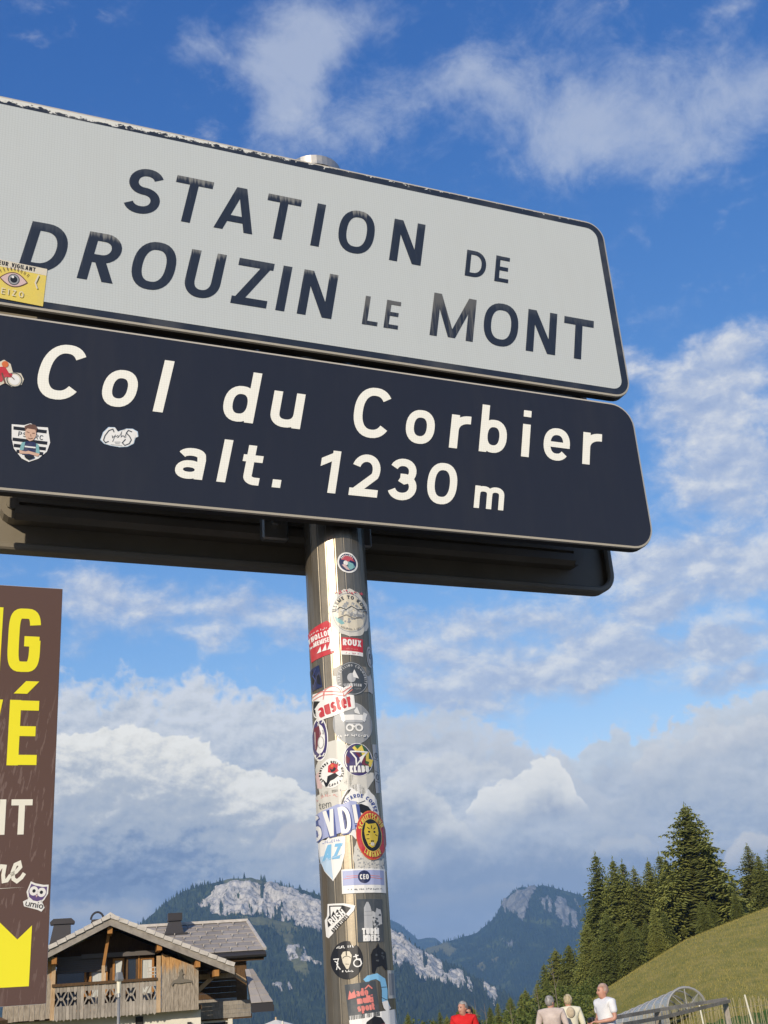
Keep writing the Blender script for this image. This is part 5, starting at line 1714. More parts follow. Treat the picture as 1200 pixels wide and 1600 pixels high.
# ---- sign on the far side of the pole, seen from its back
BW = .2035
vb = uv_at(500, 893, BW)[1]
ub = uv_at(959.5, 890, BW)[0]
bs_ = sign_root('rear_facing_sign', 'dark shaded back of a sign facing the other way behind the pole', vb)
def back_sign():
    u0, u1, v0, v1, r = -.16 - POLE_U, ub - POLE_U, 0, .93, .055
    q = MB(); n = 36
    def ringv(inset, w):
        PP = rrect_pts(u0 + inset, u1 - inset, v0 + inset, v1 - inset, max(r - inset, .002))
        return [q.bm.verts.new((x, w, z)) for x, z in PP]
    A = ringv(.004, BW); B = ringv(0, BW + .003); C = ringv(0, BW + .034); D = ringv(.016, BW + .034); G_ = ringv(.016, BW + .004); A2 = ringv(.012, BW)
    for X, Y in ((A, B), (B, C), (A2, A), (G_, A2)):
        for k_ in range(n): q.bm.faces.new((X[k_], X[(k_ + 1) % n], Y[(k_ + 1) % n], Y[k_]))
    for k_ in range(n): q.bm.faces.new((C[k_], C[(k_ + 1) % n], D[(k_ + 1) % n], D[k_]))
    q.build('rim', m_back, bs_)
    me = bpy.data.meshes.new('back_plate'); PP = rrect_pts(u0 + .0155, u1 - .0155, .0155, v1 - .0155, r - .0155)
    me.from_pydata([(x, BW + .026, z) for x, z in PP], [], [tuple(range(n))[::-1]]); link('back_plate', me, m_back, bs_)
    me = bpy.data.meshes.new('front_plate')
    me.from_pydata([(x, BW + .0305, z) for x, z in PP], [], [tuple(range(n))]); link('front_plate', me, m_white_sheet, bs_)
    # stiffening rails with grooves and round ends, and clamps at the pole
    ue = uv_at(897, 868, BW - .01)[0] - POLE_U
    ul = uv_at(24, 790, BW - .01)[0] - POLE_U
    for zc in (.095, .50, .80):
        q = MB()
        prof = [(.026, -.032), (-.004, -.032), (-.016, -.022), (-.016, -.004), (-.006, -.004), (-.006, .004), (-.016, .004), (-.016, .022), (-.004, .032), (.026, .032)]
        for xa, xb in ((ul, ue),):
            A_ = [q.bm.verts.new((xa, BW + y, zc + z)) for y, z in prof]; B_ = [q.bm.verts.new((xb, BW + y, zc + z)) for y, z in prof]
            m_ = len(prof)
            for k_ in range(m_): q.bm.faces.new((A_[k_], A_[(k_ + 1) % m_], B_[(k_ + 1) % m_], B_[k_]))
            q.bm.faces.new(A_[::-1]); q.bm.faces.new(B_)
        rl = q.build('rail', m_back, bs_)
        e = MB(); e.prism([(ue + .030 * math.cos(a), zc + .032 * math.sin(a)) for a in np.linspace(-PI / 2, PI / 2, 9)], BW - .010, BW + .0255); e.build('rail_end', m_back, rl)
        e = MB(); e.prism([(ul - .030 * math.cos(a), zc + .032 * math.sin(a)) for a in np.linspace(-PI / 2, PI / 2, 9)], BW - .010, BW + .0255); e.build('rail_end', m_back, rl)
        e = MB(); e.tube([(ul - .006, BW - .0105, zc), (ul - .006, BW - .016, zc)], .013, 10); e.build('bolt', m_back, rl)
        for ux in (-.115, .085):
            c = MB(); c.box(ux - .03, ux + .03, BW - .040, BW - .0165, zc - .042, zc + .042, bevel=.004); cl = c.build('clamp', m_alu, bs_)
            b2 = MB(); b2.tube([(ux, BW - .041, zc), (ux, BW - .052, zc)], .011, 6); b2.build('bolt', m_alu, cl)


back_sign()


# ---- brackets between the front panels and the pole (part of each sign)
for root, zs, h in ((ws, (.10, .43), VW1 - VW0), (cs, (.08, .31), VC1 - VC0)):
    for z in zs:
        q = MB(); q.box(U0 - POLE_U + .10, 1.647 - POLE_U - .10, .0265, .0395, z - .02, z + .02); q.build('rail', m_alu, root)
    for z in zs:
        q = MB(); q.tube([(math.cos(a) * (POLE_R + .004), POLE_W + math.sin(a) * (POLE_R + .004), z) for a in np.linspace(-PI * .85, PI * .85, 24) + PI / 2], .004, 4, True)
        q.build('pole_clamp', m_alu, root)

# ------------------------------------------------------------------ the pole
NFL = 22
def pole_r(th):
    """flat facets between shallow grooves"""
    p = (th * NFL / (2 * PI)) % 1.0
    return POLE_R * math.cos(PI / NFL) / math.cos((p - .5) * 2 * PI / NFL) - (.0013 if p < .06 or p > .94 else 0)


VIEW = math.atan2(-pole_xy.y, -pole_xy.x)         # bearing from the pole to the viewer


def pole_point(th, z, lift=None):
    p = (th * NFL / (2 * PI)) % 1.0
    r_ = pole_r(th) if lift is None else POLE_R * math.cos(PI / NFL) / math.cos((p - .5) * 2 * PI / NFL) + lift
    a = VIEW + th                                  # th > 0 turns to the viewer's right
    return Vector((math.cos(a) * r_, math.sin(a) * r_, z))


def pole_metal(g, b):
    tc = g.n('ShaderNodeTexCoord').outputs['Object']
    f, _ = g.noise(g.v('MULTIPLY', tc, (9, 9, .5)), 9.0, 5, .7)
    f2, _ = g.noise(tc, 26, 5, .7); f3, _ = g.noise(tc, 5.0, 4, .6)
    c = g.ramp(f, [(.3, (.19, .16, .115)), (.7, (.30, .26, .195))])
    c = g.mix(g.smooth(f2, .58, .72, 0, .45), c, (.15, .13, .10))
    c = g.mix(g.smooth(f3, .55, .75, 0, .5), c, (.38, .33, .25))
    g.put(b.inputs['Base Color'], c)
    g.put(b.inputs['Roughness'], g.m('MULTIPLY_ADD', f2, .18, .27))
    bump_to(g, b, f2, .10, .002)


m_pole = mat('fluted_aluminium', (.5, .47, .42), .4, .74, fn=pole_metal)
pole = empty('sign_pole', 'fluted metal sign pole plastered with stickers', 'pole', (pole_xy.x, pole_xy.y, 0))
POLE_H = uv_at(495, 264, POLE_W)[1] + CAMZ - .010
def build_pole():
    nth = NFL * 16
    zs = [0.02] + list(np.linspace(1.0, POLE_H - .03, 24))
    V = [tuple(pole_point(2 * PI * k / nth, z)) for z in zs for k in range(nth)]
    F = [(i * nth + k, i * nth + (k + 1) % nth, (i + 1) * nth + (k + 1) % nth, (i + 1) * nth + k) for i in range(len(zs) - 1) for k in range(nth)]
    from_np('shaft', V, F, m_pole, pole)
    q = MB(); n = 32
    q.tube([(0, 0, POLE_H - .032), (0, 0, POLE_H - .006), (0, 0, POLE_H)], [POLE_R + .003, POLE_R + .003, POLE_R - .004], n)
    q.build('cap', m_alu, pole)
    q = MB(); q.box(-.16, .16, -.16, .16, .007, .022, bevel=.003); fl = q.build('base_plate', m_alu, pole)
    for a in (45, 135, 225, 315):
        q = MB(); q.tube([(math.cos(R(a)) * .17 * .8, math.sin(R(a)) * .17 * .8, .0225), (math.cos(R(a)) * .136, math.sin(R(a)) * .136, .05)], .014, 6); q.build('bolt', m_alu, fl)


build_pole()


# ------------------------------------------------------------------ brown car park board
BD = 3.4
def brown_board():
    u1, v0, v1 = .4443, .0535, 1.2095
    o = empty('parking_board', 'brown parking board with yellow letters and a yellow arrow on posts', 'board')
    width = 1.05
    o.location = DD * u1 + NN * BD; o.rotation_euler = (0, 0, PSI)      # origin below its lit edge, on the ground
    zb = CAMZ

    def brown_fn(g, b):
        tc = g.n('ShaderNodeTexCoord').outputs['Object']
        x, _, z = g.sep(tc)
        ang = g.v('MULTIPLY', g.xyz(g.m('MULTIPLY_ADD', z, -.14, x), 0, z), (26, 1, 3.6))
        f, _ = g.noise(ang, 4.2, 4, .55, .4)
        f2, _ = g.noise(tc, 3.2, 3, .6)
        band = g.m('MULTIPLY', g.smooth(z, zb + .93, zb + .78), g.smooth(z, zb + .02, zb + .30, .55, 1))
        k = g.m('ADD', f, g.m('MULTIPLY', g.m('SUBTRACT', f2, .5), .45))
        k = g.m('MULTIPLY', g.smooth(g.m('ADD', k, g.m('MULTIPLY', g.smooth(x, -.06, -.24), .10)), .60, .63), band)
        g.put(b.inputs['Base Color'], g.mix(g.m('MULTIPLY', k, .75), (.112, .066, .054), (.185, .128, .110)))
    m_brown = mat('brown_print', (.105, .066, .054), .5, fn=brown_fn, spec=.3)
    m_yel = mat('yellow_print', (.86, .78, .02), .5); m_cr = mat('cream_print', (.80, .78, .66), .5); m_edge = mat('white_board_core', (.75, .73, .68), .5)
    q = MB(); q.box(-width, 0, .001, .008, zb + v0, zb + v1); q.build('core', m_edge, o)
    me = bpy.data.meshes.new('face'); e = .0008
    me.from_pydata([(-width + e, 0, zb + v0 + e), (-e, 0, zb + v0 + e), (-e, 0, zb + v1 - e), (-width + e, 0, zb + v1 - e)], [], [(0, 1, 2, 3)]); link('face', me, m_brown, o)
    P = lambda x, y, l: Vector((x, -l, y + zb))

    def bp(px, py):
        r = ray(px, py); p = r * (BD / (r @ np.array(NN))); return float(p @ np.array(DD)) - u1, float(p[2])

    def word(s, right, base, h, w, t, gap, m, hdraw=None):
        x = right
        for ch in s[::-1]:
            ww = w * {'I': .36, 'M': 1.3, 'V': 1.08, 'A': 1.08, 'N': 1.06}.get(ch, 1.0)
            film('letter', moved(glyph(ch, ww, h, t, e_=4.2), x - ww, base), P, m, o, .0008)
            x -= ww + gap
    a = bp(62, 1048); b_ = bp(15, 1000); c = bp(15, 952)
    hG = bp(38, 951)[1] - bp(34, 1050)[1]
    xl, xr = bp(12.5, 1000)[0], bp(64, 985)[0]
    word('PARKING', xr, bp(34, 1050)[1], hG, xr - xl, .031, .018, m_yel)
    xl, xr = bp(9, 1196)[0], bp(57, 1190)[0]
    hE = bp(36, 1094)[1] - bp(32, 1196)[1]
    word('PRIVÉ', xr, bp(32, 1196)[1], hE, (xr - xl) * .98, .031, .018, m_yel)
    xl, xr = bp(18, 1252)[0], bp(51, 1252)[0]
    hT = bp(34, 1249)[1] - bp(32, 1304)[1]
    word('CLIENT', xr, bp(32, 1304)[1], hT, xr - xl, .0165, .014, m_cr)
    # script word: only its end is in view
    sc = bp(20, 1378)
    y0 = sc[1]; s_ = .052
    def script(pts, t=.0085): film('script', line([(sc[0] + x * s_, y0 + y * s_) for x, y in pts], t), P, m_cr, o, .0008)
    script([(-.9, .1), (-.75, 0), (-.62, .35), (-.5, .85), (-.62, .1)] and [(-.95, 0), (-.80, .85), (-.86, .35), (-.62, .80), (-.45, .78), (-.50, .35), (-.46, .05), (-.30, .08), (-.12, .35)], .010)
    script([(-.12, .35), (.14, .50), (.34, .74), (.28, .95), (.08, .86), (-.04, .50), (.02, .14), (.20, .02), (.42, .20), (.56, .42)], .010)
    ul = bp(0, 1391); ur = bp(40, 1386)
    film('underline', poly((ul[0] - .25, ul[1] - .006), (ur[0], ur[1]), (ul[0] - .25, ul[1] - .001)), P, m_cr, o, .0008)
    # arrow pointing down and to the viewer's left
    ar = [bp(-80, 1548), bp(45, 1541), bp(50, 1446), bp(27, 1468), bp(-10, 1432), bp(-60, 1425), bp(-52, 1490)]
    film('arrow', poly(*ar), P, m_yel, o, .0008)
    for x in (-.22, -.86):
        q = MB(); q.box(x - .04, x + .04, .0095, .089, 0, zb + v1 - .06); q.build('post', m_alu, o)
    # owl sticker
    ow = empty('sticker', 'small owl sticker lettered umio on the brown board', 'sticker', (0, 0, 0), PSI)
    cx, cz = bp(57, 1400)
    ow.location = o.location + DD * cx + Vector((0, 0, zb + cz)); Q = lambda x, y, l: Vector((x, -l, y))
    M_ = lambda sh: moved(sh, 0, 0, -12)
    wt = mat('sticker_white', (.78, .77, .72), .35); pu = mat('sticker_violet', (.12, .075, .20), .4); bk = mat('sticker_black', (.012, .012, .014), .4)
    s1 = .0019
    def Z(sh, d=1): return moved(M_(sh), sx=s1 * .75, sy=s1 * .75)
    film('backing', Z(poly((-17, 24), (-8, 22), (8, 22), (17, 24), (20, 8), (16, -4), (12, -10), (20, -18), (16, -26), (8, -24), (-18, -22), (-22, -14), (-14, -8), (-20, 4))), Q, wt, ow, .0012)
    film('body', Z(poly((-15, 20), (-7, 18), (7, 18), (15, 20), (17, 6), (13, -4), (4, -9), (-4, -9), (-13, -4), (-17, 6))), Q, pu, ow, .0016)
    film('eye', Z(ellipse(8, 8.5, -7.5, 8)), Q, wt, ow, .0019); film('eye', Z(ellipse(8, 8.5, 7.5, 8)), Q, wt, ow, .0019)
    film('pupil', Z(ellipse(3, 3.2, -7, 8)), Q, bk, ow, .0022); film('pupil', Z(ellipse(3, 3.2, 7, 8)), Q, bk, ow, .0022)
    film('beak', Z(poly((-2.5, 2), (2.5, 2), (0, -3))), Q, mat('sticker_pink', (.62, .45, .42), .4), ow, .0022)
    film('lettering', Z(text_shapes('umio', 11, 1.5, .12, 1.25, 0, -21)), Q, bk, ow, .0018)


brown_board()
# ================================================================== stickers
def cmat(name, col, rough=.38):
    def fn(g, b):
        tc = g.n('ShaderNodeTexCoord').outputs['Object']
        f, _ = g.noise(tc, 60, 4, .65); f2, _ = g.noise(tc, 17, 4, .6)
        k = g.smooth(g.m('ADD', g.m('MULTIPLY', f, .5), g.m('MULTIPLY', f2, .5)), .46, .66, 0, .30)
        g.put(b.inputs['Base Color'], g.mix(k, col, tuple(.55 * c + .45 * v for c, v in zip(col, (.33, .31, .27)))))
        g.put(b.inputs['Roughness'], g.m('MULTIPLY_ADD', f2, .3, rough - .12))
    return mat(name, col, rough, fn=fn)


K = {n: cmat('sticker_' + n, c) for n, c in dict(white=(.74, .73, .69), paper=(.60, .58, .51), cream=(.66, .60, .46), black=(.016, .016, .018), slate=(.060, .070, .078), grey=(.30, .31, .31), silver=(.42, .43, .43), red=(.52, .030, .040), rose=(.50, .08, .10),
     navy=(.018, .026, .085), blue=(.055, .085, .27), purple=(.050, .036, .135), sky=(.20, .46, .68), pale=(.45, .60, .74), lilac=(.36, .40, .60), orange=(.62, .15, .035), yellow=(.62, .46, .035), gold=(.70, .55, .10), salmon=(.66, .20, .17), green=(.05, .13, .05), brown=(.13, .06, .035), maroon=(.16, .03, .05),
     teal=(.20, .42, .42), skin=(.62, .40, .28), pink=(.60, .36, .34), grime=(.24, .22, .18)).items()}


def on_pole(px, py):
    d = ray(px, py); c = np.array([pole_xy.x, pole_xy.y]); d2 = d[:2]
    a = d2 @ d2; b = -2 * d2 @ c; cc = c @ c - POLE_R ** 2
    disc = max(b * b - 4 * a * cc, 0); t = (-b - math.sqrt(disc)) / (2 * a)
    p = d * t; q = p[:2] - c
    th = math.atan2(q[1], q[0]) - VIEW
    th = (th + PI) % (2 * PI) - PI
    return th, p[2] + CAMZ


def pole_sticker(px, py, label, layers, lv=0, rot=0.0, group='stickers on the sign pole'):
    th0, z0 = on_pole(px, py)
    kz = (on_pole(px, py - 8)[1] - on_pole(px, py + 8)[1]) / 16
    xl, xr = np.interp(py, [900, 1150, 1400, 1590], [476, 487, 500, 510]), np.interp(py, [900, 1150, 1400, 1590], [571.5, 590, 607, 621])
    kx = 2 * POLE_R / (xr - xl)
    s0 = math.sin(th0)
    o = empty('sticker', label, 'sticker', (0, 0, 0), 0, group)
    org = Vector((pole_xy.x, pole_xy.y, 0)) + pole_point(th0, z0, 0)
    o.location = org
    base = org - Vector((pole_xy.x, pole_xy.y, 0))

    def place(x, y, l):
        th = math.asin(max(-.992, min(.992, s0 + x * kx / POLE_R)))
        return pole_point(th, z0 + y * kz, l) - base
    for k, (nm, sh, m) in enumerate(layers):
        if rot: sh = moved(sh, 0, 0, rot)
        film(nm, sh, place, K[m] if isinstance(m, str) else m, o, .0009 + lv * .0005 + k * .00020, cut=2.5, step=.000004)
    return o


TX = text_shapes


def torn(w, h, seed, n=26, amt=.10, e=3.0):
    rs = random.Random(seed); p = []
    for k in range(n):
        a = 2 * PI * k / n; c, s = math.cos(a), math.sin(a); f = 1 + rs.uniform(-amt, amt)
        p.append((w / 2 * f * math.copysign(abs(c) ** (2 / e), c), h / 2 * f * math.copysign(abs(s) ** (2 / e), s)))
    return poly(*p)


def speck(w, h, n, s, seed):
    rs = random.Random(seed); out = []
    for _ in range(n):
        a = rs.uniform(0, 6.28); r_ = math.sqrt(rs.random()); x, y = w / 2 * r_ * math.cos(a), h / 2 * r_ * math.sin(a); q = s * rs.uniform(.4, 1)
        out += poly((x - q, y - q * .6), (x + q * .7, y - q), (x + q, y + q * .5), (x - q * .3, y + q))
    return out


def pole_stickers():
    S = pole_sticker
    S(543, 879, 'small round white rimmed sticker highest on the pole, red and blue print', [
        ('backing', ellipse(15.5, 16), 'white'), ('print', ellipse(13, 13.5), 'navy'), ('print', moved(poly((-10, 4), (-4, 11), (6, 11), (11, 2), (4, 4), (0, -2), (-5, 4)), 0, 0), 'rose'),
        ('print', poly((0, 2), (8, -1), (11, -6), (4, -11), (-2, -7), (2, -4)), 'teal'), ('print', ellipse(3.4, 3.6, -3, -1), 'white'), ('print', poly((-9, -4), (-3, -11), (3, -12), (-1, -7), (-4, -3)), 'pink'),
        ('lettering', scrawl(9, 3.0, .7, 1, arc_r=9.6, arc_mid=100), 'white')])
    S(546, 957, 'big round beige sticker with a ragged sun bleached rim near the pole top', [
        ('backing', ellipse(31, 37, n=46, wob=.045, seed=4), 'paper'), ('print', ring(25.5, 30, 1.0), 'grey'), ('print', ellipse(24, 28), 'cream'),
        ('print', poly((-23, -6), (-20, -14), (-13, -19), (-8, -17), (-14, -10)), 'teal'),
        ('print', speck(40, 30, 46, 3.2, 5), 'grey'), ('print', moved(speck(34, 20, 30, 2.6, 8), 2, 3), 'paper'), ('print', line([(-22, 2), (-14, 8), (-5, 4), (3, 10), (12, 5), (22, 9)], 1.4), 'slate'), ('print', line([(-18, -9), (-6, -4), (6, -9), (18, -5)], 1.2), 'grime'),
        ('lettering', TX('ILLEME TO KONT', 5.4, 1.1, .28, arc_r=21, arc_mid=92), 'slate'), ('lettering', scrawl(14, 2.8, .6, 2, arc_r=27, arc_mid=270, flip=True), 'grime'), ('print', moved(speck(46, 6, 22, 1.6, 12), 0, 31), 'rose')])
    S(501, 1001, 'red square sticker with three white peaks, Thollon les Memises', [
        ('backing', poly((-19, -27), (17, -25), (20, 22), (14, 28), (-18, 22)), 'red'), ('lettering', TX('THOLLON', 8.5, 1.9, .12, .80, -1, 4), 'white'), ('lettering', TX('MEMISES', 7.5, 1.6, .10, .78, 3, -6), 'white'), ('lettering', TX('les', 5, .9, .1, 1, -14, -6), 'white'),
        ('lettering', scrawl(11, 3.2, .6, 3, -1, 15), 'white'), ('peak', poly((-8, -18), (-1, -18), (-1, -9)) + poly((0, -18), (7, -18), (7, -8)) + poly((8, -18), (15, -18), (14, -7)), 'white'), ('worn_strip', poly((13, -22), (18, -22), (19, 16), (15, 14)), 'white')], 0, 6)
    S(550, 1010, 'red and white label lettered Roux', [
        ('backing', rect(33, 27), 'red'), ('strip', rect(33, 6, 0, -10.5), 'white'), ('lettering', TX('ROUX', 10, 2.4, .10, .95, 0, 1), 'white'), ('lettering', scrawl(8, 2.8, .6, 4, 0, -5.5), 'salmon'), ('lettering', scrawl(10, 2.4, .5, 5, 0, -12), 'rose')], 0, -3)
    S(577.5, 1027, 'grey oval sticker on the shaded edge of the pole', [
        ('backing', ellipse(5, 16), 'silver'), ('print', ring(3.2, 12, .8), 'slate'), ('lettering', TX('C', 8, 1.2, .1, .5, 0, -3), 'slate')])
    S(550, 1060, 'torn pale paper remains behind the dark round sticker', [
        ('backing', torn(58, 44, 7, 30, .08, 5), 'grime'), ('scrap', moved(torn(26, 34, 3, 18, .2), -18, -8), 'paper'), ('scrap', moved(torn(8, 30, 9, 14, .2), 27, -6), 'silver')])
    S(550, 1060, 'dark slate round sticker with a small white fruit emblem', [
        ('backing', ellipse(24, 26), 'slate'), ('rim', ring(22.8, 24.6, .7), 'silver'), ('lettering', TX('ROAD CYCLING COMMUNITY', 3.6, .8, .35, arc_r=18.5, arc_mid=92), 'silver'), ('emblem', ellipse(6.4, 7.2, -1, 1), 'silver'), ('emblem', poly((2, 2), (10, 0), (4, 14), (1, 8)), 'white'),
        ('lettering', TX('SLIPSTREAM', 4.4, 1.2, .14, .85, 0, -12.5), 'silver'), ('lettering', scrawl(12, 2.4, .5, 6, 0, -17), 'grey')], 1)
    S(493, 1060, 'small dark navy square sticker on the lit edge of the pole', [
        ('backing', rect(17, 36), 'navy'), ('print', poly((-7, 12), (-3, 16), (0, 4), (-4, -8), (-7, -4)), 'black'), ('print', poly((2, -10), (7, -14), (7, 4), (3, 2)), 'black'), ('print', line([(-5, -12), (0, -4), (-3, 6), (3, 14)], 1.0), 'blue')], 0, 6)
    S(498, 1104, 'round black and white badge half covered by a red lettered sticker', [
        ('backing', ellipse(10.5, 19), 'white'), ('print', ellipse(9, 17), 'black'), ('print', line([(-4, 10), (1, 12), (4, 6), (-1, 2), (-5, -2), (-1, -6), (4, -4)], 2.2), 'white'), ('lettering', scrawl(6, 3.0, .7, 7, arc_r=13, arc_mid=255, flip=True), 'white')], 0)
    S(551, 1130, 'clear round sticker with a white winged bolt print', [
        ('backing', ellipse(30.5, 33), 'grey'), ('rim', ring(30, 32.4, .7), 'silver'), ('print', rect(38, 9, 2, 9, 2), 'white'), ('print', moved(rect(6, 14, 0, 0), -14, 10, 20), 'white'), ('print', moved(rect(6, 14, 0, 0), 18, 10, -20), 'white'), ('print', poly((4, 16), (12, 14), (8, 26), (3, 20)), 'white'),
        ('print', rect(26, 4, 2, 3) + rect(18, 3, 2, -1), 'silver'), ('print', ring(4.6, 4.6, 2.6, -5, -7) + ring(4.6, 4.6, 2.6, 9, -7), 'white'), ('print', line([(-2, -2), (2, -6), (6, -2)], 2), 'white'), ('lettering', scrawl(14, 4.2, 1.1, 8, 0, -21), 'white')], 0)
    S(524, 1098, 'white sticker with slanted red letters auster under red arcs', [
        ('backing', poly((-29, -24), (-5, -21), (30, -10), (29, 10), (16, 12), (28, 24), (26, 30), (14, 22), (2, 28), (-14, 24), (-22, 20), (-34, 22), (-36, 12), (-22, 6), (-31, -4)), 'white'),
        ('lettering', moved(TX('auster', 23, 4.6, .05, .66, 0, 0), 0, -14, 14, sh=.12), 'red'),
        ('arc', line([(-34, 17), (-20, 21), (-4, 18), (12, 15), (26, 24)], 1.6) + line([(-33, 12), (-18, 15), (-2, 13), (14, 9), (27, 19)], 1.4) + line(arc(-4, 12, 14, 14, 10, 170, 12), 1.3) + line([(-14, 24), (-18, 8)], 1.2) + line([(10, 22), (14, 8)], 1.2), 'salmon')], 2)
    S(500, 1155, 'round purple and white sticker wrapped round the lit edge of the pole', [
        ('backing', ellipse(13.5, 35), 'white'), ('print', ellipse(12, 32), 'purple'), ('print', ellipse(8.5, 23), 'white'), ('print', poly((-8, 20), (0, 22), (3, 8), (-1, -4), (-6, -18), (-8, -8)), 'maroon'), ('print', ellipse(4.5, 9, 2, -6), 'white'), ('print', ring(4.5, 9, 1.0, 2, -6), 'grey'),
        ('lettering', scrawl(2, 7, 1.5, 9, 3, 23), 'white'), ('lettering', scrawl(3, 7, 1.8, 10, 0, -29), 'white'), ('lettering', TX('36', 7, 1.4, .1, .7, 8, 6), 'silver')], 1)
    S(522, 1200, 'large blank white paper behind the bird sticker', [
        ('backing', poly((-24, -40), (22, -36), (30, -14), (34, 0), (26, 32), (6, 44), (-12, 42), (-20, 26), (-30, 6)), 'paper'), ('scrap', poly((-30, -4), (-18, 2), (-20, -28), (-27, -26)), 'pink')], 0)
    S(560, 1222, 'white torn paper tail under the dark round sticker', [('backing', poly((-22, 0), (-14, -6), (6, -22), (26, 8), (24, 16), (-10, 14)), 'paper')], 0)
    S(559, 1187, 'round dark sticker with white arrow and zigzag colours, lettered Klabu', [
        ('backing', ellipse(22.5, 26), 'white'), ('print', ellipse(21.6, 25), 'purple'), ('print', poly((-4, 22), (8, 24), (19, 10), (20, -8), (12, -20), (6, -8), (12, 2), (2, 4), (6, 14), (-2, 14)), 'green'),
        ('print', line([(-6, 20), (0, 13), (6, 19), (9, 8), (15, 10), (14, 0), (20, -1), (17, -10)], 4.4), 'gold'), ('print', line([(-2, 12), (4, 4), (9, 2), (8, -6), (14, -9), (12, -16)], 4.0), 'maroon'), ('print', poly((-18, 8), (-12, 2), (-14, -6), (-20, -4)), 'maroon'),
        ('arrow', line([(-11, 13), (14, 12), (-3, -9), (-3, 2), (-11, 13)], 2.2), 'white'), ('arrow', poly((2, 3), (12, 10), (4, -6)), 'white'), ('lettering', TX('KLABU', 10.5, 2.8, .08, .78, 1, -20), 'white'), ('rim', line(arc(0, 0, 19.5, 22, 140, 210, 10), 1.0), 'white')], 1)
    S(518, 1208, 'round white sticker with a black and red bird', [
        ('backing', ellipse(19, 23.5), 'white'), ('bird', poly((-14, -6), (-8, -14), (-6, -4), (0, -2), (6, 0), (10, -6), (4, -10), (-2, -12), (-7, -20), (-10, -20)), 'black'), ('bird', poly((-5, 2), (-4, 12), (2, 16), (8, 13), (12, 14), (10, 6), (12, 2), (5, -1)), 'red'), ('bird', poly((-2, 8), (2, 5), (5, 9), (8, 6), (5, 2), (0, 1)), 'black'), ('bird', ellipse(2.2, 2.4, 2, 11), 'orange'),
        ('lettering', TX('LA PANTERA DELLA MOTO', 3.6, .9, .3, arc_r=15.6, arc_mid=95), 'black'), ('lettering', scrawl(6, 4.0, .9, 17, arc_r=20.5, arc_mid=280, flip=True, pitch=1.2), 'black'), ('print', line([(8, -3), (13, -8), (16, -4)], .9), 'black')], 1)
    S(588.5, 1201, 'narrow grey paper strip on the shaded edge of the pole', [
        ('backing', poly((-4, -38), (4, -36), (3.5, 38), (-5, 36)), 'silver'), ('print', line([(-3.5, 14), (3, 13)], .8) + line([(-3.5, -4), (3, -6)], .8) + line([(-3, -20), (3, -21)], .8), 'slate'), ('print', ring(1.8, 4, .8, 0, 20) + ring(1.8, 4, .8, 0, -13), 'slate')])
    S(512, 1252, 'pale paper with thin red curved writing above the big blue letters', [
        ('backing', poly((-19, -20), (22, -14), (22, 16), (2, 17), (-19, 13)), 'paper'), ('lettering', scrawl(10, 4.4, .7, 11, pitch=.75, arc_r=34, arc_mid=92, y0=-26), 'salmon'), ('lettering', TX('tem', 11, 1.0, .06, .95, -4, -10), 'slate')], 0)
    S(561, 1268, 'big white round sticker with motorbike emblem and chipped rim', [
        ('backing', ellipse(31, 42, n=38, wob=.05, seed=9), 'white'), ('rim_chip', moved(poly((-31, 0), (-24, 22), (-16, 34), (-10, 36), (-14, 30), (-20, 24), (-26, 8)), 0, 0), 'black'),
        ('lettering', TX('MOTARDE CORSE', 6.0, 1.4, .18, arc_r=22, arc_mid=82), 'blue'), ('emblem', poly((-18, 0), (-8, 10), (4, 12), (14, 8), (20, 0), (12, 2), (6, -4), (-2, 2), (-8, -4), (-14, 4)), 'black'), ('emblem', ring(5, 6, 2, -12, -6) + ring(5, 6, 2, 12, -5), 'black'), ('emblem', line([(-10, 16), (0, 13), (10, 17)], 1.0), 'slate'), ('lettering', scrawl(4, 4.5, 1.2, 12, -10, -18), 'blue')], 0)
    S(519, 1341, 'pale shield sticker with a light blue slanted monogram', [
        ('backing', poly((-22, 34), (-8, 30), (0, 38), (8, 33), (22, 32), (20, 6), (13, -18), (0, -36), (-13, -18), (-20, 4)), 'white'), ('print', poly((-20, 6), (-2, 6), (0, -34), (-13, -17)), 'pale'), ('lettering', TX('AZ', 24, 5, .06, .85, -2, -2, slant=.25), 'sky'), ('print', line([(-20, -4), (16, 4)], 1.0), 'pale'), ('lettering', scrawl(8, 4.5, 1, 13, 0, 25), 'lilac')], 0)
    S(579, 1340, 'speckled grey white paper under the round tiger sticker', [
        ('backing', torn(52, 62, 12, 30, .06), 'paper'), ('speck', speck(46, 54, 130, 1.5, 3), 'grey')], 0)
    S(525, 1286, 'big white letters SVD! outlined in dark blue', [
        ('backing', poly((-30, -24), (-12, -20), (28, -12), (33, -14), (33, 31), (24, 33), (14, 28), (4, 29), (-12, 24), (-30, 20)), 'lilac'), ('shade', moved(TX('SVD!', 44, 11.5, .14, .58, 0, 0), 1.5, -21, 6), 'blue'), ('lettering', moved(TX('SVD!', 42, 5.6, .14, .60, 0, 0), 0, -19, 6), 'white')], 3)
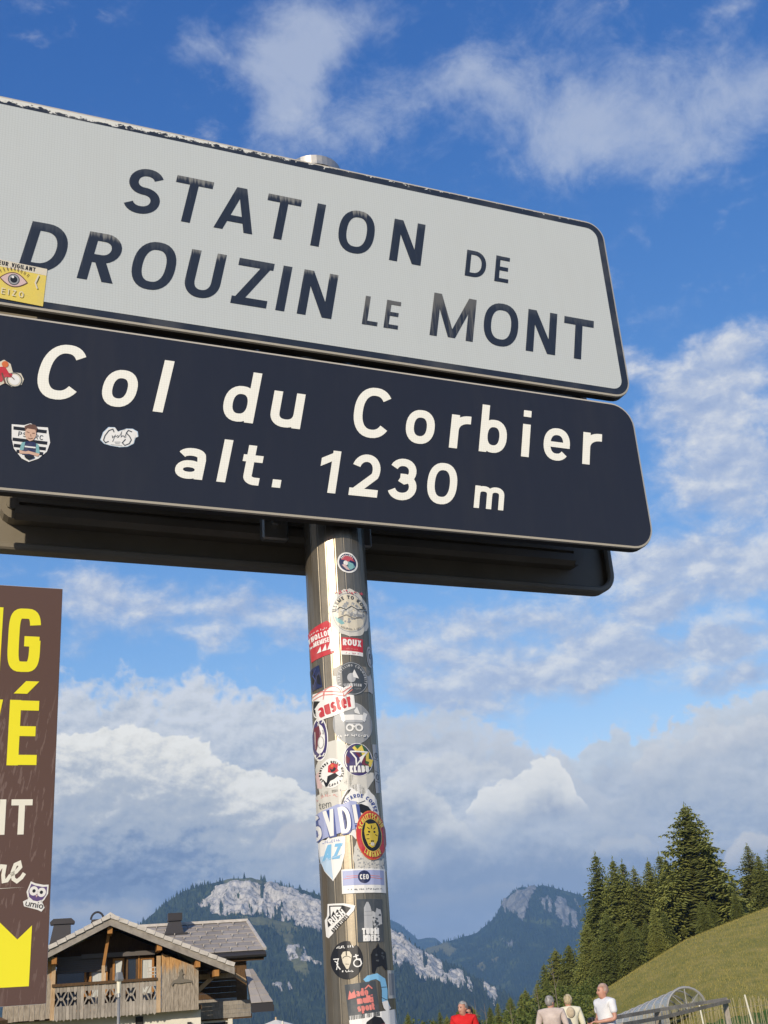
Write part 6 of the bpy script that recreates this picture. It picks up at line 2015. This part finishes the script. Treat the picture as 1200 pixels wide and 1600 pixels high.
    S(579.5, 1305, 'round red and orange sticker with a yellow tiger head on black', [
        ('backing', ellipse(23, 38.5), 'orange'), ('print', ellipse(22, 37), 'red'), ('rim', ellipse(15.5, 26), 'gold'), ('print', ellipse(14.6, 25), 'black'),
        ('tiger', poly((-9, 14), (-8, 20), (-4, 17), (2, 18), (7, 19), (9, 13), (10, 4), (8, -8), (3, -18), (-1, -20), (-6, -16), (-10, -4), (-11, 6)), 'yellow'),
        ('tiger', line([(-6, 12), (-3, 9)], 1.3) + line([(6, 12), (3, 9)], 1.3) + line([(-8, 0), (-4, 1)], 1.3) + line([(8, -1), (5, 1)], 1.2) + line([(0, 15), (0, 10)], 1.2) + line([(-2, -9), (2, -9), (0, -12), (-2, -9)], 1.2) + line([(-5, -14), (0, -12), (4, -14)], 1.0) + line([(-8, -6), (-4, -6)], 1.1), 'black'), ('tiger', ellipse(1.5, 1.6, -4, 5) + ellipse(1.5, 1.6, 4, 5), 'black'), ('tiger', ellipse(3, 3, 0, -14), 'cream'),
        ('lettering', moved(TX('SCHLITTSCHUH', 8.4, 1.9, .14, .82, arc_r=26, arc_mid=95), sx=.60), 'gold'), ('lettering', moved(TX('LANGNAU', 8.4, 1.9, .22, .9, arc_r=34.5, arc_mid=268, flip=True), sx=.60), 'gold')], 4)
    S(568, 1376, 'white rectangular sticker with lilac band and winged round emblem lettered CEO', [
        ('backing', rect(66, 38), 'white'), ('band', rect(62, 23, 0, 5), 'lilac'), ('wing', line([(-30, 4), (-6, 6)], .9) + line([(-26, 8), (-6, 8)], .9) + line([(8, 5), (28, 3)], .9) + line([(8, 8), (24, 7)], .9), 'salmon'), ('emblem', ellipse(9.5, 10, 1, 6), 'navy'), ('lettering', TX('CEO', 8, 1.6, .1, .75, 1, 2), 'white'), ('lettering', scrawl(22, 2.6, .55, 14, 0, -14, .95), 'slate')], 2, -1)
    S(531, 1437, 'white diamond sticker with black slanted lettering Rush Adventures', [
        ('backing', poly((-17, 27), (8, 25), (25, 20), (22, 12), (-18, -27), (-22, -24), (-23, 2), (-19, 8)), 'white'), ('print', poly((-15, 24), (6, 22), (18, 17), (10, 8), (-18, -10), (-19, 2), (-15, 9)), 'black'), ('print', poly((-13, 22), (4, 20), (0, 14), (-3, 17), (-6, 9), (-9, 15), (-13, 5)), 'white'),
        ('lettering', moved(TX('RUSH', 11, 2.4, .08, .9, 0, 0), -1, 0, 34), 'white'), ('lettering', moved(TX('ADVENTURES', 5.6, 1.3, .08, .85, 0, 0), 2, -8, 42), 'black')], 1)
    S(578, 1438, 'dark rectangular sticker with a grey tower, lettered Turm Riders', [
        ('backing', rect(39, 67), 'slate'), ('tower', poly((-9, -12), (4, -12), (3, 12), (1, 22), (-2, 29), (-5, 29), (-9, 20), (-9, 8)), 'silver'), ('tower', line([(-9, 8), (3, 8)], .9) + line([(-8, 14), (2, 14)], .8), 'grey'), ('rider', moved(torn(13, 28, 5, 20, .3), 10, 2), 'silver'), ('rider', moved(speck(12, 26, 12, 2.2, 6), 10, 2), 'slate'),
        ('lettering', TX('TURM', 10, 2.7, .06, .86, 0, -22), 'white'), ('lettering', TX('RIDERS', 10, 2.5, .05, .68, 1, -32.5), 'white')], 1, -2)
    S(542, 1500, 'round black sticker with a pale skull and two small white symbols', [
        ('backing', poly(*[(24.5 * math.cos(a) * (1 - .12 * (0.9 < a < 1.25)), 30 * math.sin(a) * (1 - .22 * (0.95 < a < 1.3))) for a in np.linspace(0, 2 * PI, 44)[:-1]]), 'black'), ('skull', poly((-8, 8), (-5, 13), (0, 14), (5, 13), (8, 7), (6, -4), (2, -14), (-1, -14), (-6, -4)), 'cream'), ('skull', line([(0, 14), (0, 7)], 1.6) + line(arc(0, 2, 6, 4, 10, 170, 8), .9) + line([(-2, -6), (3, -7)], .9), 'black'),
        ('symbol', line([(-20, 3), (-12, 3), (-15, -6), (-10, -14)], 1.6) + line([(-18, 0), (-13, -4), (-16, -14)], 1.4), 'white'), ('symbol', ring(5.6, 5.6, 1.8, 16, -6) + line([(14, 8), (15, 0), (20, 0), (22, -8)], 1.8) + line([(10, 4), (18, 6)], 1.6), 'white'), ('lettering', scrawl(8, 4.2, 1.0, 15, -1, 19), 'white'), ('lettering', scrawl(4, 4.0, 1.0, 16, 1, -19, 1.1), 'white')], 1)
    S(592, 1497, 'torn black sticker scrap on the shaded side of the pole', [('backing', poly((-12, -22), (-8, -24), (-4, -14), (4, -12), (9, -20), (12, -18), (11, 8), (6, 14), (2, 17), (0, 24), (-3, 17), (-8, 14), (-12, 6)), 'black'), ('print', moved(speck(14, 24, 8, 2.2, 2), 0, 2), 'slate')])
    S(611.5, 1538, 'plain white label on the shaded edge of the pole', [('backing', rect(12, 44), 'paper'), ('print', rect(8, 34), 'grey')], 0, -2)
    S(590, 1552, 'light blue hook shaped sticker with a white end', [
        ('backing', line([(-18, 20), (-12, 25), (0, 27), (9, 20), (11, 4), (10, -12), (15, -26)], 8.5), 'sky'), ('print', line([(10, -13), (12, -22), (16, -27)], 8.8), 'white'), ('print', line([(6, 9), (14, 9)], .9) + line([(4, -6), (14, -12)], .9), 'slate')], 0)
    S(566, 1563, 'dark square sticker with salmon lettering multi sport', [
        ('backing', rect(47, 56), 'slate'), ('lettering', TX('cado', 12, 3.4, .05, .85, -2, 7), 'salmon'), ('lettering', TX('multi', 12, 3.2, .05, .85, 4, -5), 'salmon'), ('lettering', TX('sport', 12, 3.2, .05, .8, 4, -17), 'salmon'), ('peak', poly((-21, 4), (-17, 18), (-13, 10), (-10, 19), (-8, 6)), 'salmon'), ('peak', line([(6, 17), (12, 22), (17, 16)], 2), 'salmon')], 1, 4)
    S(584, 1601, 'white sticker with a black dome shape, lowest on the pole', [
        ('backing', rect(72, 38), 'white'), ('print', poly((-18, -10), (-10, 6), (2, 13), (12, 10), (17, 0), (14, -10)), 'black'), ('print', ellipse(5, 3, 14, -4), 'rose')], 1, 4)


pole_stickers()


# ------------------------------------------------------------------ stickers on the two panels
def flat_sticker(px, py, label, layers, lift=.0006, rot=0.0):
    u, v = uv_at(px, py)
    k = .00128
    o = empty('sticker', label, 'sticker', DD * u + NN * SD + Vector((0, 0, CAMZ + v)), PSI)
    for n, (nm, sh, m) in enumerate(layers):
        film(nm, moved(sh, 0, 0, rot, k, k), lambda x, y, l: Vector((x, -l, y)), K[m], o, lift + n * .00022, step=.000006)
    return o


# corners measured on the sheet, given as offsets in sheet millimetres
def panel_stickers():
    flat_sticker(20, 440, 'yellow sticker with a wide open eye at the white sign corner', [
        ('backing', rect(116, 72, -8, 0), 'gold'), ('paper_edge', rect(116, 13, -8, 29.5), 'cream'), ('lettering', TX('ACTEUR VIGILANT', 8, 1.7, .14, .88, -5, 26), 'black'),
        ('eye', poly(*([(-21 + 44 * t, 15 * math.sin(PI * t) ** .9 + 2) for t in np.linspace(0, 1, 14)] + [(23 - 44 * t, -13 * math.sin(PI * t) ** .9 + 2) for t in np.linspace(0, 1, 14)][1:-1])), 'brown'),
        ('eye', moved(poly(*([(-21 + 44 * t, 15 * math.sin(PI * t) ** .9 + 2) for t in np.linspace(0, 1, 14)] + [(23 - 44 * t, -13 * math.sin(PI * t) ** .9 + 2) for t in np.linspace(0, 1, 14)][1:-1])), .1, .2, 0, .90, .88), 'pink'),
        ('iris', ellipse(9, 10.5, 1, 3), 'slate'), ('iris', ellipse(7.6, 9, 1, 3), 'grey'), ('pupil', ellipse(5.4, 6.2, 1, 3), 'black'), ('glint', ellipse(2, 2.2, -1, 7), 'white'),
        ('eyelash', sum([line([(-20 + 5 * q, 11 + 9 * math.sin(PI * (q + .6) / 9.4)), (-23 + 5.7 * q, 16 + 10 * math.sin(PI * (q + .6) / 9.4))], 1.1) for q in range(9)], []), 'brown'),
        ('lettering', TX('DEIZO', 11, 1.4, .42, .9, -4, -28), 'cream'), ('scratch', line([(38, 20), (34, 4), (38, -6)], 2.4), 'cream')], .0016, -3)
    flat_sticker(9, 586, 'small red cyclist sticker at the navy sign edge', [
        ('backing', poly((-32, -17), (-10, -22), (0, -14), (10, -20), (24, -14), (27, -4), (22, 6), (10, 6), (6, 20), (-4, 26), (-12, 20), (-24, 14)), 'cream'),
        ('wheel', ring(11, 12, 1.6, 13, -7) + ring(11, 12, 1.6, -18, -8), 'slate'), ('wheel', ellipse(8, 9, 13, -7), 'white'), ('cyclist', poly((-20, 2), (-10, 12), (-2, 14), (4, 4), (10, 2), (8, -4), (0, -4), (-6, -14), (-10, -12), (-8, -2)), 'red'), ('cyclist', ellipse(5, 5.5, -2, 18), 'orange'), ('cyclist', line([(-6, 2), (0, -16)], 2.4) + line([(4, 2), (13, -7)], 1.4), 'brown')], .0012)
    flat_sticker(45.5, 694, 'shield sticker with black stripes and a man in cycling jersey, arms folded', [
        ('backing', poly((-29, 28), (-11, 30), (-2, 35), (7, 31), (24, 33), (30, 8), (27, -8), (16, -22), (3, -30), (-8, -26), (-21, -12), (-26, 4)), 'white'),
        ('stripe', sum([poly((-26 + a, y), (25 - b_, y + 3), (25 - b_, y - 2.6), (-25.5 + a, y - 5.6)) for y, a, b_ in ((25, 0, 2), (6, 1, -1), (-4, 4, 0), (-13, 9, 3))], []), 'black'),
        ('lettering', TX('PS  RC', 8, 1.3, .2, 1.15, 1, 10), 'slate'),
        ('jersey', poly((-11, 0), (-3, 4), (7, 4), (14, 0), (17, -14), (13, -18), (-8, -20), (-12, -14)), 'navy'), ('sleeve', poly((-11, 0), (-6, 2), (-7, -12), (-13, -14)) + poly((10, 3), (14, 0), (17, -14), (11, -13)), 'teal'),
        ('arm', poly((-13, -13), (-12, -19), (2, -17), (15, -19), (17, -14), (8, -13), (0, -12), (-4, -14)), 'skin'), ('chest_band', line([(-6, -6), (10, -5)], 2.4), 'white'),
        ('face', poly((-8, 24), (-8, 14), (-5, 7), (0, 4), (5, 7), (8, 14), (8, 25), (0, 28)), 'skin'), ('hair', poly((-9, 20), (-10, 28), (-3, 33), (5, 33), (9, 28), (8, 19), (6, 25), (-6, 25)), 'brown'), ('features', line([(-6, 19), (-2, 18)], 1.0) + line([(2, 18), (6, 19)], 1.0) + line([(-3, 9), (0, 8), (4, 10)], .9) + line([(0, 16), (1, 12)], .7), 'brown'), ('shorts', poly((-5, -20), (9, -19), (10, -22), (2, -27), (-4, -24)), 'black')], .0012, -4)
    flat_sticker(187, 684, 'white cloud shaped sticker with black script, Cyclits, on the navy sign', [
        ('backing', poly((-30, -8), (-26, 6), (-18, 16), (-8, 17), (-3, 10), (2, 13), (7, 14), (10, 17), (20, 18), (28, 14), (29, 5), (24, 2), (22, -8), (12, -15), (0, -17), (-14, -16), (-24, -14)), 'pale'),
        ('backing', moved(poly((-30, -8), (-26, 6), (-18, 16), (-8, 17), (-3, 10), (2, 13), (7, 14), (10, 17), (20, 18), (28, 14), (29, 5), (24, 2), (22, -8), (12, -15), (0, -17), (-14, -16), (-24, -14)), 0, 0, 0, .96, .95), 'white'),
        ('script', line([(-9, 8), (-11, 13), (-17, 10), (-23, 0), (-25, -8), (-22, -12), (-17, -9)], 1.8) + line([(-12, 2), (-11, -2), (-7, 3), (-11, -9)], 1.3) + line([(-7, 0), (-3, 3), (-2, 0), (-4, -1), (0, 3), (3, 11), (2, 1), (5, 4), (7, 1), (10, 9), (9, 0)], 1.1) + line([(19, 12), (13, 14), (10, 9), (15, 4), (18, -2), (15, -9), (8, -13), (4, -9), (9, -2)], 1.8), 'slate'),
        ('small_print', line([(-8, -9), (1, -8)], 1.4) + line([(-7, -11.5), (0, -11)], 1.2) + line([(-14, -14), (4, -14)], .8), 'silver')], .0012, 0)


panel_stickers()
# ================================================================== people
def skin_chain(name, verts, edges, radii, m, parent, level=2, root=0):
    me = bpy.data.meshes.new(name); me.from_pydata(verts, edges, [])
    o = bpy.data.objects.new(name, me); COL.objects.link(o)
    sk = o.modifiers.new('skin', 'SKIN'); sk.use_smooth_shade = True
    for v, r_ in zip(me.skin_vertices[0].data, radii): v.radius = r_ if isinstance(r_, tuple) else (r_, r_)
    me.skin_vertices[0].data[root].use_root = True
    sb = o.modifiers.new('sub', 'SUBSURF'); sb.levels = level; sb.render_levels = level
    bpy.context.view_layer.update()
    ev = o.evaluated_get(bpy.context.evaluated_depsgraph_get())
    nm = bpy.data.meshes.new_from_object(ev); nm.name = name
    o.modifiers.clear(); o.data = nm; bpy.data.meshes.remove(me)
    nm.materials.clear(); nm.materials.append(m)
    nm.polygons.foreach_set('use_smooth', [True] * len(nm.polygons))
    o.parent = parent
    return o


m_skin = mat('skin', rough=.55, fn=vary((.44, .21, .14), (.54, .29, .20), 9.0, 4))
def cloth(name, a, b_): return mat('cloth_' + name, rough=.85, fn=vary(a, b_, 7.0, 5, bump=.5, bump_scale=16), spec=.15)


def head_parts(t, hz, look, hair_m, hair='short', glasses=False, tilt=0.0):
    """hair, ears, eyes and spectacles around a head whose centre sits at height hz; look = heading in the body's frame"""
    q = MB(); bmesh.ops.create_uvsphere(q.bm, u_segments=20, v_segments=14, radius=1.0)
    M_ = Matrix.Rotation(look, 4, 'Z')
    for v in q.bm.verts:
        x, y, z = v.co
        n_ = mnoise.noise(Vector((x * 4, y * 4, z * 4 + hz * 7))) * .05
        v.co = Vector((x * (.090 + n_ * .18), y * (.104 + n_ * .18) + .012, z * (.112 + n_ * .1) + .022))
    # cut away the face
    kill = [f for f in q.bm.faces if (lambda c: (c.y < -.030 and c.z < .070) or c.z < (-.055 if hair != 'bob' else -.085) or (c.y < .012 and c.z < -.01 and hair != 'bob'))(f.calc_center_median())]
    bmesh.ops.delete(q.bm, geom=kill, context='FACES')
    o = q.build('hair', hair_m, t, True); o.location = (0, 0, hz); o.rotation_euler = (tilt, 0, look); o.scale = (.92, .92, .92)
    for s in (-1, 1):
        q = MB(); bmesh.ops.create_uvsphere(q.bm, u_segments=8, v_segments=6, radius=1.0)
        for v in q.bm.verts: v.co = Vector((v.co.x * .010 + s * .079, v.co.y * .020 + .010, v.co.z * .032 - .008))
        e = q.build('ear', m_skin, t, True); e.location = (0, 0, hz); e.rotation_euler = (tilt, 0, look); e.scale = (.92, .92, .92)
        q = MB(); bmesh.ops.create_uvsphere(q.bm, u_segments=8, v_segments=6, radius=.0125)
        for v in q.bm.verts: v.co += Vector((s * .032, -.089, .008))
        e = q.build('eye', mat('eye', (.05, .04, .035), .2), t, True); e.location = (0, 0, hz); e.rotation_euler = (tilt, 0, look); e.scale = (.92, .92, .92)
    q = MB(); q.box(-.024, .024, -.106, -.085, -.062, -.056); o = q.build('mouth', mat('lips', (.36, .14, .12), .5), t); o.location = (0, 0, hz); o.rotation_euler = (tilt, 0, look); o.scale = (.92, .92, .92)
    q = MB()
    for s in (-1, 1): q.box(s * .032 - .017, s * .032 + .017, -.104, -.086, .025, .031)
    o = q.build('eyebrow', mat('eyebrow', (.16, .12, .10), .8), t); o.location = (0, 0, hz); o.rotation_euler = (tilt, 0, look); o.scale = (.92, .92, .92)
    if glasses:
        q = MB()
        for s in (-1, 1):
            q.box(s * .034 - .026, s * .034 + .026, -.104, -.096, -.010, .026)
            q.bar((s * .060, -.098, .014), (s * .084, .012, .010), .006, .008)
        q.box(-.010, .010, -.103, -.097, .006, .014)
        o = q.build('glasses', mat('dark_glasses', (.012, .012, .014), .15), t); o.location = (0, 0, hz); o.rotation_euler = (tilt, 0, look); o.scale = (.92, .92, .92)


def arm_hand(side, shoulder, elbow, wrist, palm_dir, curl):
    """vertices of one arm with five fingers, to hang on the body's shoulder vertex"""
    V, E, Rd = [Vector(shoulder), Vector(elbow), Vector(wrist)], [(0, 1), (1, 2)], [.052, .040, .027]
    d = Vector(palm_dir).normalized(); across = d.cross(Vector((0, -.3, 1))).normalized() * side
    pm = V[2] + d * .055; V.append(pm); E.append((2, 3)); Rd.append((.034, .018))
    kn = V[2] + d * .085
    dn = Vector((0, -.25, -1)) if curl else d
    for k, ln in enumerate((.070, .080, .074, .058)):
        b = kn + across * (.027 - .018 * k); mid = b + (d * .6 + dn * .4) * ln * .5; tip = mid + (d * (1 - curl) + dn * curl).normalized() * ln * .5
        i = len(V); V += [b, mid, tip]; E += [(3, i), (i, i + 1), (i + 1, i + 2)]; Rd += [.010, .009, .007]
    b = V[2] + d * .03 + across * .034; tip = b + (d * .7 + across * .6).normalized() * .05
    i = len(V); V += [b, tip]; E += [(3, i), (i, i + 1)]; Rd += [.012, .009]
    return V, E, Rd


def person(label, pos, face, hgt, build, top, legs, hair_m, hair='short', look=0.0, arms=('down', 'down'), sleeve='short', glasses=False, shoe=None):
    """face: heading of the body (0 looks at the viewer); heights in metres before scaling"""
    t = empty('person', label, 'person', pos, face, None)
    s = hgt / 1.69; t.scale = (s, s, s)
    b = build
    V = [(0, 0, .95), (0, .005, 1.10), (0, .012, 1.28), (0, .012, 1.40), (0, .006, 1.440), (0, -.015, 1.486), (0, -.011, 1.544), (0, -.004, 1.604), (0, .004, 1.650)]
    E = [(0, 1), (1, 2), (2, 3), (3, 4), (4, 5), (5, 6), (6, 7), (7, 8)]
    Rd = [(.115 * b, .085 * b), (.110 * b, .080 * b), (.120 * b, .085 * b), (.095 * b, .060), (.052, .052), (.059, .072), (.077, .096), (.079, .099), (.053, .064)]
    def add(v, r_, par):
        V.append(tuple(v)); Rd.append(r_); E.append((par, len(V) - 1)); return len(V) - 1
    for sd in (-1, 1):
        hip = add((sd * .088 * b, 0, .90), .062 * b, 0)
        kn = add((sd * .105, -.015, .50), .060, hip); an = add((sd * .11, .012, .10), .042, kn); add((sd * .12, -.13, .035), .034, an)
        shd = add((sd * .168 * b, .012, 1.385), .050, 3)
        mode = arms[0 if sd < 0 else 1]
        if mode == 'down': el, wr, pd, cu = (sd * .245 * b, .03, 1.13), (sd * .255 * b, -.02, .89), (0, -.12, -1), .3
        elif mode == 'hold': el, wr, pd, cu = (sd * .225 * b, .01, 1.13), (sd * .09, -.235, 1.10), (-sd * .5, -.8, .12), .8
        elif mode == 'hip': el, wr, pd, cu = (sd * .33 * b, .10, 1.15), (sd * .20 * b, -.03, 1.00), (-sd * .7, -.5, -.4), .6
        else: el, wr, pd, cu = (sd * .245 * b, -.02, 1.13), (sd * .16, -.24, 1.02), (-sd * .6, -.7, .1), .6
        av, ae, ar = arm_hand(sd, (sd * .185 * b, .012, 1.39), el, wr, pd, cu)
        base = len(V)
        for v, r_ in zip(av[1:], ar[1:]): V.append(tuple(v)); Rd.append(r_)
        for i, j in ae: E.append((shd if i == 0 else base + i - 1, base + j - 1))
    bo = skin_chain('body', V, E, Rd, m_skin, t, 2)
    for v in bo.data.vertices:
        if v.co.z < 1.42 or abs(v.co.x) > .14: continue
        x, y, z = v.co
        if y < -.03 and z > 1.45:
            nose = math.exp(-(x / .017) ** 2 - ((z - 1.541) / .026) ** 2) * .030 + math.exp(-(x / .030) ** 2 - ((z - 1.473) / .017) ** 2) * .012
            sock = (math.exp(-((x - .033) / .018) ** 2 - ((z - 1.575) / .013) ** 2) + math.exp(-((x + .033) / .018) ** 2 - ((z - 1.575) / .013) ** 2)) * .010
            y += sock - nose
        w_ = look * max(0.0, min(1.0, (z - 1.42) / .06))
        v.co.x, v.co.y = x * math.cos(w_) - y * math.sin(w_), x * math.sin(w_) + y * math.cos(w_)
    # top: torso and sleeves, a little larger than the body
    g = .014
    TV = [(0, 0, .79), (0, .005, 1.08), (0, .012, 1.27), (0, .012, 1.40), (0, .004, 1.475)]
    TE = [(0, 1), (1, 2), (2, 3), (3, 4)]
    TR = [(.160 * b + g, .124 * b + g), (.150 * b + g, .112 * b + g), (.160 * b + g, .116 * b + g), (.135 * b + g, .092 + g), (.072, .070)]
    for sd in (-1, 1):
        mode = arms[0 if sd < 0 else 1]
        el = {'down': (sd * .245 * b, .03, 1.13), 'hold': (sd * .225 * b, .01, 1.13), 'hip': (sd * .33 * b, .10, 1.15)}.get(mode, (sd * .245 * b, -.02, 1.13))
        wr = {'down': (sd * .255 * b, -.02, .89), 'hold': (sd * .09, -.235, 1.10), 'hip': (sd * .20 * b, -.03, 1.0)}.get(mode, (sd * .16, -.24, 1.02))
        i = len(TV); sh = (sd * .178 * b, .012, 1.392); TV.append(sh); TR.append(.078); TE.append((3, i))
        mid = Vector(sh).lerp(Vector(el), .72 if sleeve == 'short' else 1.0)
        TV.append(tuple(mid)); TR.append(.064 if sleeve == 'short' else .056); TE.append((i, i + 1))
        if sleeve == 'long':
            TV.append(tuple(Vector(el).lerp(Vector(wr), .95))); TR.append(.042); TE.append((i + 1, i + 2))
    skin_chain('shirt' if sleeve == 'short' else 'jacket', TV, TE, TR, top, t, 2)
    LV = [(0, 0, 1.04), (0, 0, .90)]; LE = [(0, 1)]; LR = [(.158 * b + .012, .122 * b + .012), (.155 * b + .012, .125 * b + .012)]
    for sd in (-1, 1):
        i = len(LV); LV += [(sd * .094 * b, 0, .86), (sd * .105, -.012, .50), (sd * .11, .012, .09)]; LR += [.108 * b, .078, .062]; LE += [(1, i), (i, i + 1), (i + 1, i + 2)]
    skin_chain('trousers', LV, LE, LR, legs, t, 1)
    for sd in (-1, 1):
        q = MB(); q.box(sd * .115 - .048, sd * .115 + .048, -.19, .075, .0, .085, bevel=.02); q.build('shoe', shoe or mat('shoe_leather', (.05, .045, .04), .6), t)
    head_parts(t, 1.567, look, hair_m, hair, glasses)
    return t


def people():
    grey_hair = mat('grey_hair', rough=.8, fn=vary((.14, .13, .12), (.40, .38, .35), 26, 4, (1, 1, .35), bump=1.0, bump_scale=60))
    blond_hair = mat('pale_blond_hair', rough=.8, fn=vary((.26, .20, .10), (.60, .50, .32), 26, 4, (1, 1, .35), bump=1.0, bump_scale=60))
    dark_hair = mat('dark_hair', rough=.7, fn=vary((.02, .015, .012), (.05, .035, .025), 30, 3))
    navy_t = cloth('navy', (.02, .025, .04), (.045, .05, .07))

    def stand(px, py_top, Y, hgt):
        p = at(px, py_top, Y)
        return (p.x, Y, .007), p.z - .007
    # red shirt
    p, hh = stand(722, 1563.5, 21.0, 0)
    red = person('man in a red printed T-shirt with grey hair and a neck strap', p, R(-14), hh, 1.02, cloth('red', (.52, .018, .018), (.64, .03, .03)), navy_t, grey_hair, look=R(-30), arms=('down', 'down'))
    q = MB(); q.tube([(.13 * math.sin(a) * (.45 if a < 0 else .45), -.085 - .05 * abs(math.cos(a * .5)), 1.40 - .22 * abs(math.cos(a * .5))) for a in np.linspace(-1.5, 1.5, 9)], .007, 5, False); q.build('neck_strap', mat('black_strap', (.015, .015, .015), .7), red)
    q = MB(); q.tube([(.085 * math.cos(a), -.141 - .004 * abs(math.sin(a)), 1.185 + .085 * math.sin(a)) for a in np.linspace(.1, PI - .1, 12)], .012, 5); q.build('shirt_print', mat('print_white', (.75, .72, .68), .7), red)
    q = MB(); q.box(-.03, .04, -.150, -.138, 1.17, 1.22, bevel=.008); q.build('shirt_print', mat('print_white'), red)
    # companion behind
    p, hh = stand(731, 1572, 22.0, 0)
    person('dark haired woman in sunglasses and dark green top behind the red shirt', p, R(-18), hh, .9, cloth('green', (.03, .08, .06), (.06, .13, .10)), navy_t, dark_hair, 'bob', R(-25), glasses=True)
    # couple seen from behind
    p, hh = stand(858, 1555, 21.6, 0)
    person('grey haired person in a pale pinkish jacket, seen from behind', p, R(180 - 12), hh, 1.12, cloth('pinkish', (.46, .38, .33), (.58, .49, .43)), navy_t, grey_hair, 'bob', R(-32), sleeve='long', glasses=True)
    p, hh = stand(886, 1553, 22.1, 0)
    t = person('blond person in a cream hooded jacket, seen from behind', p, R(180 + 6), hh, 1.0, cloth('cream', (.66, .62, .46), (.76, .72, .56)), navy_t, blond_hair, 'bob', R(8), sleeve='long')
    q = MB(); bmesh.ops.create_uvsphere(q.bm, u_segments=14, v_segments=10, radius=1.0)
    for v in q.bm.verts: v.co = Vector((v.co.x * .085, v.co.y * .05 + .125, v.co.z * .10 + 1.36))
    q.build('hood', mat('cloth_hood', rough=.85, fn=vary((.44, .36, .24), (.56, .47, .33), 12)), t, True)
    # white shirt, in profile, holding a camera
    p, hh = stand(940, 1536, 20.8, 0)
    t = person('bald man in a white polo shirt holding a small camera, in profile', p, R(-62), hh, 1.08, cloth('white', (.68, .68, .68), (.78, .78, .77)), cloth('denim', (.035, .045, .07), (.07, .085, .12)), mat('cropped_hair', rough=.7, fn=vary((.34, .20, .14), (.46, .34, .27), 20)), look=R(-10), arms=('hold', 'hold'))
    c = empty('camera', 'small dark camera in the hands of the white shirted man', 'camera', (0, 0, 0))
    s = hh / 1.69; f = R(-62)
    loc = Vector((.0, -.30, 1.135)) * s; c.location = Vector(p) + Matrix.Rotation(f, 4, 'Z') @ loc; c.rotation_euler = (0, 0, f)
    q = MB(); q.box(-.055, .055, -.03, .03, -.035, .04, bevel=.008); q.build('body', mat('camera_black', (.02, .02, .02), .4), c)
    q = MB(); q.tube([(0, -.031, 0), (0, -.075, 0)], .028, 10); q.build('lens', mat('camera_black'), c)


people()
